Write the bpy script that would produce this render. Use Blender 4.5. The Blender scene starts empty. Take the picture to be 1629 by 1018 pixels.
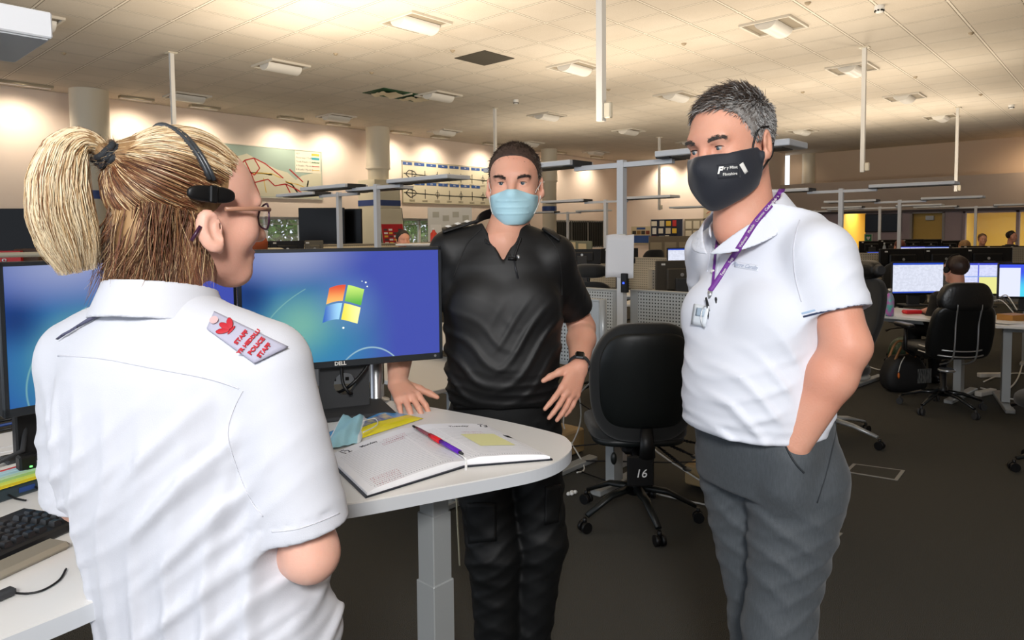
import bpy, math, random
import numpy as np
from mathutils import Vector, Matrix, Euler
random.seed(7)
SC = bpy.context.scene
COL = SC.collection
PI = math.pi

# ------------------------------------------------------------------ camera
IW, IH = 1629, 1018
FPX, YAW, PITCH, ROLL, SX, SY = 1104.2, -.8343, .0548, -.0090, 2.0, -78.55
EYE = 1.5
def _rot(y, p, r):
    cy, sy = math.cos(y), math.sin(y); cp, sp = math.cos(p), math.sin(p); cr, sr = math.cos(r), math.sin(r)
    R = np.array([[cy, sy, 0], [0, 0, -1], [-sy, cy, 0]])
    return np.array([[cr, -sr, 0], [sr, cr, 0], [0, 0, 1]]) @ np.array([[1, 0, 0], [0, cp, -sp], [0, sp, cp]]) @ R
CR = _rot(YAW, PITCH, ROLL)           # rows: camera right, down, forward
cam = bpy.data.objects.new('camera', bpy.data.cameras.new('camera'))
COL.objects.link(cam)
_m = Matrix([[CR[0][i], -CR[1][i], -CR[2][i], 0] for i in range(3)] + [[0, 0, 0, 1]])
_m.translation = (0, 0, EYE)
cam.matrix_world = _m
cam.data.sensor_width = 36; cam.data.lens = FPX / IW * 36
cam.data.shift_x = -SX / IW; cam.data.shift_y = SY / IW
cam.data.clip_start = .05; cam.data.clip_end = 200
SC.camera = cam

# ------------------------------------------------------------------ view, sky, sun, flash
SC.view_settings.view_transform = 'Standard'; SC.view_settings.look = 'None'
SC.view_settings.gamma = 1; SC.view_settings.use_curve_mapping = False
SC.view_settings.exposure = 0.64
W = bpy.data.worlds.new('world'); SC.world = W; W.use_nodes = True
_bg = W.node_tree.nodes['Background']; _bg.inputs[0].default_value = (.80, .88, 1, 1); _bg.inputs[1].default_value = .95
def lamp(name, kind, loc, energy, color=(1, 1, 1), target=None, **kw):
    l = bpy.data.lights.new(name, kind); l.energy = energy; l.color = color
    for k, v in kw.items(): setattr(l, k, v)
    o = bpy.data.objects.new(name, l); COL.objects.link(o); o.location = loc
    if target is not None: o.rotation_euler = (Vector(target) - Vector(loc)).to_track_quat('-Z', 'Y').to_euler()
    return o
# the photographer's flash, as a soft disc set well behind and above the lens for gentler falloff
lamp('camera_flash', 'AREA', (-1.0, -.95, 2.55), 62, (1, .985, .97), (1.6, 1.2, 1.15), shape='DISK', size=.6)

# ------------------------------------------------------------------ geometry of the view (a point seen at a pixel, D metres deep)
def ray(px, py): return CR.T @ np.array([(px - 814.5 - SX) / FPX, (py - 509 - SY) / FPX, 1])
def A(px, py, D): return ray(px, py) * D + [0, 0, EYE]
def onz(px, py, z):
    d = ray(px, py); return d * ((z - EYE) / d[2]) + [0, 0, EYE]
RT = np.array([CR[0][0], CR[0][1], 0]); RT /= np.linalg.norm(RT)
FW = np.array([-RT[1], RT[0], 0])
UP = np.array([0, 0, 1.])

# ------------------------------------------------------------------ materials
MATS = {}
def srgb(c):
    if isinstance(c, str): c = [int(c[i:i+2], 16) / 255 for i in (0, 2, 4)]
    return [((x + .055) / 1.055) ** 2.4 if x > .04045 else x / 12.92 for x in c]
def mat(name, col='808080', rough=.5, metal=0, noise=None, bump=None, emit=None, spec=.5, alpha=1, trans=0, sss=0, sheen=0, coat=0):
    """noise=(scale, colour2, strength[, stretch xyz])   bump=(scale, distance[, stretch])"""
    if name in MATS: return MATS[name]
    m = bpy.data.materials.new(name); m.use_nodes = True; MATS[name] = m
    n = m.node_tree.nodes; l = m.node_tree.links; b = n['Principled BSDF']
    c = (*srgb(col), 1)
    b.inputs['Base Color'].default_value = c; b.inputs['Roughness'].default_value = rough
    b.inputs['Metallic'].default_value = metal; b.inputs['Specular IOR Level'].default_value = spec
    if alpha < 1: b.inputs['Alpha'].default_value = alpha
    if trans: b.inputs['Transmission Weight'].default_value = trans
    if sheen: b.inputs['Sheen Weight'].default_value = sheen
    if coat: b.inputs['Coat Weight'].default_value = coat
    if sss:
        b.inputs['Subsurface Weight'].default_value = sss; b.inputs['Subsurface Scale'].default_value = .01
        b.inputs['Subsurface Radius'].default_value = (1, .35, .2)
    if emit: b.inputs['Emission Color'].default_value = (*srgb(emit[0]), 1); b.inputs['Emission Strength'].default_value = emit[1]
    tc = n.new('ShaderNodeTexCoord')
    def ntex(scale, stretch):
        t = n.new('ShaderNodeTexNoise'); t.inputs['Scale'].default_value = scale; t.inputs['Detail'].default_value = 4
        if stretch:
            mp = n.new('ShaderNodeMapping'); mp.inputs['Scale'].default_value = stretch
            l.new(tc.outputs['Object'], mp.inputs[0]); l.new(mp.outputs[0], t.inputs['Vector'])
        else: l.new(tc.outputs['Object'], t.inputs['Vector'])
        return t
    if noise:
        t = ntex(noise[0], noise[3] if len(noise) > 3 else None)
        r = n.new('ShaderNodeMapRange'); r.inputs['From Min'].default_value = .35; r.inputs['From Max'].default_value = .65
        r.inputs['To Max'].default_value = noise[2]; l.new(t.outputs[0], r.inputs[0])
        mx = n.new('ShaderNodeMix'); mx.data_type = 'RGBA'; mx.inputs[6].default_value = c; mx.inputs[7].default_value = (*srgb(noise[1]), 1)
        l.new(r.outputs[0], mx.inputs[0]); l.new(mx.outputs[2], b.inputs['Base Color'])
    if bump:
        t = ntex(bump[0], bump[2] if len(bump) > 2 else None)
        bp = n.new('ShaderNodeBump'); bp.inputs['Distance'].default_value = bump[1]; l.new(t.outputs[0], bp.inputs['Height'])
        l.new(bp.outputs[0], b.inputs['Normal'])
    return m
class NT:
    """tiny node-graph writer for the patterned materials"""
    def __init__(s, m): s.t = m.node_tree; s.n = s.t.nodes; s.l = s.t.links; s.b = s.n['Principled BSDF']
    def math(s, op, a, b=None):
        m = s.n.new('ShaderNodeMath'); m.operation = op
        for i, v in enumerate((a, b)):
            if v is None: continue
            if isinstance(v, (int, float)): m.inputs[i].default_value = v
            else: s.l.new(v, m.inputs[i])
        return m.outputs[0]
    def coord(s, kind='Object'):
        tc = s.n.new('ShaderNodeTexCoord'); sp = s.n.new('ShaderNodeSeparateXYZ'); s.l.new(tc.outputs[kind], sp.inputs[0]); return sp.outputs
    def mix(s, f, a, b):
        m = s.n.new('ShaderNodeMix'); m.data_type = 'RGBA'
        for i, v in ((0, f), (6, a), (7, b)):
            if isinstance(v, str): m.inputs[i].default_value = (*srgb(v), 1)
            elif isinstance(v, (int, float)): m.inputs[i].default_value = v
            else: s.l.new(v, m.inputs[i])
        return m.outputs[2]
    def noise(s, scale, vec=None, detail=3):
        t = s.n.new('ShaderNodeTexNoise'); t.inputs['Scale'].default_value = scale; t.inputs['Detail'].default_value = detail
        if vec is None:
            tc = s.n.new('ShaderNodeTexCoord'); vec = tc.outputs['Object']
        s.l.new(vec, t.inputs['Vector']); return t.outputs[0]
    def smooth(s, v, a, b):
        r = s.n.new('ShaderNodeMapRange'); r.interpolation_type = 'SMOOTHSTEP'
        r.inputs['From Min'].default_value = a; r.inputs['From Max'].default_value = b
        s.l.new(v, r.inputs[0]); return r.outputs[0]

# ------------------------------------------------------------------ mesh helpers
class MB:
    def __init__(s): s.v = []; s.f = []; s.mi = []; s.sm = []
    def add(s, v, f, mi=0, sm=False):
        o = len(s.v); s.v += [tuple(map(float, p)) for p in v]; s.f += [tuple(i + o for i in q) for q in f]
        s.mi += [mi] * len(f); s.sm += [sm] * len(f); return s
    def box(s, c, d, rz=0, mi=0, bev=0, M=None):
        x, y, z = d[0] / 2, d[1] / 2, d[2] / 2
        if bev > 0:
            bm_b = min(bev, x * .9, y * .9, z * .9); v = []
            for sx_ in (-1, 1):
                for sy_ in (-1, 1):
                    for sz_ in (-1, 1):
                        v += [(sx_ * x, sy_ * (y - bm_b), sz_ * (z - bm_b)), (sx_ * (x - bm_b), sy_ * y, sz_ * (z - bm_b)), (sx_ * (x - bm_b), sy_ * (y - bm_b), sz_ * z)]
            def I(a, b, c_, k): return ((a > 0) * 4 + (b > 0) * 2 + (c_ > 0)) * 3 + k
            f = []
            for q in (1, -1):
                f.append([I(q, -1, -1, 0), I(q, 1, -1, 0), I(q, 1, 1, 0), I(q, -1, 1, 0)][::q])
                f.append([I(-1, q, -1, 1), I(-1, q, 1, 1), I(1, q, 1, 1), I(1, q, -1, 1)][::q])
                f.append([I(-1, -1, q, 2), I(1, -1, q, 2), I(1, 1, q, 2), I(-1, 1, q, 2)][::q])
            for a in (1, -1):
                for b in (1, -1):
                    f.append([I(a, b, -1, 0), I(a, b, -1, 1), I(a, b, 1, 1), I(a, b, 1, 0)][::a * b])
                    f.append([I(a, -1, b, 0), I(a, 1, b, 0), I(a, 1, b, 2), I(a, -1, b, 2)][::a * b])
                    f.append([I(-1, a, b, 1), I(-1, a, b, 2), I(1, a, b, 2), I(1, a, b, 1)][::a * b])
                    for c_ in (1, -1): f.append([I(a, b, c_, 0), I(a, b, c_, 1), I(a, b, c_, 2)][::a * b * c_])
        else:
            v = [(a * x, b * y, c_ * z) for a in (-1, 1) for b in (-1, 1) for c_ in (-1, 1)]
            f = [(0, 1, 3, 2), (4, 6, 7, 5), (0, 4, 5, 1), (2, 3, 7, 6), (0, 2, 6, 4), (1, 5, 7, 3)]
        if M is not None: v = [np.array(c) + np.array(M).T @ np.array(p) for p in v]      # M rows = local axes in world
        else:
            ca, sa = math.cos(rz), math.sin(rz)
            v = [(c[0] + p[0] * ca - p[1] * sa, c[1] + p[0] * sa + p[1] * ca, c[2] + p[2]) for p in v]
        return s.add(v, f, mi)
    def tube(s, pts, r, n=8, mi=0, caps=True, flat=1.0, closed=False, upv=None):
        pts = [np.array(p, float) for p in pts]; K = len(pts)
        rs = r if hasattr(r, '__len__') else [r] * K
        v = []; f = []; ref = None
        for i, p in enumerate(pts):
            if closed: t = pts[(i + 1) % K] - pts[i - 1]
            else: t = pts[min(i + 1, K - 1)] - pts[max(i - 1, 0)]
            t = t / (np.linalg.norm(t) + 1e-9)
            if ref is None:
                ref = np.array(upv if upv is not None else ((0, 0, 1.) if abs(t[2]) < .9 else (1., 0, 0)), float)
            ref = ref - t * (ref @ t); ref /= (np.linalg.norm(ref) + 1e-9); b = np.cross(t, ref)
            for k in range(n):
                a = 2 * PI * k / n; v.append(p + ref * math.cos(a) * rs[i] * flat + b * math.sin(a) * rs[i])
        for i in range(K if closed else K - 1):
            for k in range(n):
                j = (i + 1) % K
                f.append((i * n + k, i * n + (k + 1) % n, j * n + (k + 1) % n, j * n + k))
        s.add(v, f, mi, True)
        if caps and not closed:
            o = len(s.v) - len(v); s.f += [tuple(o + k for k in range(n))[::-1], tuple(o + (K - 1) * n + k for k in range(n))]; s.mi += [mi] * 2; s.sm += [False] * 2
        return s
    def cyl(s, a, b, r, r2=None, n=16, mi=0): return s.tube([a, b], [r, r if r2 is None else r2], n, mi)
    def lathe(s, prof, c=(0, 0, 0), n=24, mi=0):
        v = [(c[0] + r * math.cos(2 * PI * k / n), c[1] + r * math.sin(2 * PI * k / n), c[2] + z) for r, z in prof for k in range(n)]
        f = [(i * n + k, i * n + (k + 1) % n, (i + 1) * n + (k + 1) % n, (i + 1) * n + k) for i in range(len(prof) - 1) for k in range(n)]
        return s.add(v, f, mi, True)
    def prism(s, out, z0, z1, mi=0, fn=None):
        n = len(out); fn = fn or (lambda x, y, z: (x, y, z))
        a = sum(out[i][0] * out[(i + 1) % n][1] - out[(i + 1) % n][0] * out[i][1] for i in range(n))
        if a < 0: out = out[::-1]
        v = [fn(x, y, z0) for x, y in out] + [fn(x, y, z1) for x, y in out]
        f = [tuple(range(n))[::-1], tuple(range(n, 2 * n))] + [(i, (i + 1) % n, n + (i + 1) % n, n + i) for i in range(n)]
        return s.add(v, f, mi)
    def sphere(s, c, r, n=12, m=8, mi=0, M=None):
        r = r if hasattr(r, '__len__') else (r, r, r); v = []; f = []
        for i in range(m + 1):
            th = PI * i / m
            for k in range(n):
                a = 2 * PI * k / n; p = np.array([r[0] * math.sin(th) * math.cos(a), r[1] * math.sin(th) * math.sin(a), r[2] * math.cos(th)])
                if M is not None: p = np.array(M).T @ p
                v.append(np.array(c) + p)
        for i in range(m):
            for k in range(n): f.append((i * n + k, (i + 1) * n + k, (i + 1) * n + (k + 1) % n, i * n + (k + 1) % n))
        return s.add(v, f, mi, True)
    def grid(s, P, mi=0, sm=True, both=0):
        """P: array rows x cols x 3"""
        R_, C_ = len(P), len(P[0]); v = [p for row in P for p in row]
        f = [(i * C_ + j, i * C_ + j + 1, (i + 1) * C_ + j + 1, (i + 1) * C_ + j) for i in range(R_ - 1) for j in range(C_ - 1)]
        return s.add(v, f, mi, sm)
    def build(s, name, mats, parent=None, off=(0, 0, 0)):
        me = bpy.data.meshes.new(name)
        me.from_pydata([(a - off[0], b - off[1], c - off[2]) for a, b, c in s.v], [], s.f); 
        mats = mats if isinstance(mats, (list, tuple)) else [mats]
        for m in mats: me.materials.append(m)
        me.polygons.foreach_set('material_index', s.mi); me.polygons.foreach_set('use_smooth', s.sm)
        me.update()
        o = bpy.data.objects.new(name, me); COL.objects.link(o)
        if parent is not None: o.parent = parent
        return o
def tag(o, label=None, cat=None, group=None, kind=None):
    for k, v in (('label', label), ('category', cat), ('group', group), ('kind', kind)):
        if v: o[k] = v
    return o
def thing(name, label, cat, loc=(0, 0, 0), rz=0, group=None):
    o = bpy.data.objects.new(name, None); COL.objects.link(o); o.location = tuple(map(float, loc)); o.rotation_euler = (0, 0, rz)
    o.empty_display_size = .1
    return tag(o, label, cat, group)
def copy_tree(o, parent=None, loc=None, rz=None, label=None):
    c = o.copy(); COL.objects.link(c)
    if parent is not None: c.parent = parent
    if loc is not None: c.location = tuple(map(float, loc))
    if rz is not None: c.rotation_euler = (0, 0, rz)
    if label: c['label'] = label
    for ch in list(o.children): copy_tree(ch, c)
    return c
def solo(mb, name, mats, label, cat, group=None, kind=None, base=None):
    """a thing that is one mesh; origin at its own base"""
    v = np.array(mb.v); b = base if base is not None else (*((v.min(0) + v.max(0)) / 2)[:2], v[:, 2].min())
    o = mb.build(name, mats, None, b); o.location = tuple(map(float, b)); return tag(o, label, cat, group, kind)
def struct(mb, name, mats): return tag(mb.build(name, mats), kind='structure')
def text_mesh(name, s, size, M, org, m, parent, depth=.0006, align='CENTER', off=(0, 0, 0), shear=0, bold=0):
    """letters in the plane spanned by M[0] (along), M[1] (up)"""
    cu = bpy.data.curves.new(name, 'FONT'); cu.body = s; cu.size = size; cu.align_x = align; cu.align_y = 'CENTER'; cu.extrude = depth; cu.shear = shear; cu.offset = bold
    cu.resolution_u = 3
    to = bpy.data.objects.new(name, cu); me = bpy.data.meshes.new_from_object(to); bpy.data.objects.remove(to)
    M = np.array(M, float); N = np.cross(M[0], M[1]); c = np.zeros(len(me.vertices) * 3); me.vertices.foreach_get('co', c); c = c.reshape(-1, 3)
    c = c[:, :1] * M[0] + c[:, 1:2] * M[1] + c[:, 2:] * N + np.array(org) - np.array(off)
    me.vertices.foreach_set('co', c.ravel()); me.materials.clear(); me.materials.append(m); me.update()
    o = bpy.data.objects.new(name, me); COL.objects.link(o)
    if parent is not None: o.parent = parent
    return o

# ================================================================== THE ROOM
CEIL = 3.93; WL = 13.65; XE = 22.5
m_wall = mat('wall_cream', 'e6d6c6', .85, noise=(1.5, 'e0cdbc', .5))
m_lav = mat('wall_lavender', '9c8f96', .85)
m_white = mat('white_paint', 'd8d6d0', .45)
m_cream = mat('cream_paint', 'd0c8b4', .35, spec=.5)
m_blue = mat('blue_band', '1d3c78', .5)
m_black = mat('black_plastic', '0c0c0d', .42, spec=.35)
m_grey = mat('grey_metal', '9fa1a2', .38, metal=.35)
m_silver = mat('silver_metal', 'c4c6c8', .28, metal=.85)
m_dark = mat('dark_grey', '2b2c2e', .6)

# ceiling of 600 mm tiles
mc = mat('ceiling_tile', 'b8ab98', .92)
t = NT(mc); xyz = t.coord()
def _line(o, off, w):
    a = t.math('ADD', o, -off + 60.0); a = t.math('MODULO', a, .6)
    a = t.math('ABSOLUTE', t.math('SUBTRACT', a, .3)); return t.math('GREATER_THAN', a, .3 - w)
l1 = _line(xyz[0], .36 + .6 * 0, .011); l2 = _line(xyz[1], .42, .011)
e1 = _line(xyz[0], .36, .019); e2 = _line(xyz[1], .42, .019)
ln = t.math('MAXIMUM', l1, l2); ed = t.math('MAXIMUM', e1, e2)
spk = t.noise(240, detail=1); big = t.noise(.9)
cbase = t.mix(t.smooth(big, .35, .65), 'bfb4a3', 'c7bdad'); cbase = t.mix(t.smooth(spk, .62, .70), cbase, 'a09480')
c1 = t.mix(ed, cbase, '6c614f'); c2 = t.mix(ln, c1, 'd6cdbd')
t.l.new(c2, t.b.inputs['Base Color'])
bp = t.n.new('ShaderNodeBump'); bp.inputs['Distance'].default_value = .004; t.l.new(t.math('SUBTRACT', 1, ed), bp.inputs['Height']); t.l.new(bp.outputs[0], t.b.inputs['Normal'])
struct(MB().box((9.5, 4.5, CEIL + .05), (27, 19.5, .1)), 'ceiling', mc)

# carpet
mf = mat('carpet', '26221f', 1, spec=.1)
t = NT(mf); n1 = t.noise(420, detail=2); n2 = t.noise(1.6); n3 = t.noise(55)
c = t.mix(t.smooth(n1, .4, .62), '242423', '6a6964'); c = t.mix(t.math('MULTIPLY', t.smooth(n3, .45, .7), .35), c, '514a40'); c = t.mix(t.math('MULTIPLY', t.smooth(n2, .4, .7), .25), c, '4a4a44')
t.l.new(c, t.b.inputs['Base Color'])
bp = t.n.new('ShaderNodeBump'); bp.inputs['Distance'].default_value = .004; t.l.new(n1, bp.inputs['Height']); t.l.new(bp.outputs[0], t.b.inputs['Normal'])
struct(MB().box((9.5, 4.5, -.05), (27, 19.5, .1)), 'floor', mf)

# left wall with a strip of windows
wins = [(1.15, 3.42), (4.9, 8.2), (10.7, 12.4), (17.05, 19.7)]
ZS, ZT = .95, 1.88
w = MB(); th = .22; yc = WL + th / 2
w.box((9.5, yc, (ZT + CEIL) / 2), (27, th, CEIL - ZT)); w.box((9.5, yc, ZS / 2), (27, th, ZS))
xs = [-4.0] + [v for p in wins for v in p] + [23.0]
for a, b in zip(xs[::2], xs[1::2]): w.box(((a + b) / 2, yc, (ZS + ZT) / 2), (b - a, th, ZT - ZS))
struct(w, 'wall_left', m_wall)
m_glass = mat('window_glass', 'ffffff', .02, alpha=.14, spec=.6)
m_blind = mat('blind_slats', '8a8880', .6)
for i, (a, b) in enumerate(wins):
    f = MB(); y = WL + .06
    for z in (ZS + .03, ZT - .03): f.box(((a + b) / 2, y, z), (b - a, .07, .06))
    k = max(1, round((b - a) / .8))
    for j in range(k + 1): f.box((a + .03 + (b - a - .06) * j / k, y, (ZS + ZT) / 2), (.05, .07, ZT - ZS))
    wo = struct(f, 'window_%d' % (i + 1), m_white)
    MB().box(((a + b) / 2, y, (ZS + ZT) / 2), (b - a - .06, .008, ZT - ZS - .08)).build('pane', m_glass, wo)
    if i < 3:      # blind pulled up to the head of the window
        q = MB()
        for s_ in range(7): q.box(((a + b) / 2, WL + .01, ZT - .02 - s_ * .018), (b - a - .05, .035, .005))
        q.box(((a + b) / 2, WL + .01, ZT - .155), (b - a - .05, .04, .02)); q.build('raised_blind', m_blind, wo)
    else:          # closed vertical blind
        q = MB()
        for s_ in range(int((b - a) / .1)): q.box((a + .08 + s_ * .1, WL + .01, (ZS + ZT) / 2), (.085, .006, ZT - ZS - .06), rz=.35)
        q.build('vertical_blind', mat('dark_blind', '34352f', .7), wo); MB().box(((a + b) / 2, WL + .035, (ZS + ZT) / 2), (b - a - .08, .006, ZT - ZS - .06)).build('light_block_backing', mat('backing_dark', '1c1d18', .9), wo)  # dark backing panel added behind the slats to block daylight between them
# end wall at y- direction of x = XE, with a lower storey stepping forward
w = MB(); XF = 22.0
w.box((XE + .6, 3.2, (2.92 + CEIL) / 2), (.3, 10.8, CEIL - 2.92))
struct(w, 'wall_far', mat('wall_far_cream', 'c8b39c', .85))
w = MB(); w.box((21.1, 11.2, CEIL / 2), (.3, 5.2, CEIL)); w.box((21.75, 8.6, CEIL / 2), (1.3, .12, CEIL)); struct(w, 'wall_back', m_wall)
w = MB(); w.box((XF + .45, 3.0, (1.98 + 2.92) / 2), (.9, 11.2, 2.92 - 1.98)); struct(w, 'trim_1', mat('bulkhead', 'b8a99c', .85))
w = MB()
for a, b in ((-3.2, 1.2), (3.62, 4.02), (4.84, 6.02), (6.72, 8.6)): w.box((XF + .1, (a + b) / 2, .99), (.2, b - a, 1.98))
w.box((XF + .1, 2.4, .45), (.2, 2.5, .9)); w.box((XF + .1, 4.4, .45), (.2, .9, .9)); struct(w, 'wall_right', m_lav)
struct(MB().box((XF - .03, 3.0, 2.0), (.06, 11.2, .07)), 'trim_2', mat('dark_trim', '3a3336', .6))
w = MB(); w.box((XF + 3.4, 3.5, 1.2), (.1, 11, 2.4)); w.box((XF + 1.8, 3.5, 2.3), (3.2, 11, .08)); w.box((XF+1.8, 6.9, 1.2), (3.2, .08, 2.4)); w.box((XF+1.8, 3.85, 1.2), (3.2, .08, 2.4))
struct(w, 'wall_inner', mat('yellow_wall', 'c9a53f', .8))
for y in (2.2, 4.4, 6.4): lamp('inner_room_lamp', 'AREA', (XF + 1.6, y, 2.2), 30, (1, .86, .6), (XF + 1.6, y, 0), size=1)
# door with its frame, window of the side room, glazed panel
d = MB(); d.box((XF + .1, 4.84, 1), (.26, .06, 2)); d.box((XF + .1, 4.05, 1), (.26, .06, 2)); d.box((XF + .1, 4.44, 1.96), (.26, .84, .06))
do = struct(d, 'door_1', mat('grey_frame', '8f8a88', .5)); MB().box((XF + .18, 4.45, 1.4), (.05, .76, 1.1)).build('door_panel', mat('door_yellow', 'c2a04a', .5), do)
MB().box((XF + .12, 4.40, 1.80), (.08, .20, .12)).build('door_closer', m_grey, do)
f = MB()
for y in (1.25, 2.4, 3.58): f.box((XF + .1, y, 1.43), (.22, .07, 1.06))
f.box((XF + .1, 2.4, 1.94), (.22, 2.4, .06)); f.box((XF + .1, 2.4, .92), (.22, 2.4, .06)); wo = struct(f, 'window_5', m_lav)
MB().box((XF + .08, 2.4, 1.43), (.01, 2.3, 1.0)).build('pane', mat('office_glass', 'e8e0c8', .03, alpha=.12), wo)
# round columns by the window wall
def column(x, y, r, label, box):
    t_ = thing('column', label, 'column', (x, y, 0), group=None)
    MB().lathe([(r, 3.0), (r, CEIL)], n=32).lathe([(r * .86, 0), (r * .88, 2.95), (r, 3.0)], n=32).build('shaft', m_cream, t_)
    MB().lathe([(r + .006, 2.98), (r + .012, 3.0), (r + .006, 3.02)], n=32).build('joint_ring', m_cream, t_)
    if box: MB().box((0, -.02, 1.36), (.72, .62, 2.72)).build('casing', mat('casing', 'cfc9b0', .6), t_); MB().box((0, -.02, 2.20), (.735, .635, .13)).build('blue_band', m_blue, t_)
    else: MB().lathe([(r * .88 + .006, 2.12), (r * .88 + .006, 2.26)], n=32).build('blue_band', m_blue, t_)
column(3.95, 13.1, .29, 'thick cream round column behind the ponytail, nearest along the window wall', 0)
column(9.85, 13.1, .27, 'cream round column standing in a boxed casing with a broken blue band, between map and road chart', 1)
column(15.95, 13.0, .24, 'cream round column with a thin blue band, just right of the masked man in black', 0)
column(22.95, 8.0, .2, 'small pale round column high up at the far recess, right of the grey haired head', 0)

# ---- ceiling luminaires: tray with a half barrel reflector
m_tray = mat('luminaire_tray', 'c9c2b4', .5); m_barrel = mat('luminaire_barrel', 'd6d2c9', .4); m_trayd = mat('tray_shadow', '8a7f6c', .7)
lum = thing('ceiling_light', '', 'ceiling light', (0, 0, CEIL))
lb = MB(); lb.box((0, .29, -.014), (.6, .025, .028)).box((0, -.29, -.014), (.6, .025, .028)).box((.29, 0, -.014), (.025, .6, .028)).box((-.29, 0, -.014), (.025, .6, .028)); lb.build('tray', m_tray, lum)
lb = MB(); lb.box((0, 0, -.004), (.56, .56, .006)); lb.build('tray_recess_plate', m_trayd, lum)  # plate's dark colour stands in for the shade inside the recessed tray
seg = [(.13 * math.cos(a), -.012 - .095 * math.sin(a)) for a in np.linspace(0, PI, 15)]
lb = MB(); n_ = len(seg); v = [(x, y_, z) for x in (-.26, .26) for y_, z in seg]; lb.add(v, [(i, i + 1, n_ + i + 1, n_ + i) for i in range(n_ - 1)], 0, True)
lb.add(v, [tuple(range(n_)), tuple(range(n_, 2 * n_))[::-1]]); lb.build('barrel', m_barrel, lum)
rows = [3.32, 6.27, 9.26, 12.42]; cols = [2.2, 5.28, 8.3, 11.3, 14.4, 17.5]
names = {3.32: 'row nearest the right-hand offices', 6.27: 'second row from the right-hand offices', 9.26: 'second row from the window wall', 12.42: 'row nearest the window wall'}
cn = ['first', 'second', 'third', 'fourth', 'fifth', 'farthest']
used = False
for r_ in rows:
    for ci, x in enumerate(cols):
        if (r_, ci) in ((3.32, 0), (3.32, 1)): continue
        lab = 'recessed white barrel ceiling light, %s along the %s' % (cn[ci], names[r_])
        if not used: lum.location = (x, r_, CEIL); lum['label'] = lab; lum['group'] = 'barrel ceiling lights'; used = True
        else: copy_tree(lum, loc=(x, r_, CEIL), label=lab)
# slim wall washers in front of the window wall; each throws light down the wall
wx = [(3.0, .9), (4.72, .55), (5.92, .55), (7.7, .55), (8.85, .55), (10.6, .55), (11.85, .55), (13.7, .55), (16.7, .5), (18.6, .5)]
wn = ['above the left edge behind the ponytail', 'right of the first column', 'behind the left hanging rod', 'above the map, left', 'above the map, right', 'just right of the boxed column', 'above the left of the road chart', 'above the right of the road chart', 'right of the third column', 'at the far end']
for k, (x, L) in enumerate(wx):
    h = thing('wall_washer', 'slim dark slot light along the window wall ceiling, ' + wn[k], 'ceiling light', (x, 13.18, CEIL), group='slot lights along the window wall')
    MB().box((0, 0, -.02), (L, .14, .04)).build('housing', mat('slot_housing', '9b9078', .6), h)
    MB().box((0, .02, -.043), (L - .04, .06, .006)).build('lens', m_white, h)
    lamp('wall_washer_lamp', 'SPOT', (x, 13.0, CEIL - .08), 62, (1, .86, .70), (x, 13.62, 2.5), spot_size=2.3, spot_blend=1, shadow_soft_size=.1)
for y in (9.6, 10.8, 12.0): lamp('wall_washer_lamp', 'SPOT', (20.4, y, CEIL - .08), 90, (1, .86, .70), (20.95, y, 2.6), spot_size=2.0, spot_blend=1, shadow_soft_size=.06)
lamp('wall_washer_lamp', 'SPOT', (21.6, 1.6, CEIL - .1), 90, (1, .74, .5), (22.2, 1.6, 2.9), spot_size=2.4, spot_blend=1, shadow_soft_size=.1)
lamp('wall_washer_lamp', 'SPOT', (22.3, 8.2, CEIL - .1), 5, (1, .8, .6), (22.8, 8.3, 3.0), spot_size=2.0, spot_blend=1, shadow_soft_size=.1)

# vent grille, open ceiling void, detectors, sprinklers
v = MB(); v.box((7.02, 6.87, CEIL - .004), (.59, .59, .008)); o = solo(v, 'vent_grille', mat('vent_dark', '3c362a', .8, bump=(90, .003)), 'dark square air grille in the ceiling, right of the green ceiling opening', 'vent')
t_ = thing('ceiling_opening', 'missing ceiling tile showing green void with pale crumpled insulation', 'ceiling opening', (7.85, 9.75, CEIL))
MB().box((0, 0, -.003), (1.2, .6, .006)).build('void_lining', mat('void_green', '1e5a30', .7, noise=(6, '0c2a14', 1)), t_)
for s_ in (-1, 1):
    q = MB(); P = [[(s_ * .3 + (i / 8 - .5) * .42, (j / 6 - .5) * .36, -.02 - .025 * random.random() - .02 * math.sin(i * .9) ) for j in range(7)] for i in range(9)]
    q.grid(P); q.build('insulation', mat('insulation', 'cfc0a0', .9), t_)
MB().box((0, 0, -.012), (.04, .6, .024)).build('tile_bar', m_cream, t_)
def detector(x, y, lab, r=.05):
    t_ = thing('smoke_detector', lab, 'smoke detector', (x, y, CEIL)); MB().lathe([(0, -.075), (r * .7, -.075), (r * .8, -.05), (r, -.045), (r * 1.02, 0)], n=20).build('body', m_white, t_)
    q = MB()
    for a in range(8): q.box((r * .82 * math.cos(a * PI / 4), r * .82 * math.sin(a * PI / 4), -.058), (.02, .02, .014), rz=a * PI / 4)
    q.build('slots', m_black, t_)
detector(8.4, 2.2, 'round white smoke detector at the top right of the ceiling'); detector(9.6, 8.6, 'small white smoke detector right of the green ceiling opening'); detector(16.9, 2.0, 'far small white smoke detector near the right edge')
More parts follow.
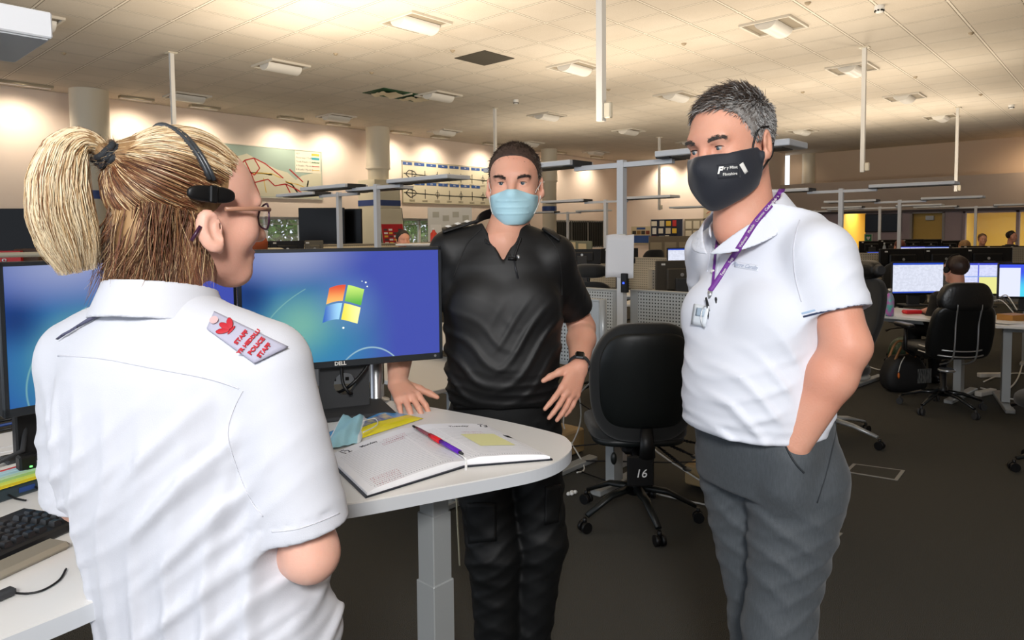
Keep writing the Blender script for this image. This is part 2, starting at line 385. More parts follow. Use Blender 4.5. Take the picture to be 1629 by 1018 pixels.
for k, (x, y) in enumerate([onz(1285, 4, CEIL)[:2], onz(1545, 52, CEIL)[:2], onz(1456, 122, CEIL)[:2], onz(1277, 146, CEIL)[:2], onz(534, 85, CEIL)[:2], onz(720, 80, CEIL)[:2], onz(591, 115, CEIL)[:2], onz(101, 84, CEIL)[:2], onz(968, 142, CEIL)[:2], onz(1088, 69, CEIL)[:2], onz(1560, 150, CEIL)[:2]]):
    lab = ['near the smoke detector at the top edge', 'right of the smoke detector', 'right of the first right-hand rod', 'just left of the first right-hand rod', 'dark, left of the first barrel light column', 'above the dark vent', 'above the green opening', 'above the ponytail', 'right of the middle hanging rod, low', 'right of the middle hanging rod, high', 'near the right picture edge'][k]
    solo(MB().lathe([(0, -.03), (.012, -.03), (.03, -.012), (.035, 0)], (x, y, CEIL), 12), 'sprinkler', mat('sprinkler', '9a8a70', .5), 'tiny ceiling sprinkler head ' + lab, 'sprinkler', 'ceiling sprinklers')
# square service poles hanging from the ceiling, each with a small box at its end
def rod(x, y, zb, lab, n):
    t_ = thing('hanging_pole', lab, 'pole', (x, y, CEIL), group=None)
    MB().box((0, 0, -(CEIL - zb) / 2), (.05, .05, CEIL - zb)).build('tube', m_white, t_)
    MB().box((.005, -.055, zb - CEIL + .07), (.04, .06, .11), bev=.008).build('socket_box', m_cream, t_)
    MB().box((0, 0, -.006), (.12, .12, .012)).build('ceiling_plate', m_cream, t_)
rod(4.05, 2.83, 2.27, 'thick white square pole hanging from the ceiling between the two masked men', 0)
rod(10.15, 2.83, 2.27, 'white square pole hanging from the ceiling, above the shoulder of the polo shirt man', 0)
rod(16.45, 2.83, 2.25, 'far thin pole hanging from the ceiling near the right edge', 0)
rod(3.91, 9.65, 2.25, 'thin pale pole hanging from the ceiling above the headset band', 0)
rod(9.95, 9.47, 2.25, 'thin pole hanging from the ceiling just left of the cropped hair', 0)
rod(15.97, 9.34, 2.05, 'far thin pole hanging from the ceiling behind the paper on the light post', 0)

# ---- outdoors: shrubs behind the strip windows
def shrub(x, y, h, r, lab, n=5000):
    v = MB(); rr = np.random.RandomState(int(x * 10)); vs = []; fs = []
    for i in range(n):
        a = rr.normal(size=3); a /= np.linalg.norm(a); p = np.array([x, y, h * .55]) + a * np.array([r, r * .6, h * .5]) * rr.uniform(.6, 1)
        d1 = rr.normal(size=3); d1 /= np.linalg.norm(d1); d2 = np.cross(d1, rr.normal(size=3)); d2 /= np.linalg.norm(d2); s_ = rr.uniform(.06, .12)
        o = len(vs); vs += [p - d1 * s_, p + d2 * s_ * .5, p + d1 * s_, p - d2 * s_ * .5]; fs.append((o, o + 1, o + 2, o + 3))
    t_ = thing('shrub', lab, 'shrub', (x, y, 0), group=None)
    v.add(vs, fs); v.build('foliage', mat('leaves', '86bc50', .6, noise=(3, '3f7028', 1)), t_, (x, y, 0)); MB().tube([(0, 0, 0), (.05, 0, h * .4), (0, .05, h * .7)], [.06, .05, .03]).build('stem', mat('bark', '4a3a2a', .8), t_)
shrub(3.8, 16.0, 2.9, 1.5, 'green shrub outside the window at the far left edge'); shrub(8.9, 16.0, 2.9, 1.7, 'green shrub outside the window beside the spectacles')
shrub(14.0, 16.2, 2.8, 1.7, 'bright green shrub outside the window by the flip chart')
struct(MB().box((9.5, 19, -.06), (30, 10.3, .1)), 'ground', mat('lawn', '48702e', .9, noise=(2, '5c8238', 1)))
S_ = bpy.data.lights.new('sun', 'SUN'); S_.energy = 3.0; S_.angle = .02; so = bpy.data.objects.new('sun', S_); COL.objects.link(so); so.rotation_euler = Vector((.5, -.75, .62)).to_track_quat('Z', 'Y').to_euler()
# invisible from the room's inside: closes the sides the photograph does not show
struct(MB().box((9.5, -5.2, CEIL / 2), (27, .2, CEIL)), 'wall_near', m_wall)

# ================================================================== FURNITURE BUILDERS
def superell(mb, c, r, e1=.35, e2=.35, n=32, m=18, fn=None, mi=0):
    """rounded cushion: e1 vertical squareness, e2 squareness of the plan; fn warps local points"""
    def sp(v, e): return math.copysign(abs(v) ** e, v)
    V = []
    for i in range(m + 1):
        ph = -PI / 2 + PI * i / m
        for k in range(n):
            th = 2 * PI * k / n
            p = (r[0] * sp(math.cos(ph), e1) * sp(math.cos(th), e2), r[1] * sp(math.cos(ph), e1) * sp(math.sin(th), e2), r[2] * sp(math.sin(ph), e1))
            if fn: p = fn(*p)
            V.append((c[0] + p[0], c[1] + p[1], c[2] + p[2]))
    F = [(i * n + k, i * n + (k + 1) % n, (i + 1) * n + (k + 1) % n, (i + 1) * n + k) for i in range(m) for k in range(n)]
    return mb.add(V, F, mi, True)
m_top = mat('white_worktop', 'e2e0dc', .32, spec=.4)
m_frame = mat('grey_frame_metal', 'a3a6a6', .35, metal=.25)
def perf(name, base, hole, pitch, size):
    m = mat(name, base, .45)
    t = NT(m); o = t.coord()
    def f(v):
        a = t.math('MODULO', t.math('ADD', v, 50.0), pitch); return t.math('LESS_THAN', t.math('ABSOLUTE', t.math('SUBTRACT', a, pitch / 2)), size / 2)
    h = t.math('MULTIPLY', f(o[0]), f(o[2]))
    t.l.new(t.mix(h, base, hole), t.b.inputs['Base Color']); return m
m_perf = perf('perforated_metal', 'b4b8b8', '161615', .0205, .0085)
m_perfb = perf('perforated_metal_beige', 'a89f8c', '2a241c', .03, .011)
def partition(x, y, rz, L, z0, z1, lab, m=None, group=None, margin=.06):
    t_ = thing('partition_panel', lab, 'partition', (x, y, 0), rz, group)
    MB().box((0, 0, (z0 + z1) / 2), (L - 2 * margin, .022, z1 - z0 - .03)).build('perforated_sheet', m or m_perf, t_)
    q = MB(); q.box((0, 0, z1 - .008), (L, .036, .016), bev=.004)
    for s_ in (-1, 1): q.box((s_ * (L / 2 - margin / 2), 0, (z0 + z1) / 2), (margin, .032, z1 - z0 - .016), bev=.006)
    q.box((0, 0, z0 + .01), (L - 2 * margin, .034, .02)); q.build('edge_frame', m_frame if m is None else mat('beige_frame', 'a39a88', .5), t_)
    return t_
def desk(x, y, rz, L, Dp, h, lab, group='grey framed desks'):
    t_ = thing('desk', lab, 'desk', (x, y, 0), rz, group)
    MB().box((0, 0, h - .0125), (L, Dp, .025), bev=.004).build('worktop', m_top, t_)
    for s_ in (-1, 1):
        X = s_ * (L / 2 - .12)
        MB().box((X, .08, (h - .03) / 2 + .03), (.06, .09, h - .06)).build('leg', m_frame, t_)
        MB().box((X, 0, .02), (.07, Dp * .92, .035), bev=.006).build('foot', m_frame, t_)
    MB().box((0, .08, h - .06), (L - .3, .05, .05)).build('crossbar', m_frame, t_)
    return t_
m_lampw = mat('lamp_white', 'c9ccd0', .4); m_lampd = mat('lamp_louvre', '55524a', .5, metal=.3)
def t_lamp(x, y, lab, z=1.95, zb=.72, rz=PI / 2, power=30, sides=(1, -1), col=(1, .87, .71), tone='f'):
    t_ = thing('desk_light_stand', lab, 'light stand', (x, y, 0), rz, 'light stands')
    MB().box((0, 0, (z + zb) / 2), (.045, .045, z - zb)).build('post', m_lampw, t_)
    MB().box((0, 0, z - .03), (.72, .035, .03)).build('crossbar', m_lampw, t_)
    for s_ in sides:
        h = MB(); h.box((s_ * .70, 0, z + .003), (.78, .26, .034), bev=.004).build('lamp_head', m_lampw, t_)
        hh = t_.children[-1]
        MB().box((s_ * .70, 0, z - .016), (.66, .15, .006)).build('louvre', m_lampd, hh)
        MB().box((s_ * .345, 0, z), (.09, .20, .040)).build('end_block', m_dark, hh)
        p = Matrix.Rotation(rz, 3, 'Z') @ Vector((s_ * .70, 0, 0))
        if power:
            lamp('uplight', 'AREA', (x + p.x, y + p.y, z + .04), power, col, (x + p.x, y + p.y, z + 2), shape='RECTANGLE', size=.8, size_y=.2)
    return t_
m_scr = mat('screen_off', '060607', .22, spec=.22)
def screen_doc(name, base, accent, power=1.0, kind=0):
    m = mat(name, '000000', .25, spec=.3); t = NT(m); o = t.coord('Generated')
    rows_ = t.math('LESS_THAN', t.math('FRACT', t.math('MULTIPLY', o[2], 26)), .45)
    nz = t.noise(38); cl = t.math('MULTIPLY', rows_, t.smooth(nz, .42, .55))
    c = t.mix(t.math('MULTIPLY', cl, .35), base, '8b90a0')
    bar = t.math('MAXIMUM', t.math('LESS_THAN', o[2], .05), t.math('GREATER_THAN', o[2], .94)); c = t.mix(bar, c, accent)
    if kind == 1:
        c = t.mix(t.math('MULTIPLY', t.math('LESS_THAN', o[2], .55), t.math('GREATER_THAN', o[0], .38)), c, 'd8d68a')
        c = t.mix(t.math('LESS_THAN', t.math('ABSOLUTE', t.math('SUBTRACT', o[0], .38)), .012), c, '5b62c8')
        c = t.mix(t.math('LESS_THAN', t.math('ABSOLUTE', t.math('SUBTRACT', o[2], .56)), .012), c, '6c8fd0')
    if kind == 2:
        c = t.mix(t.smooth(o[2], .2, .8), '4cc6e0', '3c50d8'); c = t.mix(t.math('MULTIPLY', t.math('LESS_THAN', o[2], .9), t.math('LESS_THAN', o[0], .33)), c, 'd4d8ee')
        c = t.mix(t.math('MULTIPLY', t.math('GREATER_THAN', o[2], .6), t.math('GREATER_THAN', o[0], .6)), c, '20222a')
    t.l.new(c, t.b.inputs['Emission Color']); t.b.inputs['Emission Strength'].default_value = power
    return m
m_doc = screen_doc('screen_document', 'cfd3e2', '2a48b0', .8); m_app = screen_doc('screen_application', 'c9cdec', '3a45b8', .8, 1); m_desk = screen_doc('screen_desktop', 'c0c8f0', '3a45c8', .8, 2)
def monitor(loc, rz, lab, scr=None, w=.555, h=.33, zb=.14, group=None, name='computer_monitor', badge=True, stand=True, backcol=None):
    """local: screen faces -Y; origin on the desk under the stand"""
    t_ = thing(name, lab, 'monitor', loc, rz, group); mb_ = m_black if backcol is None else backcol
    zc = zb + h / 2
    MB().box((0, .018, zc), (w, .032, h), bev=.006).box((0, .045, zc), (w * .6, .03, h * .6), bev=.012).build('housing', mb_, t_)
    MB().box((0, -.0005, zc + .004), (w - .022, .008, h - .034)).build('screen', scr or m_scr, t_)
    if badge: MB().cyl((w * .0, .058, zc + h * .12), (0, .064, zc + h * .12), .016).build('badge', m_silver, t_)
    MB().box((w * .36, .036, zc + h * .40), (.035, .006, .016)).build('sticker', m_white, t_)
    if stand:
        MB().box((0, .075, (zb + h * .5) / 2 + .01), (.13, .03, zb + h * .5), bev=.006).build('stand_column', m_dark, t_)
        MB().box((0, .07, .008), (.24, .18, .016), bev=.005).build('stand_base', m_dark, t_)
    return t_
def star_base(t_, m, r=.31, z=.07, hub=.17, rot=0.3, wheel=m_black):
    for k in range(5):
        a = rot + 2 * PI * k / 5; c, s_ = math.cos(a), math.sin(a)
        MB().tube([(.03 * c, .03 * s_, hub - .02), (r * .5 * c, r * .5 * s_, hub - .035), (r * .96 * c, r * .96 * s_, z + .012)], [.03, .024, .017], 8, flat=.65).build('star_leg', m, t_)
        q = MB(); p = np.array([r * c, r * s_, 0]); d = np.array([-s_, c, 0])
        q.tube([p + [0, 0, .075], p + [0, 0, .045]], .010, 8)
        for w_ in (-1, 1): q.cyl(p + d * w_ * .006 + [0, 0, .028], p + d * w_ * .026 + [0, 0, .028], .028, n=14)
        q.build('caster', wheel, t_)
    MB().lathe([(0, hub - .05), (.045, hub - .05), (.04, hub + .02), (.028, hub + .03), (.026, .40), (0, .40)], n=16).build('gas_column', m_black, t_)
m_fab = mat('chair_fabric', '121415', .75, bump=(500, .001), sheen=.2)
m_shell = mat('chair_shell', '0f1313', .42, spec=.4, bump=(300, .0004))
m_leather = mat('chair_leather', '0e0f10', .33, spec=.5, bump=(60, .0015))
def office_chair(loc, rz, lab, zt=1.05, bw=.235, bh=.29, headrest=False, arms=False, leather=False, silver=False, group=None, lean=.10, rot=.3, seat=.50):
    """sitter looks along +Y; back at -Y"""
    t_ = thing('office_chair', lab, 'chair', loc, rz, group); M_ = m_leather if leather else m_fab
    star_base(t_, m_silver if silver else m_shell, rot=rot)
    superell(MB(), (0, .02, seat - .035), (.245, .245, .045), .5, .45, fn=lambda x, y, z: (x, y, z - .03 * (y / .24) ** 2 * (y > 0))).build('seat', M_, t_)
    MB().box((0, 0, seat - .10), (.20, .26, .05), bev=.015).build('mechanism', m_black, t_)
    zc = zt - bh
    def fn(x, y, z):
        w_ = 1 - .18 * max(0, z / bh) ** 2 - .10 * max(0, -z / bh)
        return (x * w_, y - .045 * (1 - (x / bw) ** 2) + lean * (-z / bh) * .5 - .02 * (z / bh) ** 2 + .06, z)
    superell(MB(), (0, -.30, zc), (bw, .035, bh), .42, .5, 48, 28, fn).build('backrest', M_, t_)
    MB().tube([(0, -.05, seat - .1), (0, -.27, seat - .11), (0, -.305, seat), (0, -.30, zc - .05)], [.035, .035, .03, .03], 8, flat=.5).build('back_support', m_black, t_)
    for s_ in (-1, 1): MB().tube([(s_ * .1, .0, seat - .11), (s_ * .27, .02, seat - .12), (s_ * .33, .03, seat - .14)], [.006, .006, .014], 6).build('lever', m_black, t_)
    if arms:
        for s_ in (-1, 1):
            MB().tube([(s_ * .2, 0, seat - .1), (s_ * .31, 0, seat - .08), (s_ * .32, 0, seat + .15)], .017, 8).build('arm_post', m_black, t_)
            superell(MB(), (s_ * .32, .03, seat + .17), (.045, .13, .018), .5, .5).build('arm_pad', m_fab, t_)
    if headrest:
        MB().tube([(0, -.33, zt - .06), (0, -.36, zt + .05)], .014, 8).build('headrest_post', m_black, t_)
        superell(MB(), (0, -.35, zt + .09), (.15, .055, .06), .7, .5, fn=lambda x, y, z: (x, y + .5 * x * x / .15, z)).build('headrest', M_, t_)
    return t_

# ================================================================== OUR DESK, where the three people stand
DZ = .97
out = [(-.9, 1.10), (.20, 1.105), (.315, 1.118), (.37, 1.14), (.42, 1.19), (.50, 1.24), (.60, 1.25), (.69, 1.20), (.778, 1.141), (.95, 1.073), (1.084, 1.022), (1.17, .995), (1.25, .993), (1.33, 1.02), (1.385, 1.07), (1.412, 1.14), (1.410, 1.342), (1.375, 1.634), (1.33, 1.86), (.4, 2.02), (-.9, 2.02)]
def cr(pts, n=5, closed=True):
    P = [np.array(p, float) for p in pts]; K = len(P); o = []
    for i in range(K if closed else K - 1):
        p0, p1, p2, p3 = (P[(i + j) % K] if closed else P[min(max(i + j, 0), K - 1)] for j in (-1, 0, 1, 2))
        for k in range(n):
            u = k / n; o.append(.5 * ((2 * p1) + (-p0 + p2) * u + (2 * p0 - 5 * p1 + 4 * p2 - p3) * u * u + (-p0 + 3 * p1 - 3 * p2 + p3) * u ** 3))
    if not closed: o.append(P[-1])
    return o
curve_part = cr(out[1:18], 5, False)
top = [tuple(p) for p in curve_part] + [tuple(p) for p in out[18:]] + [tuple(out[0])]
dk = thing('height_adjustable_desk', 'raised white desk with wavy front edge carrying the two monitors and the open diary', 'desk', (.5, 1.5, 0))
L_ = (-.5, -1.5, 0)
def sh(pts): return [(x - .5, y - 1.5) for x, y in pts]
MB().prism(sh(top), DZ - .003, DZ).build('worktop_surface', m_top, dk)
MB().prism(sh(top), DZ - .030, DZ - .003).build('worktop_edge', mat('edge_band', 'c3c6ca', .4), dk)
lx, ly = A(692, 900, 1.66)[:2]
for k, (x, y) in enumerate(((lx, ly), (-.6, 1.5))):
    x -= .5; y -= 1.5
    lg = MB().box((x, y, DZ - .115), (.050, .050, .17), bev=.002).build('leg_top', m_frame, dk)
    MB().box((x, y, .74), (.057, .057, .20), bev=.002).build('leg_middle', m_frame, dk)
    MB().box((x, y, .355), (.064, .064, .64), bev=.002).build('leg_bottom', m_frame, dk)
    MB().box((x, y + .1, .02), (.09, .75, .04), bev=.006).build('foot', m_frame, dk)
MB().box((0, .1, DZ - .06), (1.3, .05, .05)).build('crossbeam', m_frame, dk)

# screens showing the blue desktop picture
mw = mat('screen_blue_desktop', '05060a', .22, spec=.35); t = NT(mw); o = t.coord('Generated')
def blob(cx, cz, rx, rz_):
    dx = t.math('DIVIDE', t.math('SUBTRACT', o[0], cx), rx); dz = t.math('DIVIDE', t.math('SUBTRACT', o[2], cz), rz_)
    d = t.math('SQRT', t.math('ADD', t.math('MULTIPLY', dx, dx), t.math('MULTIPLY', dz, dz))); return t.math('SUBTRACT', 1, t.smooth(d, 0, 1))
def arc(cx, cz, r_, w_, rx=1.0):
    dx = t.math('DIVIDE', t.math('SUBTRACT', o[0], cx), rx); dz = t.math('SUBTRACT', o[2], cz)
    d = t.math('SQRT', t.math('ADD', t.math('MULTIPLY', dx, dx), t.math('MULTIPLY', dz, dz)))
    return t.math('SUBTRACT', 1, t.smooth(t.math('ABSOLUTE', t.math('SUBTRACT', d, r_)), 0, w_))
c = t.mix(t.smooth(o[0], .0, .75), '2450b0', '4a58bc')
c = t.mix(t.math('MULTIPLY', blob(.30, .28, .50, .75), .85), c, '4fa9b0')
c = t.mix(t.math('MULTIPLY', blob(.27, .33, .24, .42), .7), c, '8fcdb4')
c = t.mix(t.math('MULTIPLY', blob(.03, .62, .16, .30), .8), c, '14306f')
c = t.mix(t.math('MULTIPLY', blob(.50, .52, .22, .40), .45), c, '7fa0e0')
c = t.mix(t.math('MULTIPLY', blob(.45, -.05, .35, .5), .55), c, '2f8fc4')
ar = t.math('MULTIPLY', arc(.62, -.40, .50, .012, .42), t.smooth(o[0], .32, .6)); c = t.mix(t.math('MULTIPLY', ar, .8), c, 'bfe4ea')
ar = t.math('MULTIPLY', arc(.86, .1, .8, .006, 1.0), t.math('LESS_THAN', o[0], .3)); c = t.mix(t.math('MULTIPLY', ar, .5), c, '9fd8c8')
c = t.mix(t.math('MULTIPLY', blob(.22, 1.0, .45, .38), .75), c, 'b4bee0')  # ceiling reflection painted into the top of the desktop picture as pale haze
t.l.new(c, t.b.inputs['Emission Color']); t.b.inputs['Emission Strength'].default_value = .55
def emis(name, col, s_=.75, c2=None, gx=1):
    m = mat(name, '101010', .4, emit=(col, s_))
    if c2:
        t = NT(m); o = t.coord('Generated'); t.l.new(t.mix(t.smooth(o[0] if gx else o[2], 0, 1), col, c2), t.b.inputs['Emission Color'])
    return m
def win_logo(t_, cx, cz, s_, par):
    """four waving panes"""
    def pane(u0, u1, v0, v1, m):
        P = []
        for i in range(13):
            v = v0 + (v1 - v0) * i / 12; row = []
            for j in range(13):
                u = u0 + (u1 - u0) * j / 12
                x = u + .22 * v; z = v + .10 * math.sin((u + .55) * 3.6) * (1 if True else 1) - .02
                row.append((cx + s_ * x, -.0058, cz + s_ * z))
            P.append(row)
        q = MB(); q.grid(P); q.build('logo_pane', m, par)
    pane(-.50, -.03, .03, .50, emis('logo_orange', 'f2b25e', .8, 'd2452a', 0)); pane(.03, .50, .03, .50, emis('logo_green', '4fa63c', .8, 'b8dc6a', 0))
    pane(-.50, -.03, -.50, -.03, emis('logo_blue', '2a5eb4', .8, '9cd0ee')); pane(.03, .50, -.50, -.03, emis('logo_yellow', 'e6d84a', .8, 'f4f0a0', 1))
    q = MB()
    for dx, dz, r_ in ((.66, .62, .025), (.70, .50, .02), (.55, .66, .015), (-.02, -.68, .03)): q.sphere((cx + s_ * dx, -.006, cz + s_ * dz), (s_ * r_, .0005, s_ * r_), 8, 6)
    q.build('logo_sparkles', emis('spark', 'e8f4e0', .9), par)
rzR = math.atan2(RT[1], RT[0])
def big_monitor(pl, pr, Dl, Dr, zb, th, lab, logo):
    a = A(pl, 480, Dl)[:2]; b = A(pr, 480, Dr)[:2]; c_ = (a + b) / 2; w_ = float(np.linalg.norm(b - a)); rz = rzR + th; h = .347
    t_ = thing('computer_monitor', lab, 'monitor', (c_[0], c_[1], DZ), rz, 'desktop monitors showing the blue desktop')
    z0 = zb - DZ; zc = z0 + h / 2
    MB().box((0, .022, zc), (w_, .026, h), bev=.004).box((0, .05, zc), (w_ * .55, .04, h * .6), bev=.015).build('housing', m_black, t_)
    bz = MB(); mbz = mat('bezel', '2a2e33', .35, metal=.3)
    bz.box((0, .006, z0 + .011), (w_, .014, .022), bev=.002).box((0, .006, z0 + h - .006), (w_, .014, .012), bev=.002)
    for s_ in (-1, 1): bz.box((s_ * (w_ / 2 - .006), .006, zc), (.012, .014, h), bev=.002)
    bz.build('bezel', mbz, t_)
    MB().box((0, .004, zc + .005), (w_ - .022, .010, h - .030)).build('screen', mw, t_)
    s_ = t_.children[-1]
    win_logo(t_, -.008, zc + .010, .100, s_)
    text_mesh('brand_lettering', 'DELL', .015, [(1, 0, 0), (0, 0, 1)], (-.02, -.0016, z0 + .011), m_white, t_, .0004, bold=.0005)
    MB().cyl((w_ / 2 - .025, -.002, z0 + .011), (w_ / 2 - .025, -.001, z0 + .011), .004, n=10).build('power_button', m_silver, t_)
    # stand: flat column with a round cable hole
    q = MB(); cw, ch = .145, z0 + .10; hr = .033; hz = z0 - .060; n = 24
    ring = [(hr * math.cos(2 * PI * k / n), hz + hr * math.sin(2 * PI * k / n)) for k in range(n)]
    def edge(a_):   # ray to the rectangle border
        c1, s1 = math.cos(a_), math.sin(a_); t1 = (cw / 2) / abs(c1) if abs(c1) > 1e-6 else 9; t2 = ((ch - hz) if s1 > 0 else (hz - .005)) / abs(s1) if abs(s1) > 1e-6 else 9
        tt = min(t1, t2); return (c1 * tt, hz + s1 * tt)
    angs = sorted([2 * PI * k / n for k in range(n)] + [math.atan2(b_, a_) % (2 * PI) for a_, b_ in ((cw / 2, ch - hz), (-cw / 2, ch - hz), (-cw / 2, .005 - hz), (cw / 2, .005 - hz))])
    inn = [(hr * math.cos(a_), hz + hr * math.sin(a_)) for a_ in angs]; outr = [edge(a_) for a_ in angs]; K = len(angs)
    for y0 in (.045, .072): q.add([(x, y0, z) for x, z in inn] + [(x, y0, z) for x, z in outr], [(i, (i + 1) % K, K + (i + 1) % K, K + i)[::(1 if y0 > .05 else -1)] for i in range(K)])
    q.add([(x, y0, z) for y0 in (.045, .072) for x, z in inn], [(i, (i + 1) % K, K + (i + 1) % K, K + i) for i in range(K)], 0, True)
    q.add([(x, y0, z) for y0 in (.045, .072) for x, z in outr], [(i, K + i, K + (i + 1) % K, (i + 1) % K) for i in range(K)])
    q.build('stand_column', m_dark, t_)
    b_ = MB(); b_.box((0, .03, .006), (.25, .20, .012), bev=.004).build('stand_base', m_dark, t_)
    return t_
cm = big_monitor(378, 704, 1.91, 2.14, 1.112, math.radians(24), 'black framed monitor with blue desktop screen, in the middle beside the open diary', True)
lm = big_monitor(-2, 377, 1.52, 1.985, 1.098, math.radians(54), 'black framed monitor with blue screen, at the left edge behind the blonde woman', True)
for off, lab in (((0, 0), 'a'),):
    q = MB(); q.tube(cr([(-.01, .03, .20), (-.012, .02, .10), (.005, .012, .062), (.02, .05, .05), (.03, .10, .03)], 5, False), .005, 8).tube(cr([(.09, .03, .17), (.05, .015, .12), (.012, .01, .085), (-.01, .05, .06), (-.03, .1, .04)], 5, False), .005, 8)
    o_ = q.build('monitor_cable', m_black, None); o_.location = cm.location; o_.rotation_euler = cm.rotation_euler; tag(o_, 'black cables looped through the hole of the middle monitor stand', 'cable')
# perforated white screen wall and silver pole behind the middle monitor
p1 = A(455, 640, 2.30); p2 = A(566, 640, 2.40)
partition((p1[0] + p2[0]) / 2, (p1[1] + p2[1]) / 2, rzR + .30, .42, DZ + .002, 1.24, 'white panel with square holes seen under the middle monitor', perf('square_hole_panel', 'bfc3c6', '1a1a1a', .042, .012), margin=.01)
pp = A(599, 640, 2.20)
t_ = thing('support_pole', 'silver round pole with a disc foot on the desk behind the middle monitor', 'pole', (pp[0], pp[1], DZ))
MB().lathe([(0, 0), (.042, 0), (.042, .006), (.022, .010), (.019, .014), (.019, .36), (0, .36)], n=24).build('tube', m_silver, t_)
# left-hand desk clutter: keyboards, cards, papers, cable
def keyboard(cx, cy, cz, rz, lab, L=.44, Dp=.15, dark='141516', rows=6, cols_=21):
    t_ = thing('keyboard', lab, 'keyboard', (cx, cy, cz), rz)
    MB().box((0, 0, .009), (L, Dp, .018), bev=.004).build('base', mat('kb_base', '17181a', .45), t_)
    km = mat('kb_keys', '1d1e20', .35)
    k = 0
    for r_ in range(rows):
        xx = -L / 2 + .012; i = 0
        while xx < L / 2 - .02 and k < 100:
            w_ = .0165 if not (r_ == 0 and 4 <= i <= 5) else .05
            x0 = xx; v = [(x0, -.0085, 0), (x0 + w_, -.0085, 0), (x0 + w_, .0085, 0), (x0, .0085, 0), (x0 + .003, -.005, .009), (x0 + w_ - .003, -.005, .009), (x0 + w_ - .003, .007, .009), (x0 + .003, .007, .009)]
            yy = -Dp / 2 + .018 + r_ * .0215
            q = MB().add([(a, b + yy, c_ + .017) for a, b, c_ in v], [(0, 1, 5, 4), (1, 2, 6, 5), (2, 3, 7, 6), (3, 0, 4, 7), (4, 5, 6, 7)]); q.build('key', km, t_)
            xx += w_ + .0035 + (.008 if i in (14, 17) else 0); i += 1; k += 1
    return t_
ka = onz(0, 897, DZ)[:2]; kb = onz(90, 856, DZ)[:2]; d = (kb - ka); d /= np.linalg.norm(d); nrm = np.array([-d[1], d[0]])
kc = kb - d * .165 + nrm * .072
keyboard(kc[0], kc[1], DZ, math.atan2(d[1], d[0]), 'black keyboard with small round topped keys at the left edge of the desk', rows=5)
ea = onz(0, 801, DZ)[:2]; eb = onz(72, 778, DZ)[:2]; d2 = eb - ea; d2 /= np.linalg.norm(d2); n2_ = np.array([-d2[1], d2[0]]); e_rz = math.atan2(d2[1], d2[0])
ec = eb - d2 * .17 + n2_ * .066
t_ = thing('input_console', 'flat dark console with coloured strip cards lying on top, behind the black keyboard', 'console', (ec[0], ec[1], DZ), e_rz)
MB().box((0, 0, .013), (.42, .13, .026), bev=.004).build('body', mat('console_dark', '26343a', .4), t_)
MB().box((.135, -.0655, .014), (.030, .003, .010)).build('port', m_blue, t_)
t_ = thing('card_strips', 'overlapping red, blue, green and yellow edged cards on the dark console', 'cards', (ec[0], ec[1], DZ + .0265), e_rz)
for k, (cc, y) in enumerate((('e0c81e', -.056), ('d8e35e', -.040), ('a9cf7a', -.020), ('bcd9b8', -.004), ('a8cfd6', .012), ('b8dbe6', .028), ('c9323a', .041), ('e4e2dc', .056))): MB().box((0, y, .0012 + .0006 * k), (.425, .019 if k != 6 else .008, .0012)).build('card', mat('card_' + cc, cc, .5), t_)
q = MB(); wp = [onz(105, 905, DZ + .004), onz(95, 922, DZ + .003), onz(70, 938, DZ + .003), onz(45, 944, DZ + .003), onz(20, 943, DZ + .004)]
t_ = thing('desk_cable', 'thin black cable with a small plug lying across the white desk at lower left', 'cable', wp[2])
MB().tube([p - wp[2] for p in cr(wp, 5, False)], .0018, 6).build('wire', m_black, t_)
pl_ = wp[-1] - wp[2]; MB().box(pl_ + [-.012, -.004, .004], (.03, .016, .012), rz=e_rz, bev=.003).build('plug', m_dark, t_)
for dx, lb in ((0, 'short black lead coming out of the coloured card console, middle one'), (.05, 'short black lead coming out of the card console, nearest the woman'), (-.09, 'short black lead coming out of the card console, nearest the picture edge')):
    b0 = np.array([ec[0], ec[1], DZ]) + np.array([d2[0], d2[1], 0]) * (.10 + dx); n3 = np.array([*n2_, 0])
    solo(MB().tube(cr([b0 - n3 * .066 + [0, 0, .012], b0 - n3 * .082 + [.004, 0, .006], b0 - n3 * .10 + [.012, 0, .003]], 5, False), .0022, 6), 'console_cable', m_black, lb, 'cable')
ba = onz(0, 925, DZ)[:2]; bb = onz(96, 880, DZ)[:2]; d3 = bb - ba; d3 /= np.linalg.norm(d3)
wr_ = bb - d3 * .2 + np.array([-d3[1], d3[0]]) * .022
solo(MB().box((wr_[0], wr_[1], DZ + .007), (.44, .05, .014), rz=math.atan2(d3[1], d3[0]), bev=.006), 'wrist_rest', mat('wrist_rest', '8a8272', .5), 'brownish grey wrist rest in front of the black keyboard', 'wrist rest')
# papers, black bracket and pens behind the console
pz = onz(20, 715, DZ)
for k in range(3): solo(MB().box((pz[0] + .03 * k - .02, pz[1] + .05 * k, DZ + .0015 + .0015 * k), (.21, .15, .0012), rz=-.4 + .25 * k), 'paper_sheet', mat('paper', 'dfe0e2', .6), ['white printed sheet at the far left of the desk, lowest of three', 'white printed sheet at the far left, middle of three', 'white printed sheet at the far left, topmost of three'][k], 'paper')
pz = onz(8, 690, DZ)
for k in range(3): solo(MB().tube([(pz[0] - .05 + .01 * k, pz[1] + .03 * k, DZ + .010 + .006 * k), (pz[0] + .09, pz[1] - .02 + .03 * k, DZ + .020 + .006 * k)], .004, 8), 'pen', [m_black, m_blue, m_black][k], ['black pen lying uppermost on the papers at the far left', 'blue pen lying among the papers at the far left', 'thin black pen lowest on the papers at the far left'][k], 'pen')
bc = A(40, 700, 1.50); t_ = thing('cable_bracket', 'small black bracket with green light under the left monitor', 'bracket', (bc[0], bc[1], DZ), rzR + .9)
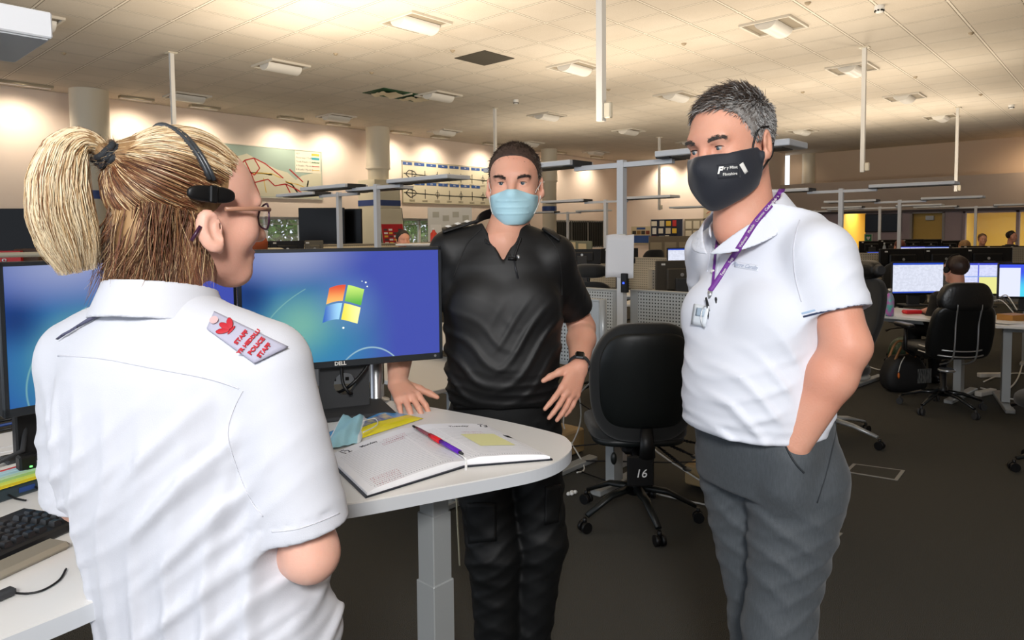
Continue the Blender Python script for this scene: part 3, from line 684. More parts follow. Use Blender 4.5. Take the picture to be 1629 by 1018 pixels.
MB().box((0, 0, .03), (.032, .03, .06), bev=.004).build('bracket_body', m_black, t_); MB().box((.004, -.0155, .036), (.005, .003, .003)).build('indicator', mat('green_led', '40ff60', .5, emit=('60ff60', 2)), t_)
MB().lathe([(0, -.001), (.009, -.001), (.009, .002), (0, .002)], (0, 0, 0), 12).build('screw', m_silver, t_)
ar_ = A(44, 690, 1.66); t_ = thing('screen_bracket', 'black upright bracket clamped to the desk under the left monitor', 'bracket', (ar_[0], ar_[1], DZ), rzR + .9)
MB().box((0, 0, .09), (.055, .03, .18), bev=.004).build('arm_column', m_black, t_); MB().box((0, 0, .006), (.10, .07, .012), bev=.003).build('clamp_plate', m_dark, t_); MB().tube([(-.10, -.05, .012), (-.02, -.03, .03), (.0, 0, .10)], .006, 8).build('brace', m_dark, t_)
# ---- diary
def Pz(px, py, z): return onz(px, py, z)
z_ = DZ + .02
qa = [Pz(523, 719, z_), Pz(584, 776, z_), Pz(738, 729, z_), Pz(656, 676, z_), Pz(776, 671, z_), Pz(875, 719, z_)]
oa = sum(qa) / 6; oa[2] = DZ
di = thing('open_diary', 'open page-a-day diary lying on the white desk, Monday 12 and Tuesday 13', 'diary', oa)
mp = mat('diary_paper', 'efeff2', .6)
def page(c0, c1, s1, s0, name):   # outer far, outer near, spine near, spine far
    N_ = 14; top_ = []; 
    for i in range(9):
        v = i / 8; a = c0 + (c1 - c0) * v; b = s0 + (s1 - s0) * v; row = []
        for j in range(N_ + 1):
            u = j / N_; p = a + (b - a) * u; p = p.copy(); p[2] = DZ + .006 + .010 * (1 - (1 - u) ** 2) ** .5 * 1.15 * (1 - max(0, u - .82) / .18 * .62) + .004; row.append(p - oa)
        top_.append(row)
    q = MB(); q.grid(top_)
    bot = lambda p: (p[0], p[1], .004)
    for rowset in (top_[0], top_[-1], [r_[0] for r_ in top_], [r_[-1] for r_ in top_]):
        q.grid([rowset, [bot(p) for p in rowset]], sm=False)
    return q.build(name, mp, di), top_
pgl, tl = page(qa[0], qa[1], qa[2], qa[3], 'left_pages'); pgr, tr = page(qa[4], qa[5], qa[2], qa[3], 'right_pages')
c5 = [qa[0], qa[1], qa[2], qa[5], qa[4], qa[3]]; cen = sum(c5) / 6
MB().prism([tuple(((p - oa) + (p - cen) / np.linalg.norm(p - cen) * .006)[:2]) for p in c5], .0004, .0042).build('cover', mat('diary_cover', '0d1420', .4), di)
# ruled lines, printed dates, handwriting lines
def on_page(T, u, v, dz=.0004):
    a = v * 8; i = min(int(a), 7); fa = a - i; b = u * 14; j = min(int(b), 13); fb = b - j
    p = (T[i][j] * (1 - fa) * (1 - fb) + T[i + 1][j] * fa * (1 - fb) + T[i][j + 1] * (1 - fa) * fb + T[i + 1][j + 1] * fa * fb).copy(); p[2] += dz; return p
q = MB()
for T in (tl, tr):
    for k in range(24):
        v = .17 + .76 * k / 23
        r0 = [on_page(T, u, v - .0016) for u in np.linspace(.06, .93, 10)]; r1 = [on_page(T, u, v + .0016) for u in np.linspace(.06, .93, 10)]; q.grid([r0, r1])
    for k in range(30): u = .08 + .84 * k / 30; q.grid([[on_page(T, u, .955), on_page(T, u + .008, .955)], [on_page(T, u, .972), on_page(T, u + .008, .972)]])
q.build('ruled_lines', mat('rule_grey', 'a4a8b0', .7), di)
def page_text(T, s, u, v, size, m, nm, flip=False):
    o = on_page(T, u, v, .0008); ex = on_page(T, min(u + .12, .99), v, .0008) - on_page(T, u, v, .0008); ey = on_page(T, u, v - .1, .0008) - o
    if flip: ex = -(on_page(T, u + .12, v, .0008) - o)
    ex /= np.linalg.norm(ex); ey = ey - ex * (ex @ ey); ey /= np.linalg.norm(ey); text_mesh(nm, s, size, [ex, ey], o, m, di, .0001, 'LEFT', bold=.00012)
mi_ = mat('ink', '2c2c34', .7); mr_ = mat('red_ink', 'b87078', .7)
page_text(tl, '12', .10, .10, .027, mi_, 'date_number'); page_text(tl, 'Monday', .30, .115, .016, mi_, 'day_name'); page_text(tl, 'July', .10, .03, .010, mi_, 'month_name')
page_text(tr, '13', .20, .10, .027, mi_, 'date_number', True); page_text(tr, 'Tuesday', .60, .115, .016, mi_, 'day_name', True); page_text(tr, 'July', .16, .03, .010, mi_, 'month_name', True)
rs = np.random.RandomState(4); q = MB()
for T, u0, v0, n in ((tl, .55, .14, 3), (tl, .5, .22, 2), (tl, .1, .82, 6), (tr, .3, .3, 3)):
    for k in range(n):
        u = u0; v = v0 + .035 * k
        while u < u0 + .26:
            w_ = rs.uniform(.008, .02); q.grid([[on_page(T, u, v, .0006), on_page(T, u + w_, v - rs.uniform(0, .01), .0006)], [on_page(T, u, v + .004, .0006), on_page(T, u + w_, v + .003, .0006)]]); u += w_ + .008
q.build('handwriting', mr_, di)
# ribbon, sticky note, corner tab
rb = [(qa[2] + (qa[3] - qa[2]) * .25) + [0, 0, .004], qa[2] + [0, 0, .003], onz(741, 735, DZ + .012), onz(741, 752, DZ - .004), onz(738, 772, DZ - .03), onz(744, 787, DZ - .05)]
q = MB(); rb = cr(rb, 5, False); q.grid([[p - oa - RT * .0028, p - oa + RT * .0028] for p in rb]); ob = q.build('ribbon', mat('ribbon', 'e6e6e6', .5), di); sd = ob.modifiers.new('thickness', 'SOLIDIFY'); sd.thickness = .0006
q = MB(); q.grid([[on_page(tr, u, v, .0012) for u in np.linspace(.20, .62, 6)] for v in np.linspace(.38, .74, 6)]); sn = q.build('sticky_note', mat('sticky', 'e2e0a4', .6), None)
sn.location = tuple(oa); tag(sn, 'pale yellow sticky note stuck on the right page of the diary', 'sticky note')
q = MB(); q.grid([[on_page(tr, u, v, .0012) for u in (.03, .10)] for v in (.40, .48)]); q.build('corner_mark', m_black, di)
# pen on the diary
a = onz(656, 677, DZ + .030); b = onz(736, 722, DZ + .027); dp = (b - a); Lp = np.linalg.norm(dp)
t_ = thing('ballpoint_pen', 'red and purple translucent ballpoint pen lying along the fold of the diary', 'pen', a)
def seg_(u0, u1, r0, r1, m, nm): MB().tube([dp * u0, dp * (u0 * .7 + u1 * .3), dp * u1], [r0, max(r0, r1), r1], 12).build(nm, m, t_)
seg_(.0, .08, .001, .003, m_black, 'tip'); seg_(.08, .38, .0035, .0045, mat('pen_clear', '8a4a55', .15, trans=.3), 'barrel'); seg_(.38, .60, .0062, .0066, mat('pen_red', 'c8101c', .25), 'red_grip'); seg_(.60, .95, .006, .0055, mat('pen_purple', '5a20a8', .2), 'purple_barrel'); seg_(.95, 1, .004, .003, m_dark, 'end_cap')
# wipes packet and folded face mask
def sheet(name, pts, zs, mats_, lab, cat, thick=.012, n=10, parts=None):
    """pillow over a quad of pixels on the desk"""
    P = [onz(x, y, DZ + .006) for x, y in pts]; o_ = sum(P) / 4; o_[2] = DZ; rs = np.random.RandomState(3)
    G = []; 
    for i in range(n + 1):
        v = i / n; row = []
        for j in range(n * 2 + 1):
            u = j / (n * 2); p = (P[0] * (1 - u) + P[1] * u) * (1 - v) + (P[3] * (1 - u) + P[2] * u) * v
            e = min(1, 5 * min(u, 1 - u, v, 1 - v)); p = p.copy(); p[2] = DZ + .0015 + thick * math.sqrt(e) * (.75 + .25 * math.sin(u * 9 + v * 5)) * (1 if 0 < u < 1 and 0 < v < 1 else 0); row.append(p - o_)
        G.append(row)
    return G, o_
G, o_ = sheet('wipes', [(505, 694), (618, 650), (674, 663), (520, 712)], 0, None, '', '')
t_ = thing('wipes_packet', 'blue and yellow soft packet of wipes lying behind the diary', 'packet', o_)
q = MB(); q.grid(G[:7]); q.build('blue_film', mat('film_blue', '2f8fd6', .25, noise=(40, '9fd4f0', .6)), t_)
q = MB(); q.grid(G[6:]); q.build('yellow_film', mat('film_yellow', 'e8d81c', .25), t_)
q = MB(); q.grid([[p + np.array([0, 0, .0012]) for p in row[6:17]] for row in G[3:7]]); q.build('printed_picture', mat('film_print', 'c9bf9a', .3, noise=(60, '1f4f9a', 1)), t_)
G, o_ = sheet('mask', [(545, 664), (584, 667), (574, 703), (513, 716)], 0, None, '', '', .026)
t_ = thing('folded_face_mask', 'folded pale blue surgical mask lying on the yellow edge of the wipes packet', 'face mask', o_ + [0, 0, .004])
for row in G:
    for j, p in enumerate(row): p[2] += .0012 * math.sin(j * 1.3)
q = MB(); q.grid([row[2:19] for row in G]); q.build('pleats', mat('mask_blue', '9fd0dc', .7, bump=(200, .0005)), t_)
q = MB(); q.grid([row[:3] for row in G]); q.grid([row[18:] for row in G]); q.build('white_border', mat('mask_white', 'dfe6e8', .7), t_)
lp = [onz(578, 672, DZ + .03), onz(596, 668, DZ + .025), onz(600, 678, DZ + .02), onz(578, 690, DZ + .02)]; MB().tube([p - o_ for p in cr(lp, 6, False)], .0014, 6).build('ear_loop', m_white, t_)

# ================================================================== LIGHT STANDS
t_ = thing('desk_light_stand', 'white desk light with sensor at the top left corner, its post out of sight', 'light stand', (-1.0, 1.78, DZ), 0, 'light stands')
MB().box((0, 0, .45), (.05, .05, .90)).build('post', m_lampw, t_); MB().box((.3, 0, .90), (.6, .035, .03)).build('crossbar', m_lampw, t_)
MB().box((.95, 0, .955), (.97, .275, .052), bev=.003).build('lamp_head', mat('lamp_near', 'e2e4e8', .4), t_); hh = t_.children[-1]
MB().box((.95, 0, .9275), (.955, .262, .004)).build('underside', mat('lamp_under', 'b4b7ba', .5), hh); MB().box((.86, 0, .924), (.60, .15, .004)).build('louvre', mat('louvre_dark', '707376', .4), hh)
lamp('uplight', 'AREA', (-.1, 1.78, DZ + 1.0), 9, (1, .88, .72), (-.1, 1.78, 4), shape='RECTANGLE', size=.9, size_y=.2)
MB().box((1.33, .02, .9245), (.055, .055, .004)).build('sensor_plate', m_black, hh); MB().sphere((1.33, .02, .920), .018).build('sensor_lens', m_white, hh)
STX = [(3.70, 2.43, 'tall light stand with a white paper sheet taped on it, between the masked men'), (3.88, 5.19, 'white light stand rising behind the middle monitor, left of the man in black'), (4.3, 6.42, 'second white light stand behind the blonde woman’s face, partly over the map'),
       (8.15, 5.62, 'middle distance light stand seen just left of the taped paper sheet'), (8.1, 2.47, 'white light stand right of the man in the polo shirt, nearest on that side'), (12.0, 2.80, 'second light stand right of the polo shirt, behind the nearest one'),
       (12.1, 5.7, 'light stand mostly hidden behind the man in the polo shirt'), (16.5, 5.6, 'far thin light stand in front of the dark blinds'), (16.6, 2.5, 'farthest light stand on the right, before the yellow glass office'), (15.2, 3.9, 'far light stand in front of the black wall screen'), (12.3, 9.5, 'far light stand before the back wall noticeboards')]
for k, (x, y, lab) in enumerate(STX):
    t_lamp(x, y, lab.replace('’s', 's') if 0 else lab.replace('blonde woman’s face', 'spectacles of the blonde woman'), z=1.95 if k else 1.945, zb=0, power=(9, 30, 30, 24, 20, 19, 17, 17, 17, 15, 18)[k])
ps = thing('taped_paper', 'blank white paper sheet taped round the post of the tall light stand', 'paper', (3.70, 2.43, 1.35))
q = MB(); P_ = []
for i in range(8):
    row = []
    for j in range(13):
        u = (j - 6) / 6; row.append((-.027 - .0 - .010 * abs(u) ** 1.5 * (i % 8) / 8 + .028 * abs(u) * 0, -.003 + u * .104 , .13 - .27 * i / 7 - .012 * u * 0 + .004 * math.sin(u * 4)))
    P_.append(row)
q.grid(P_); so_ = q.build('sheet', mat('white_sheet', 'd9dade', .6), ps); md = so_.modifiers.new('thickness', 'SOLIDIFY'); md.thickness = .0006
for zz in (.125, -.125): MB().box((-.0255, 0, zz), (.002, .09, .02)).build('tape', mat('tape', 'c8c4b8', .3), ps)
e = thing('power_module', 'small black module with a blue light low on the tall light stand', 'power module', (3.665, 2.385, 1.13)); MB().box((0, 0, .05), (.03, .045, .12), bev=.004).build('body', m_black, e); MB().box((-.016, 0, .05), (.002, .012, .012)).build('blue_light', mat('blue_led', '2040ff', .5, emit=('3050ff', 1.5)), e)

# ================================================================== NEAR DESK BANK (x about 3.9)
def P2(px, py, D): return A(px, py, D)
partition(3.76, 1.88, PI / 2, 1.04, .72, 1.135, 'bright perforated metal panel between the light stand and the man in the polo shirt')
partition(3.80, 3.1, PI / 2, 1.2, .72, 1.125, 'perforated panel just left of the tall light stand, behind the end panel')
partition(3.06, 2.74, PI / 2, 1.2, .76, 1.14, 'perforated end panel with rounded silver edge beside the elbow of the man in black')
MB_ = MB().tube([(3.06, 2.13, .76), (3.06, 2.13, 1.14)], .02, 12); solo(MB_, 'panel_post', m_frame, 'rounded silver post at the end of the perforated panel by the black sleeve', 'post')
desk(3.44, 1.83, PI / 2, 1.1, .60, .74, 'grey framed desk behind the black chair marked 16')
d2_ = desk(3.30, 3.36, PI / 2, 1.7, .8, .79, 'grey framed desk behind the hip of the man in black')
desk(2.66, 3.2, PI / 2, 1.1, .7, .70, 'low grey framed desk seen between the middle monitor and the man in black')
# ---- chair 16
CH = thing('office_chair', 'black upholstered office chair seen from behind with number 16 on its bracket', 'chair', (3.05, 1.92, 0), math.radians(-47))
star_base(CH, m_shell, r=.32, rot=math.radians(-80), hub=.19)
superell(MB(), (0, .06, .50), (.25, .25, .05), .5, .45, 40, 18, lambda x, y, z: (x, y, z - .035 * max(0, y / .25) ** 2)).build('seat', m_fab, CH)
superell(MB(), (0, .05, .455), (.235, .235, .025), .4, .45).build('seat_pan', m_shell, CH)
MB().box((0, .02, .40), (.17, .24, .06), bev=.02).build('mechanism', m_black, CH)
def bk(x, y, z):
    t1 = (z + .31) / .62; w_ = .90 + .16 * math.sin(PI * min(1, max(0, t1 * .9))) - .16 * max(0, t1 - .65) / .35
    return (x * w_, y - .055 * (1 - (x / .24) ** 2) - .10 * (t1 - .4) + .05 * (t1 - .35) ** 2, z)
superell(MB(), (0, -.21, .775), (.252, .045, .295), .50, .5, 64, 36, bk).build('backrest', m_fab, CH)
superell(MB(), (0, -.232, .79), (.215, .038, .235), .42, .42, 64, 36, bk).build('back_shell', m_shell, CH)
MB().tube([(0, .0, .40), (0, -.22, .39), (0, -.30, .43), (0, -.28, .56)], [.04, .045, .04, .03], 10, flat=.5).build('back_bracket', m_black, CH)
MB().box((-.03, -.285, .355), (.13, .018, .15), bev=.008).build('number_plate', m_black, CH)
text_mesh('number_marking', '16', .058, [(1, 0, 0), (0, 0, 1)], (-.03, -.2955, .345), mat('marker_white', 'e8e8e8', .5, emit=('ffffff', .0)), CH, .0008, shear=.2)
for i_, (a_, l_) in enumerate(((.22, .20), (.30, .17), (.40, .1))):
    q = MB(); p0 = np.array([.10 + .03 * i_, -.02 + .08 * i_, .40]); p1 = p0 + np.array([a_ * .55, -.16 + .05 * i_, -.075 + .02 * i_]); q.tube([p0, p1], .006, 8)
    for z_i in range(6): c_ = p0 + (p1 - p0) * (.3 + z_i * .08); q.sphere(c_, .009, 8, 6)
    lv = q.build('lever', m_black, CH); MB().sphere(p1, (.022, .034, .007), 12, 8).build('paddle', mat('paddle_grey', '3a3c3e', .3), lv)
MB().tube([(-.13, -.12, .56), (-.135, -.14, .40)], .002, 6).sphere((-.135, -.14, .37), (.016, .016, .032)).build('pump_bulb', m_shell, CH)
# litter and cables under the near desks
rs = np.random.RandomState(8)
def cable(pts, r, m, lab, name='floor_cable', n=6):
    pts = [np.array(p, float) for p in pts]; q = MB().tube(cr(pts, n, False), r, 6); return solo(q, name, m, lab, 'cable')
for k in range(7):
    y0 = 2.0 + k * .22; x0 = 3.72
    cable([(x0, y0, .70), (x0 - .1, y0 + .15 * rs.randn(), .45), (x0 - .05, y0 + .2 * rs.randn(), .2), (x0 - .2, y0 + .2 * rs.randn(), .015), (x0 - .35, y0 + .1, .02)], .005, m_black if k % 2 else m_white, ['tangled white cable under the near desk, nearest the chair', 'tangled black cable under the near desk, next to the nearest white one', 'second white cable hanging under the near desk', 'black cable hanging under the near desk, middle of the tangle', 'third white cable hanging under the near desk', 'black cable hanging under the near desk near the hip', 'white cable hanging farthest left under the near desk'][k], 'hanging_cable')
solo(MB().box((3.75, 1.7, .08), (.25, .5, .12), bev=.01), 'storage_box', mat('cardboard', 'a88d62', .8), 'brown cardboard box on the floor behind the chair marked 16', 'box')
solo(MB().box((3.62, 2.95, .09), (.3, .35, .16), bev=.01), 'storage_box', mat('cardboard', 'a88d62', .8), 'brown cardboard box on the floor under the desk by the hip', 'box')
fp = onz(908, 787, 0)
q = MB()
for k in range(4): q.sphere((fp[0] + .015 * k - .02, fp[1] - .012 * (k % 2), .012), (.016, .012, .011), 7, 5)
solo(q, 'crumpled_tissue', mat('tissue', 'e4e4e0', .8), 'small crumpled white tissue on the carpet by the desk foot', 'tissue')
cable([A(715, 585, 3.0), A(722, 620, 3.0), A(716, 650, 3.0), A(728, 690, 3.05), A(724, 740, 3.1), [A(730, 800, 3.1)[0], A(730, 800, 3.1)[1], .01]], .004, mat('cable_cream', 'c8c2a8', .5), 'cream cable hanging beside the left hip of the man in black', 'hanging_cable')
# floor boxes
def floor_box(pts, lab):
    P = [onz(x, y, .004) for x, y in pts]; c_ = sum(P) / 4; t_ = thing('floor_box', lab, 'floor box', (c_[0], c_[1], 0), 0, None)
    inn = [c_ + (p - c_) * .86 for p in P]; q = MB()
    v = [p - [c_[0], c_[1], 0] for p in P + inn]; q.add(v, [(i, (i + 1) % 4, 4 + (i + 1) % 4, 4 + i) for i in range(4)]); v2 = [p + [0, 0, -.0035] for p in v[:4]]
    q.add(v[:4] + v2, [(i, 4 + i, 4 + (i + 1) % 4, (i + 1) % 4) for i in range(4)]); q.build('metal_rim', mat('rim_metal', '8c8c8a', .5, metal=.3), t_)
    MB().add([p - [c_[0], c_[1], .002] for p in inn], [(0, 1, 2, 3)]).build('carpet_lid', mf, t_)
    return t_
floor_box([(1343, 750), (1357, 737), (1440, 748), (1428, 764)], 'rectangular metal rimmed floor socket in the carpet, the farther one')
fb = floor_box([(1262, 858), (1276, 834), (1341, 848), (1318, 868)], 'rectangular metal rimmed floor socket partly behind the grey trouser leg')

# ================================================================== SECOND BANK AND BEYOND
partition(7.9, 4.2, PI / 2, 3.0, .72, 1.16, 'long beige perforated screen behind the tall light stand', m_perfb)
partition(7.9, 7.4, PI / 2, 2.6, .72, 1.16, 'beige perforated screen behind the elbow of the man in black, farther left', m_perfb)
partition(6.0, 3.05, PI / 2 - .25, 1.4, .9, 1.12, 'grey rimmed perforated screen in front of the brown monitor back', mat('perf_mid', '8f8c84', .5) and perf('perf_mid2', '8f8c84', '2a2824', .03, .011))
def bank(x, y, lab): return desk(x, y, PI / 2, 1.6, .8, .74, lab)
bank(7.45, 3.6, 'desk in front of the long beige perforated screen'); bank(7.45, 5.3, 'desk in the second bank, left of the middle distance stand')
office_chair((5.1, 3.55, 0), math.radians(-75), 'black chair with thick headrest behind the near panels, left of the light stand', zt=1.08, bw=.22, bh=.27, headrest=True, group=None)
bm_ = A(1081, 452, 6.2); monitor((bm_[0], bm_[1], .86), rzR + PI + .15, 'brown backed monitor seen from behind, next to the white polo shirt', w=.46, h=.33, zb=.05, backcol=mat('brown_back', '3a342a', .5))
desk(5.72, 3.0, PI / 2 + .3, 1.2, .6, .85, 'desk under the brown backed monitor')
ml = A(1083, 421, 7.9); monitor((ml[0] + .1, ml[1], .76), rzR + .1, 'lit monitor with a white page, left of the bald man with the headset', m_doc, w=.42, h=.28, zb=.27)
desk(8.35, 3.3, PI / 2, 1.6, .7, .76, 'desk under the lit monitor facing the bald man')
for k, (px, D) in enumerate(((925, 9.0), (985, 9.2))):
    p = A(px, 411, D); monitor((p[0], p[1], .74), rzR + PI + .1 * k, ['wide black monitor back left of the middle distance stand', 'black monitor back right of the middle distance stand'][k], w=.50, h=.2, zb=.34)
desk(8.9, 6.9, PI / 2, 2.2, .8, .74, 'far desk carrying the wide black monitor backs')
j = A(1025, 400, 11); office_chair((j[0], j[1], 0), -.5, 'far chair with a black jacket over its back, below the noticeboards', zt=1.22, bw=.2, bh=.28)
gp = A(918, 395, 11.5); t_ = thing('glazed_screen', 'greenish screen with two taped notices, left of the light stands', 'screen', (gp[0], gp[1], 0), PI / 2 - .5)
MB().box((0, 0, .68), (1.1, .03, 1.35)).build('panel', mat('screen_green', '7e826c', .4), t_)
for k in range(2):
    MB().box((-.25 + .42 * k, .02, 1.20 + .02 * k), (.30, .006, .22)).build('notice', mat('notice_paper', 'd8c8a0', .7), t_); MB().box((-.25 + .42 * k, -.02, 1.20 + .02 * k), (.30, .006, .22)).build('notice', mat('notice_paper', 'd8c8a0', .7), t_)
gp = A(1078, 395, 12); t_ = thing('glazed_screen', 'brown glass screen with papers behind the bald man', 'screen', (gp[0], gp[1], 0), rzR)
MB().box((0, 0, .71), (1.0, .03, 1.41)).build('panel', mat('screen_brown', '6f6452', .3), t_)
for k in range(4): MB().box((-.38 + .25 * k, -.02, 1.18), (.2, .006, .26)).build('notice', mat('notice_dim', '8f836c', .7), t_)
# wall boards
def board(lab, cat, name, corner, W_, H_, axis, m, fr=None):
    """axis 'y': on the window wall (x along, facing -y); 'x': on the end wall (facing -x)"""
    t_ = thing(name, lab, cat, corner, 0 if axis == 'y' else -PI / 2)
    MB().box((W_ / 2, -.01, H_ / 2), (W_, .02, H_)).build('board', m, t_)
    if fr:
        q = MB()
        for z in (0, H_): q.box((W_ / 2, -.012, z), (W_ + .03, .03, .02))
        for x in (0, W_): q.box((x, -.012, H_ / 2), (.02, .03, H_))
        q.build('frame', fr, t_)
    return t_
def strokes(t_, name, m, lines, r=.014, y=-.024):
    q = MB()
    for L in lines:
        P = [(x, y, z) for x, z in L]
        for a, b in zip(P[:-1], P[1:]):
            d = np.array([b[0] - a[0], b[2] - a[2]]); l_ = np.linalg.norm(d) + 1e-6; n_ = np.array([-d[1], d[0]]) / l_ * r
            q.add([(a[0] - n_[0], y, a[2] - n_[1]), (b[0] - n_[0], y, b[2] - n_[1]), (b[0] + n_[0], y, b[2] + n_[1]), (a[0] + n_[0], y, a[2] + n_[1])], [(0, 1, 2, 3)])
    return q.build(name, m, t_)
M_ = board('large pale green road map of the coast with red and yellow lines', 'map', 'wall_map', (5.6, WL - .005, 2.28), 3.1, 1.05, 'y', mat('map_sea', '94a698', .6), mat('map_edge', 'c9c4b4', .5))
q = MB()
land = [(.75, .02), (.75, .62), (1.05, .78), (1.35, .88), (1.7, .72), (2.0, .60), (2.25, .55), (2.45, .40), (2.6, .50), (3.08, .62), (3.08, .02)]
q.prism([(x, z) for x, z in land], -.0215, -.0225, 0, lambda x, y, z: (x, z, y)); q.build('land', mat('map_land', 'c4c0a6', .6), M_)
MB().box((2.75, -.0225, .80), (.62, .003, .46)).build('legend', mat('map_legend', 'd5cfba', .6), M_)
mr = mat('map_red', 'a81e1e', .6); my = mat('map_yellow', 'c9a640', .6); mg = mat('map_green', '2f6a3a', .6); mt = mat('map_teal', '2f8f9a', .6)
q = [(1.0, .40), (1.1, .52), (1.3, .74), (1.5, .80), (1.75, .70), (1.95, .56), (2.15, .42)]
strokes(M_, 'road_red', mr, [q, [(1.3, .74), (1.42, .5), (1.5, .3), (1.6, .05)], [(1.0, .4), (1.1, .2), (1.3, .12)], [(1.5, .80), (1.62, .6), (1.5, .45), (1.42, .5), (1.1, .52)], [(1.8, .38), (1.95, .25), (2.2, .3), (2.3, .12)], [(2.3, .62), (2.45, .5), (2.62, .36)], [(2.2, .3), (2.45, .2), (2.6, .12), (2.9, .08)], [(1.3,.12),(1.5,.3),(1.8,.38)]], .012)
strokes(M_, 'road_yellow', my, [[(.8, .62), (1.1, .56), (1.3, .46), (1.6, .50), (1.9, .50), (2.1, .42)], [(1.2, .1), (1.25, .3), (1.1, .35)], [(1.7, .4), (1.75, .1)], [(2.2, .35), (2.5, .3), (2.8, .2), (3.0, .15)]], .008, -.0235)
strokes(M_, 'road_green', mg, [[(1.15, .58), (1.4, .49), (1.65, .5), (1.9, .48)], [(2.2, .35), (2.35, .3), (2.5, .1), (3.0, .12)], [(2.75, .4), (2.7, .2)]], .016, -.0225)
for k, m in enumerate((my, mt, mg, mr, my)): MB().box((2.94, -.025, .97 - .085 * k), (.19, .003, .05 if k < 2 else .015)).build('legend_key', m, M_)
for k, s_ in enumerate(('KEY', 'Motorway / Traffordd', 'Trunk Roads / Cefnffyrdd', 'A Roads / Ffyrdd A', 'B Roads / Ffyrdd B')): text_mesh('legend_text', s_, .055, [(1, 0, 0), (0, 0, 1)], (2.46, -.0245, .97 - .085 * k), mat('map_text', '6f7466', .7), M_, .0005, 'LEFT')
# road junction chart
C_ = board('long cream junction chart with two black road lines and blue number tabs', 'chart', 'junction_chart', (10.98, WL - .005, 2.27), 4.1, 1.03, 'y', mat('chart_cream', 'cdc5aa', .6), mat('chart_edge', 'a39c84', .5))
mn = mat('chart_blue', '274a84', .6); mk = mat('chart_black', '1b1d1a', .6)
for row, zt in ((0, .97), (1, .49)):
    for k in range(10):
        if row and k in (7,): continue
        tb = MB().box((.14 + .40 * k, -.023, zt), (.33, .004, .075)).build('number_tab', mn, C_)
        text_mesh('number', (['33', '33a', '34', '34a', '35', '36', '37', '37a', '38', '38a'] if not row else ['32', '32a', '32b', '33', '33a', '33b', '35', '', '36', '39'])[k], .06, [(1, 0, 0), (0, 0, 1)], (.14 + .40 * k, -.0265, zt), m_white, tb, .0005)
    zl = .70 - .47 * row
    strokes(C_, 'road_lines', mk, [[(.03, zl + .02), (.8, zl), (1.6, zl - .02), (2.4, zl - .01), (3.3, zl - .03), (4.05, zl - .04)]] + [[(.3 + .42 * k, zl - .12), (.3 + .42 * k, zl + .12)] for k in range(9)] + [[(.1, zl + .02), (.2, zl + .11), (.38, zl + .08), (.45, zl)], [(.1, zl), (.25, zl - .10), (.42, zl - .02)]], .011)
    for k in (2, 4, 6): strokes(C_, 'roundabout', mk, [[(.3 + .42 * k + .06 * math.cos(a), zl + .06 * math.sin(a)) for a in np.linspace(0, 2 * PI, 13)]], .006)
    strokes(C_, 'caption_lines', mat('chart_text', '7a745f', .7), [[(.2 + .42 * k, zl - .16 - .03 * j), (.38 + .42 * k, zl - .16 - .03 * j)] for k in range(9) for j in range(2)], .006)
# whiteboard / notices near the man's shoulder
wb = thing('whiteboard', 'small whiteboard with grey notices, left of the shoulder of the man in black', 'whiteboard', (A(716, 360, 9.8)[0], A(716, 360, 9.8)[1], 0), rzR + .2)
MB().box((0, 0, 1.62), (.62, .025, .48)).build('board', mat('wb_white', 'c9c8c0', .3), wb)
for k in range(4): MB().box((-.2 + .14 * k, -.015, 1.76 - .05 * (k % 2)), (.09, .003, .08)).build('notice', mat('wb_note', 'a8a698', .6), wb)
MB().box((-.2, -.015, 1.55), (.15, .003, .14)).build('notice', m_white, wb)
for s_ in (-1, 1): MB().box((s_ * .25, .01, .70), (.03, .02, 1.38)).build('leg', m_frame, wb)
# flip chart with red poster
fc = A(622, 356, 9.5); fl = thing('flip_chart', 'black framed flip chart easel with a red poster, behind the white light stand', 'flip chart', (fc[0], fc[1], 0), rzR + .35)
q = MB()
TL = [(-.18, 1.84), (.13, 1.84), (.20, 1.28), (-.11, 1.28)]
def fcp(x, z): return (x, (z - 1.84) * -.2 - .1, z)
q.add([fcp(*p) for p in TL] + [(a, b + .02, c) for a, b, c in (fcp(*p) for p in TL)], [(3, 2, 1, 0), (4, 5, 6, 7), (0, 1, 5, 4), (1, 2, 6, 5), (2, 3, 7, 6), (3, 0, 4, 7)]); q.build('board', mat('flip_cream', 'b3ab94', .5), fl)
def skew(x, z): return (-.18 + x + (1.84 - z) * .125, (z - 1.84) * -.2 - .106, z)
def sk_quad(x0, x1, z0, z1, dy=0): return [tuple(np.array(skew(a, b)) + [0, dy, 0]) for a, b in ((x0, z0), (x1, z0), (x1, z1), (x0, z1))]
MB().add(sk_quad(.01, .30, 1.31, 1.63), [(0, 1, 2, 3)]).build('red_poster', mat('poster_red', 'a8141c', .5), fl); rp = fl.children[-1]
for k in range(5):
    for j_ in range(4):
        if (k + j_) % 7 == 6: continue
        cc = ['poster_white', 'poster_yellow', 'poster_grey'][(k * 2 + j_) % 3]
        MB().add(sk_quad(.035 + .065 * j_, .085 + .065 * j_, 1.36 + .045 * k, 1.385 + .045 * k, -.004), [(0, 1, 2, 3)]).build('poster_panel', mat(cc, {'poster_white': 'd8cfc8', 'poster_yellow': 'd6a838', 'poster_grey': '4a3a3a'}[cc], .5), rp)
strokes_edges = [fcp(*p) for p in TL]
MB().tube([np.array(p) + [0, .01, 0] for p in strokes_edges], .010, 6, closed=True).build('frame', m_black, fl)
for s_ in (-1, 1): MB().tube([(s_ * .14, -.02, 1.5), (s_ * .30, -.15, .02)], .012, 6).build('leg', m_black, fl)
MB().tube([(0, 0, 1.7), (0, .5, .02)], .012, 6).build('leg', m_black, fl)
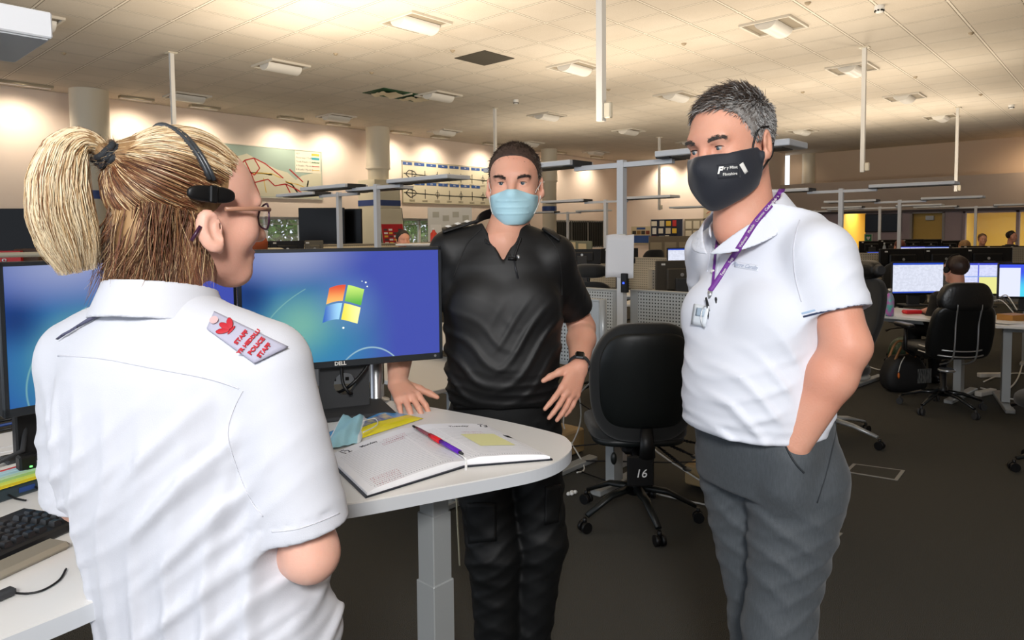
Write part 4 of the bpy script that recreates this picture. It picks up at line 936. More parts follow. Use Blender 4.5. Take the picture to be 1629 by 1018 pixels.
# rail, screens and monitors in the left background
y = 7.2
MB_ = MB().tube([(.6, y, 1.352), (6.7, y, 1.318)], .022, 12); solo(MB_, 'top_rail', mat('rail_beige', 'c6bda6', .4), 'long beige round rail running behind the monitors on the left', 'rail')
for k, x in enumerate((2.05, 3.75, 6.0)): solo(MB().box((x, y + .01, .67), (.07, .04, 1.34)), 'rail_post', m_white, ['pale post under the beige rail, behind the ponytail', 'pale post under the beige rail, in the middle', 'pale post under the beige rail, by the black shoulder'][k], 'post')
partition(4.6, y + .25, 0, 4.4, .72, 1.375, 'dark topped perforated screen just behind the beige rail', m_perfb)
desk(3.2, 7.75, 0, 5.0, .8, .74, 'long desk behind the beige rail on the left')
p = A(20, 370, 8.3); monitor((p[0], p[1], .74), rzR + .25, 'large switched-off black screen at the far left edge', w=.72, h=.62, zb=.48, badge=False)
for k, (px, w_, py0, py1) in enumerate(((512, .84, 331, 389), (551, .50, 333, 389))):
    D = 9.6 + .3 * k; p = A(px, 360, D); h_ = (py1 - py0) * D / 1104
    monitor((p[0], p[1], .9), rzR + .12 - .2 * k, ['large black wall-size screen above the middle monitor, left of the pair', 'large black screen above the middle monitor, right of the pair'][k], w=w_ * (.74 if k == 0 else .9), h=h_, zb=1.5 + (373 - py1) * D / 1104 - .9, badge=False, name='display_screen')
for k, (px, wpx) in enumerate(((415, 40), (452, 55), (495, 30))):
    D = 7.9; p = A(px + 4, 386, D); monitor((p[0], p[1], .74), PI + rzR + .45, ['back of a black monitor beside the chin of the blonde woman', 'back of a black monitor with round badge, above the middle monitor', 'back of a grey brown monitor next to the badge monitor'][k], w=wpx * D / 1104 * .95, h=.25, zb=.44, backcol=None if k < 2 else mat('taupe_back', '5b5445', .5))
sp = A(405, 385, 7.6); sv = MB().sphere((sp[0], sp[1], 1.42), (.14, .12, .10), 16, 10).lathe([(.05, 1.30), (.13, 1.32), (.14, 1.42)], (sp[0], sp[1], 0), 14)
solo(sv, 'orange_cap', mat('orange_cloth', 'a8512a', .8), 'rust orange hat resting on the screen beside the nose of the blonde woman', 'hat')
bf = A(14, 408, 7.6); t_ = thing('box_file', 'bright red box file at the left edge below the black screen', 'box file', (bf[0], bf[1], 1.13), rzR + .3); MB().box((0, 0, .11), (.30, .24, .22)).build('case', mat('file_red', 'c01818', .4), t_); MB().lathe([(.012, -.001), (.022, -.001), (.022, .003), (.012, .003)], (0, 0, 0), 14).build('finger_ring', m_silver, t_); t_.children[-1].location = (0, -.125, .12); t_.children[-1].rotation_euler = (PI / 2, 0, 0)
bx = A(48, 398, 7.7); solo(MB().box((bx[0], bx[1], 1.30), (.24, .2, .14), rz=rzR + .2, bev=.006), 'cardboard_box', mat('box_brown', '4f3a2c', .7), 'dark brown box on the screen top right of the red box file', 'box')
bx = A(70, 390, 7.8); solo(MB().lathe([(0, 1.22), (.06, 1.22), (.075, 1.45), (.065, 1.45), (.05, 1.24)], (bx[0], bx[1], 0), 18), 'mesh_bin', mat('mesh_bin', '3f443f', .5, noise=(60, '777c70', 1, (1, 1, .3))), 'dark mesh pot standing left of the ponytail', 'pot')
desk(bf[0] + .25, bf[1] + .05, rzR + .25, 1.1, .5, 1.13, 'raised shelf desk carrying the red box file at the left edge')
bt = A(690, 378, 8.6); t_ = thing('bottle', 'red drink bottle standing by the left shoulder of the man in black', 'bottle', (bt[0], bt[1], 1.375)); MB().lathe([(0, 0), (.04, 0), (.042, .02), (.042, .12), (.02, .15), (.016, .17), (0, .17)], n=16).build('bottle_body', mat('red_bottle', 'c23018', .3), t_); MB().lathe([(0, .165), (.018, .165), (.018, .185), (0, .185)], n=12).build('cap', m_white, t_)
desk(bt[0] + .1, bt[1] + .1, rzR, .9, .5, 1.375, 'high pale ledge behind the left shoulder of the man in black')
# end wall: poster, noticeboard, pelmet lamp
Pb = board('poster with a photo strip and blue base on the back wall', 'poster', 'wall_poster', (20.94, 13.35, 1.05), .8, .62, 'x', mat('poster_cream', 'c4b896', .6))
MB().box((.40, -.023, .18), (.74, .004, .26)).build('blue_base', mat('poster_blue', '2a4f8c', .6), Pb)
for k in range(4): MB().box((.13 + .18 * k, -.023, .41), (.15, .004, .12)).build('photo', mat('photo_%d' % k, ['2c2a26', '8a6a3a', '3a3630', '7a3a2a'][k], .5), Pb)
MB().box((.40, -.023, .55), (.35, .004, .07)).build('blue_title', mat('poster_blue', '2a4f8c', .6), Pb)
Nb = board('dark blue noticeboard crowded with papers on the back wall', 'noticeboard', 'noticeboard', (20.94, 12.55, 1.12), 1.2, .78, 'x', mat('felt_navy', '232a3e', .9), m_grey)
rs = np.random.RandomState(5)
for k in range(11):
    x = .14 + .26 * (k % 4) + rs.uniform(-.03, .03); z = .64 - .25 * (k // 4); MB().box((x, -.023 - .002 * k, z), (rs.uniform(.14, .22), .003, rs.uniform(.15, .22))).build('notice', mat('nb_%d' % (k % 5), ['d8d2c0', 'c9c0a8', 'd9b23a', 'b02a2a', 'dcdcd4'][k % 5], .7), Nb)
N2 = board('plain board with rows of pale papers to the right of the navy noticeboard', 'noticeboard', 'noticeboard', (20.94, 11.28, 1.12), 1.2, .78, 'x', mat('felt_grey', '8a806c', .9))
for k in range(8): MB().box((.15 + .28 * (k % 4), -.023, .58 - .32 * (k // 4)), (.22, .003, .26)).build('notice', mat('nb_pale', 'cfc6ae', .7), N2)
Nm = board('pale wall map above the papers beside the polo shirt collar', 'map', 'wall_map', (20.94, 10.6, 1.75), 1.0, .75, 'x', mat('map_pale', 'b9ac90', .6)); strokes(Nm, 'road_red', mr, [[(.1, .3), (.4, .5), (.8, .4)], [(.3, .1), (.4, .5), (.5, .7)]], .008)
# office side of the end wall
tv = thing('wall_screen', 'black screen mounted on the lavender wall', 'screen', (XF - .03, 5.55, 1.42)); MB().box((0, 0, .26), (.05, .95, .52), bev=.008).build('housing', m_black, tv); MB().box((-.027, 0, .26), (.004, .90, .47)).build('screen', m_scr, tv)
ae = thing('safety_sign', 'green defibrillator sign with a white heart on a pale board', 'sign', (XF - .02, 5.93, 1.08)); MB().box((0, 0, .14), (.02, .22, .30)).build('backing', mat('sign_pale', 'b8b8ae', .5), ae); MB().box((-.012, 0, .16), (.006, .17, .22)).build('green_panel', mat('sign_green', '1f7a48', .5), ae)
q = MB(); hp = [(math.sin(a) ** 3 * .05, (.052 * math.cos(a) - .02 * math.cos(2 * a) - .008 * math.cos(3 * a))) for a in np.linspace(0, 2 * PI, 24, endpoint=False)]
q.prism(hp, -.018, -.016, 0, lambda x, y, z: (z, x, .165 + y)); q.build('heart', m_white, ae)
for k, y in enumerate((6.60, 6.30, 6.15)):
    t_ = thing('framed_picture', ['narrow framed picture on the yellow wall, left one', 'narrow framed picture on the yellow wall, middle one', 'narrow framed picture on the yellow wall, right one'][k], 'picture', (XF + 3.34, y * 1.15 - .25, 1.15)); MB().box((0, 0, .25), (.03, .16, .52)).build('frame', m_black, t_); MB().box((-.017, 0, .25), (.004, .10, .42)).build('print', mat('print_tan', 'a88a5a', .6), t_)

# ================================================================== RIGHT-HAND BANK (x 5 to 9)
d_ = desk(6.95 + FW[0] * .38, 1.30 + FW[1] * .38, PI / 2 - .12, 1.05, .75, .72, 'white topped desk with the water bottle, left of the big black chair')
desk(7.05 + FW[0] * .3, .10 + FW[1] * .3, PI / 2 + .25, 1.35, .80, .72, 'white topped desk right of the big black chair, with papers')
for k, (px, D, s_) in enumerate(((1460, 7.0, m_doc), (1566, 6.85, m_app), (1640, 6.5, m_desk))):
    p = A(px, 450, D); monitor((p[0], p[1], .72), rzR + [.05, -.05, -.25][k], ['lit monitor with a white document, left of the seated headset wearer', 'lit monitor with white and yellow windows behind the seated headset wearer', 'lit monitor with a bright blue desktop at the right edge'][k], s_, w=.54, h=.335, zb=.115)
partition(A(1600, 480, 7.3)[0] + .1, A(1600, 480, 7.3)[1], rzR - .1, 1.6, .70, 1.12, 'grey perforated screen behind the lit monitors on the right', m_perf)
bt = A(1415, 500, 6.25); t_ = thing('water_bottle', 'pink and turquoise water bottle on the desk corner', 'bottle', (bt[0], bt[1], .72))
MB().lathe([(0, 0), (.033, 0), (.036, .01), (.036, .15), (.028, .18), (.016, .205), (.016, .215), (0, .215)], n=20).build('bottle_body', mat('bottle_swirl', 'd06cc8', .35, noise=(22, '3cc8b8', 1)), t_); MB().lathe([(0, .21), (.018, .21), (.018, .245), (0, .248)], n=16).build('cap', m_silver, t_)
rc = A(1451, 490, 6.4); solo(MB().box((rc[0], rc[1], .738), (.16, .08, .035), rz=rzR, bev=.012), 'glasses_case', mat('case_red', 'd8202c', .4), 'bright red case lying on the desk beside the water bottle', 'case')
bx = A(1612, 503, 5.9); solo(MB().box((bx[0], bx[1], .745), (.20, .14, .05), rz=rzR + .3), 'wooden_box', mat('wood_box', 'b07c3c', .6), 'low wooden box on the right desk', 'box')
for k in range(3): bx = A(1618 - 9 * k, 514 + 2 * k, 5.7); solo(MB().box((bx[0], bx[1], .722 + .003 * k), (.21, .15, .003), rz=rzR + .2 * k), 'paper_sheet', mat('paper', 'dfe0e2', .6), ['white paper on the right desk beside the resting hand, lowest', 'white paper on the right desk, middle of three', 'white paper on the right desk, topmost of three'][k], 'paper')
for k in range(3): a = A(1575 + 4 * k, 480, 6.6); b = A(1612 + 3 * k, 497 - 2 * k, 6.3); cable([a, (a + b) / 2 + [0, 0, .06 + .02 * k], b], .005, [m_white, m_black, m_white][k], ['white lead looping below the yellow window monitor, left one', 'black lead looping below the yellow window monitor', 'white lead looping below the yellow window monitor, right one'][k], 'desk_cable')
# the big executive chair seen from behind
EX = thing('executive_chair', 'large black leather chair with chrome back rails, seen from behind', 'chair', (*A(1500, 620, 5.75)[:2], 0), math.radians(-50)); EX.scale = (.88, .88, 1)
star_base(EX, m_black, r=.36, rot=math.radians(-75), hub=.17, wheel=m_dark)
for ch in EX.children:
    if ch.name.startswith('star_leg'): ch.data.materials[0] = mat('polished_black', '2a2c2e', .2, metal=.5)
superell(MB(), (0, .06, .50), (.27, .27, .06), .5, .4).build('seat', m_leather, EX)
def eb(x, y, z): return (x * (1 - .12 * max(0, z / .3)), y - .03 * (1 - (x / .28) ** 2) - .08 * (z / .3) , z)
superell(MB(), (0, -.25, .68), (.285, .05, .22), .35, .4, 48, 24, eb).build('lower_back', m_leather, EX)
superell(MB(), (0, -.30, .965), (.235, .05, .115), .45, .4, 48, 20, lambda x, y, z: (x * (1 - .2 * max(0, z / .1)), y - .04 * (1 - (x / .24) ** 2), z)).build('upper_back', m_leather, EX)
superell(MB(), (0, -.352, .965), (.115, .018, .10), .5, .6, 32, 16).build('centre_shell', m_shell, EX)
for s_ in (-1, 1): MB().tube(cr([(s_ * .10, -.35, 1.02), (s_ * .105, -.375, .90), (s_ * .10, -.345, .76), (s_ * .10, -.335, .56), (s_ * .10, -.29, .46), (s_ * .10, -.12, .40)], 6, False), .0075, 10).build('chrome_rail', m_silver, EX)
MB().box((0, -.357, .835), (.22, .012, .008)).build('chrome_strip', m_silver, EX); MB().box((0, -.374, .93), (.06, .006, .010)).build('metal_label', m_silver, EX)
for k in range(2): MB().tube(cr([(.30 * math.sin(a), -.04 - .29 * math.cos(a), .565 - .045 * k - .03 * math.cos(a)) for a in np.linspace(-1.35, 1.35, 9)], 4, False), .006, 8).build('lumbar_ring', m_silver, EX)
MB().lathe([(.0, .33), (.07, .33), (.075, .345), (.05, .36), (0, .36)], (0, -.05, 0), 20).build('silver_disc', m_silver, EX)
for s_ in (-1, 1):
    MB().tube([(s_ * .24, .05, .45), (s_ * .33, .05, .5), (s_ * .33, .05, .68)], .018, 8).build('arm_post', m_black, EX); superell(MB(), (s_ * .33, .08, .70), (.045, .14, .02), .5, .5).build('arm_pad', m_leather, EX)
# tall black chair beside the polo sleeve
TC = thing('tall_office_chair', 'tall black chair with padded headrest and silver base, right of the white polo sleeve', 'chair', (*A(1318, 640, 5.0)[:2], 0), math.radians(62))
star_base(TC, mat('alu_base', 'b4b6b6', .35, metal=.5), r=.36, rot=math.radians(55), hub=.16)
superell(MB(), (0, .06, .52), (.25, .26, .045), .5, .45).build('seat', m_fab, TC); superell(MB(), (0, .05, .47), (.24, .25, .02), .4, .4).build('seat_pan', mat('pan_grey', '9c9c98', .5), TC)
def tb_(x, y, z): return (x * (1 - .1 * abs(z / .32)), y - .04 * (1 - (x / .24) ** 2) - .12 * (z / .32) + .06 * (z / .32) ** 2, z)
superell(MB(), (0, -.22, .84), (.23, .05, .31), .4, .45, 48, 30, tb_).build('backrest', m_fab, TC)
MB().tube([(0, .0, .47), (0, -.20, .45), (0, -.29, .6), (0, -.31, .95), (0, -.33, 1.2)], [.03, .035, .03, .022, .016], 8).build('back_spine', mat('spine_grey', '3a3b3c', .4), TC)
superell(MB(), (0, -.31, 1.21), (.155, .06, .07), .7, .55, fn=lambda x, y, z: (x, y + 1.2 * x * x, z)).build('headrest', m_leather, TC)
MB().tube([(-.155, -.28, 1.21), (-.19, -.27, 1.215)], [.045, .03], 14).build('headrest_joint', m_dark, TC)
# chair just outside the right edge: only its casters show
office_chair((5.35, .28, 0), 1.2, 'black wheeled chair at the right picture edge, only its casters in view', zt=1.0, rot=.9)
# black bag with brown handles and things under the desk
bg = onz(1437, 622, 0); t_ = thing('tote_bag', 'black bag with brown leather handles under the desk, hung with a keyboard patterned cloth', 'bag', (bg[0], bg[1], 0), rzR)
superell(MB(), (0, 0, .17), (.20, .10, .17), .5, .5, fn=lambda x, y, z: (x * (1 - .35 * max(0, z / .17)), y, z)).build('bag_body', mat('bag_black', '0e0e10', .6), t_)
for s_ in (-1, 1): MB().tube(cr([(-.12, s_ * .05, .28), (-.06, s_ * .06, .42), (0, s_ * .05, .46), (.05, s_ * .06, .38), (.09, s_ * .05, .24)], 5, False), .011, 8).build('handle', mat('tan_leather', '9a6a3c', .5), t_)
MB().box((.14, -.09, .16), (.14, .01, .13), rz=.2).build('patterned_flap', mat('flap', '26282a', .6, noise=(30, '8a8c8a', .6, (3, 1, .6))), t_); MB().tube(cr([(-.05, -.10, .34), (-.09, -.11, .28), (-.11, -.11, .2)], 4, False), .004, 6).build('white_cord', m_white, t_); MB().sphere((-.11, -.115, .17), (.010, .010, .028)).build('orange_tag', mat('tag_orange', 'd06a20', .5), t_)
gb = onz(1445, 600, 0); solo(MB().sphere((gb[0] + .2, gb[1] + .1, .20), (.16, .14, .18), 14, 10), 'bin_liner', mat('green_bag', '1c3a22', .35, bump=(20, .02)), 'dark green plastic sack behind the black bag', 'sack')
# white cables and power strips on the floor at right
def fc_(pts): return [onz(x, y, .012) for x, y in pts]
cable(fc_([(1565, 607), (1590, 597), (1612, 594), (1640, 594)]), .007, m_white, 'white floor cable running flat at the right, uppermost')
cable(fc_([(1560, 617), (1585, 622), (1605, 618), (1620, 600), (1628, 572)]), .007, m_white, 'white floor cable curving upward at the right edge')
cable(fc_([(1592, 622), (1600, 632), (1618, 635), (1634, 630)]), .007, m_white, 'lowest white floor cable, curling at the right edge')
cable(fc_([(1382, 583), (1398, 588), (1415, 588)]), .006, m_white, 'short white cable on the carpet right of the grey forearm chair')
for k, (px, py) in enumerate(((1577, 600), (1568, 628))): p = onz(px, py, 0); solo(MB().box((p[0], p[1], .022), (.26, .06, .044), rz=rzR + .5 * k, bev=.006), 'power_strip', mat('strip_white', 'c8c4bc', .5), ['white power strip on the floor right of the big chair', 'white power strip on the floor nearest the big chair wheels'][k], 'power strip')
# backs of the next bank
for k in range(3):
    p = A(1432 + 68 * k, 424, 8.2 + .05 * k); monitor((p[0], p[1], .74), PI + rzR + [.1, 0, -.1][k], ['black monitor back above the lit document monitor, left of three', 'black monitor back above the seated head, middle of three', 'black monitor back with white sticker, right of three'][k], w=.56, h=.33, zb=.20)
desk(9.5, 1.75, PI / 2, 1.9, .55, .74, 'desk carrying the row of three black monitor backs')
j = A(1463, 430, 7.5); office_chair((j[0] + .3, j[1] + .1, 0), math.radians(-230), 'dark chair with a white dot on its back, above the lit document monitor', zt=1.10, bw=.25, bh=.25, rot=.1)
for k, (px, py, D, s_) in enumerate(((1400, 411, 11.6, m_doc), (1452, 404, 12.2, m_app), (1490, 404, 12.2, m_doc))):
    p = A(px, py, D); monitor((p[0], p[1], .74), rzR, ['far lit monitor with a white page, left of three small ones', 'far lit monitor, middle of three small ones', 'far lit monitor, right of three small ones'][k], s_, w=.44, h=.27 if k else .25, zb=p[2] - .74 - .13)
desk(A(1440, 430, 12.1)[0], A(1440, 430, 12.1)[1], rzR, 1.5, .6, .74, 'far desk under the three small lit monitors')
bl = ['left pair, near the green sign', 'left pair, nearer the black wall screen', 'below the black wall screen', 'below the yellow panel', 'right of the yellow panel', 'below the side room window, left', 'below the side room window, middle', 'below the side room window, right']
for k, (px, py, D) in enumerate(((1384, 394, 13.5), (1415, 392, 13.5), (1450, 391, 13.6), (1478, 391, 13.7), (1508, 393, 13.8), (1548, 395, 11.5), (1585, 395, 11.5), (1622, 395, 11.5))):
    p = A(px, py, D); monitor((p[0], p[1], .74), PI + rzR, 'small far black monitor back, ' + bl[k], w=(.45 if k < 5 else .42), h=.25 if k < 5 else .16, zb=p[2] - .74 - .12, group=None)
desk(A(1450, 430, 13.9)[0], A(1450, 430, 13.9)[1], rzR, 2.6, .7, .74, 'farthest desk, below the black wall screen'); desk(A(1592, 430, 11.5)[0], A(1592, 430, 11.5)[1], rzR, 1.3, .5, .74, 'far desk below the side room window')
p = A(1590, 412, 11.0); partition(p[0], p[1], rzR, 1.5, .72, 1.20, 'far beige perforated screen at the right edge', m_perfb)
p = A(1370, 425, 9.2); partition(p[0], p[1], rzR, .85, .72, 1.19, 'far beige perforated screen right of the white shirt', m_perfb)
p = A(1376, 393, 14.5)
for k in range(2): office_chair((p[0] + .75 * k, p[1] + .3, 0), .4, ['far grey backed chair by the yellow doorway, nearer one', 'far grey backed chair by the yellow doorway, farther one'][k], zt=1.2, bw=.26, bh=.3)
cp = A(1407, 384, 13.2); t_ = thing('drink_bottle', 'tiny clear bottle on the far desk below the green sign', 'bottle', (cp[0], cp[1], 1.02)); MB().lathe([(0, 0), (.03, 0), (.03, .14), (.012, .19), (.012, .21), (0, .21)], n=12).build('bottle_body', mat('clear_plastic', 'b8c0c8', .1, alpha=.6), t_); MB().lathe([(0, .2), (.014, .2), (.014, .225), (0, .225)], n=10).build('cap', m_white, t_)

# ================================================================== SCULPTING: smooth distance fields turned into one skin
def N3(v): v = np.array(v, float); return v / np.linalg.norm(v)
def f32(v): return np.asarray(v, np.float32)
def cap(P, a, b, ra, rb=None, k=None):
    rb = ra if rb is None else rb; a = f32(a); b = f32(b); ab = b - a; pa = P - a
    t = np.clip((pa @ ab) / max(float(ab @ ab), 1e-9), 0, 1); return np.sqrt(((pa - t[:, None] * ab) ** 2).sum(1)) - (ra + (rb - ra) * t)
def ell(P, c, r, M=None):
    q = P - f32(c)
    if M is not None: q = q @ f32(M).T
    r = f32(r); k0 = np.sqrt(((q / r) ** 2).sum(1)) + 1e-6; k1 = np.sqrt(((q / r ** 2) ** 2).sum(1)) + 1e-6
    return k0 * (k0 - 1) / k1
def smin(a, b, k):
    h = np.clip(.5 + .5 * (b - a) / k, 0, 1); return b + (a - b) * h - k * h * (1 - h)
def smax(a, b, k): return -smin(-a, -b, k)
def chain(P, pts, rs, k=.02):
    d = None
    for i in range(len(pts) - 1):
        e = cap(P, pts[i], pts[i + 1], rs[i], rs[i + 1]); d = e if d is None else smin(d, e, k)
    return d
def loft(P, o, F, st, e=2.3):
    """F rows: right, forward, up axes; st rows: z, cx, cy, rx, ry"""
    q = (P - f32(o)) @ f32(F).T; st = np.array(st); z = q[:, 2]; zz = np.clip(z, st[0, 0], st[-1, 0])
    I = lambda c: np.interp(zz, st[:, 0], st[:, c]).astype(np.float32)
    def S(c):   # smooth the polyline a little
        return (I(c) * 2 + np.interp(np.clip(z + .03, st[0, 0], st[-1, 0]), st[:, 0], st[:, c]) + np.interp(np.clip(z - .03, st[0, 0], st[-1, 0]), st[:, 0], st[:, c])).astype(np.float32) / 4
    rx, ry = S(3), S(4); x = np.abs(q[:, 0] - S(1)) / rx; y = np.abs(q[:, 1] - S(2)) / ry
    k0 = (x ** e + y ** e) ** (1 / e) + 1e-6
    d = (k0 - 1) * np.minimum(rx, ry) * .9
    ov = np.maximum(z - st[-1, 0], st[0, 0] - z)
    return np.maximum(d, ov) if True else d
def plane(P, p, n): return (P - f32(p)) @ f32(N3(n))
def creases(P, dr, freq, amp, ph=0., warp=1.2, sharp=2., bend=3.):
    d = N3(dr); a = np.cross(d, [0.3, .5, .81]); a = N3(a); b = np.cross(d, a)
    freq = freq * 2.7; u = P @ f32(d) * freq; v = P @ f32(a); w = P @ f32(b)
    s = np.sin(u + ph + warp * 1.2 * np.sin(v * 17 + ph * 2) + .9 * warp * np.sin(w * 23 + 1.3 * ph + 2 * np.sin(v * 9)) + bend * v * 3)
    pm = .5 + .5 * np.sin(v * 14 + ph * 3 + 1.5 * np.sin(w * 11 + ph)) * np.sin(P @ f32(d) * 13 + ph * 1.7)
    return amp * .62 * (.5 + .5 * s) ** sharp * (.25 + .95 * pm)
def surf(f, lo, hi, h):
    lo = np.array(lo, float); hi = np.array(hi, float); C = 4
    n = np.ceil((hi - lo) / (h * C)).astype(int) * C + 1
    ax = [lo[i] + h * np.arange(n[i]) for i in range(3)]
    cn = (n - 1) // C + 1
    cx = [a[::C] for a in ax]
    G = np.stack(np.meshgrid(*cx, indexing='ij'), -1).reshape(-1, 3).astype(np.float32)
    D = f(G).reshape(cn)
    near = np.abs(D) < h * C * 2.4
    # cells (blocks) that have any near corner
    B = np.zeros(cn - 1, bool)
    for i in (0, 1):
        for j in (0, 1):
            for k in (0, 1): B |= near[i:cn[0] - 1 + i, j:cn[1] - 1 + j, k:cn[2] - 1 + k]
    V = np.repeat(np.repeat(np.repeat(D, C, 0), C, 1), C, 2)[:n[0], :n[1], :n[2]].astype(np.float32)
    M = np.zeros(n, bool); Bf = np.repeat(np.repeat(np.repeat(B, C, 0), C, 1), C, 2)
    for i in (0, 1):
        for j in (0, 1):
            for k in (0, 1): M[i:n[0] - 1 + i, j:n[1] - 1 + j, k:n[2] - 1 + k] |= Bf
    idx = np.argwhere(M)
    for s in range(0, len(idx), 400000):
        q = idx[s:s + 400000]; P = (lo + q * h).astype(np.float32); V[q[:, 0], q[:, 1], q[:, 2]] = f(P)
    S = V < 0
    cnt = np.zeros(n - 1, np.int8)
    for i in (0, 1):
        for j in (0, 1):
            for k in (0, 1): cnt += S[i:n[0] - 1 + i, j:n[1] - 1 + j, k:n[2] - 1 + k]
    act = (cnt > 0) & (cnt < 8); cid = -np.ones(n - 1, np.int64); ci = np.argwhere(act); cid[act] = np.arange(len(ci))
    acc = np.zeros((len(ci), 3)); num = np.zeros(len(ci))
    E = [((0, 0, 0), (1, 0, 0)), ((0, 1, 0), (1, 1, 0)), ((0, 0, 1), (1, 0, 1)), ((0, 1, 1), (1, 1, 1)), ((0, 0, 0), (0, 1, 0)), ((1, 0, 0), (1, 1, 0)), ((0, 0, 1), (0, 1, 1)), ((1, 0, 1), (1, 1, 1)), ((0, 0, 0), (0, 0, 1)), ((1, 0, 0), (1, 0, 1)), ((0, 1, 0), (0, 1, 1)), ((1, 1, 0), (1, 1, 1))]
    for a, b in E:
        a = np.array(a); b = np.array(b); A_ = ci + a; B_ = ci + b
        va = V[A_[:, 0], A_[:, 1], A_[:, 2]]; vb = V[B_[:, 0], B_[:, 1], B_[:, 2]]; m = (va < 0) != (vb < 0)
        t_ = (va / (va - vb + 1e-12))[m][:, None]; acc[m] += a + (b - a) * t_; num[m] += 1
    pos = lo + (ci + acc / num[:, None]) * h
    quads = []
    for axn, (u, v) in enumerate(((1, 2), (2, 0), (0, 1))):
        sl = [slice(1, n[i] - 1) for i in range(3)]; sl[axn] = slice(0, n[axn] - 1)
        sl2 = list(sl); sl2[axn] = slice(1, n[axn])
        A_ = S[tuple(sl)]; B_ = S[tuple(sl2)]; e = np.argwhere(A_ != B_)
        if not len(e): continue
        inside = A_[e[:, 0], e[:, 1], e[:, 2]]
        base = e.copy(); 
        for i in range(3):
            if i != axn: base[:, i] += 1
        du = np.zeros(3, int); du[u] = 1; dv = np.zeros(3, int); dv[v] = 1
        g = lambda c: cid[c[:, 0], c[:, 1], c[:, 2]]
        q = np.stack([g(base - du - dv), g(base - dv), g(base), g(base - du)], 1)
        q[~inside] = q[~inside][:, ::-1]; quads.append(q)
    F = np.concatenate(quads); F = F[(F >= 0).all(1)]
    return pos, F
def smooth_pos(pos, F, it=1, w=.5):
    e = np.concatenate([F[:, [0, 1]], F[:, [1, 2]], F[:, [2, 3]], F[:, [3, 0]]]); 
    for _ in range(it):
        s = np.zeros_like(pos); c = np.zeros(len(pos))
        for a, b in ((0, 1), (1, 0)):
            for k in range(3): s[:, k] += np.bincount(e[:, a], pos[e[:, b], k], len(pos))
            c += np.bincount(e[:, a], minlength=len(pos))
        pos = pos + w * (s / np.maximum(c, 1)[:, None] - pos)
    return pos
def skin(name, f, lo, hi, h, mats, parent, off, zone=None, it=1, join=None):
    pos, F = surf(f, lo, hi, h); pos = smooth_pos(pos, F, it)
    if join: 
        for p2, F2 in join: F = np.concatenate([F, F2 + len(pos)]); pos = np.concatenate([pos, p2])
    me = bpy.data.meshes.new(name); me.vertices.add(len(pos)); me.vertices.foreach_set('co', (pos - np.array(off)).astype(np.float32).ravel())
    me.loops.add(len(F) * 4); me.loops.foreach_set('vertex_index', F.ravel().astype(np.int32)); me.polygons.add(len(F))
    me.polygons.foreach_set('loop_start', np.arange(0, len(F) * 4, 4, dtype=np.int32)); 
    me.update(calc_edges=True); me.polygons.foreach_set('use_smooth', np.ones(len(F), bool))
    mats = mats if isinstance(mats, (list, tuple)) else [mats]
    for m in mats: me.materials.append(m)
    if zone is not None:
        c = pos[F].mean(1); me.polygons.foreach_set('material_index', zone(c).astype(np.int32))
    me.validate(); me.update()
    o = bpy.data.objects.new(name, me); COL.objects.link(o)
    if parent is not None: o.parent = parent
    return o
def strands(name, paths, rad, mats, parent, off, mi=None, taper=True):
    """paths N x K x 3 -> thin three-sided hairs in one mesh"""
    P = np.asarray(paths, float); N_, K = P.shape[:2]; T = np.gradient(P, axis=1); T /= np.linalg.norm(T, axis=2, keepdims=True) + 1e-9
    rs = np.random.RandomState(1); ref = rs.normal(size=(N_, 1, 3)); U = np.cross(T, ref); U /= np.linalg.norm(U, axis=2, keepdims=True) + 1e-9; B_ = np.cross(T, U)
    prof = (1 - .85 * np.linspace(0, 1, K) ** 3) if taper else np.ones(K)
    r = (rad if np.ndim(rad) else np.full(N_, rad))[:, None] * prof[None]
    vs = np.stack([P + r[..., None] * (math.cos(a) * U + math.sin(a) * B_) for a in (0, 2.094, 4.189)], 2)   # N K 3 3
    idx = np.arange(N_ * K * 3).reshape(N_, K, 3); q = []
    for k in range(3):
        k2 = (k + 1) % 3; q.append(np.stack([idx[:, :-1, k], idx[:, :-1, k2], idx[:, 1:, k2], idx[:, 1:, k]], -1).reshape(-1, 4))
    F = np.concatenate(q); me = bpy.data.meshes.new(name); me.vertices.add(N_ * K * 3)
    me.vertices.foreach_set('co', (vs.reshape(-1, 3) - np.array(off)).astype(np.float32).ravel()); me.loops.add(len(F) * 4); me.loops.foreach_set('vertex_index', F.ravel().astype(np.int32))
    me.polygons.add(len(F)); me.polygons.foreach_set('loop_start', np.arange(0, len(F) * 4, 4, dtype=np.int32)); me.update(calc_edges=True)
    me.polygons.foreach_set('use_smooth', np.ones(len(F), bool))
    mats = mats if isinstance(mats, (list, tuple)) else [mats]
    for m in mats: me.materials.append(m)
    if mi is not None: me.polygons.foreach_set('material_index', np.tile(np.repeat(np.asarray(mi), K - 1), 3).astype(np.int32))
    o = bpy.data.objects.new(name, me); COL.objects.link(o); o.parent = parent; return o
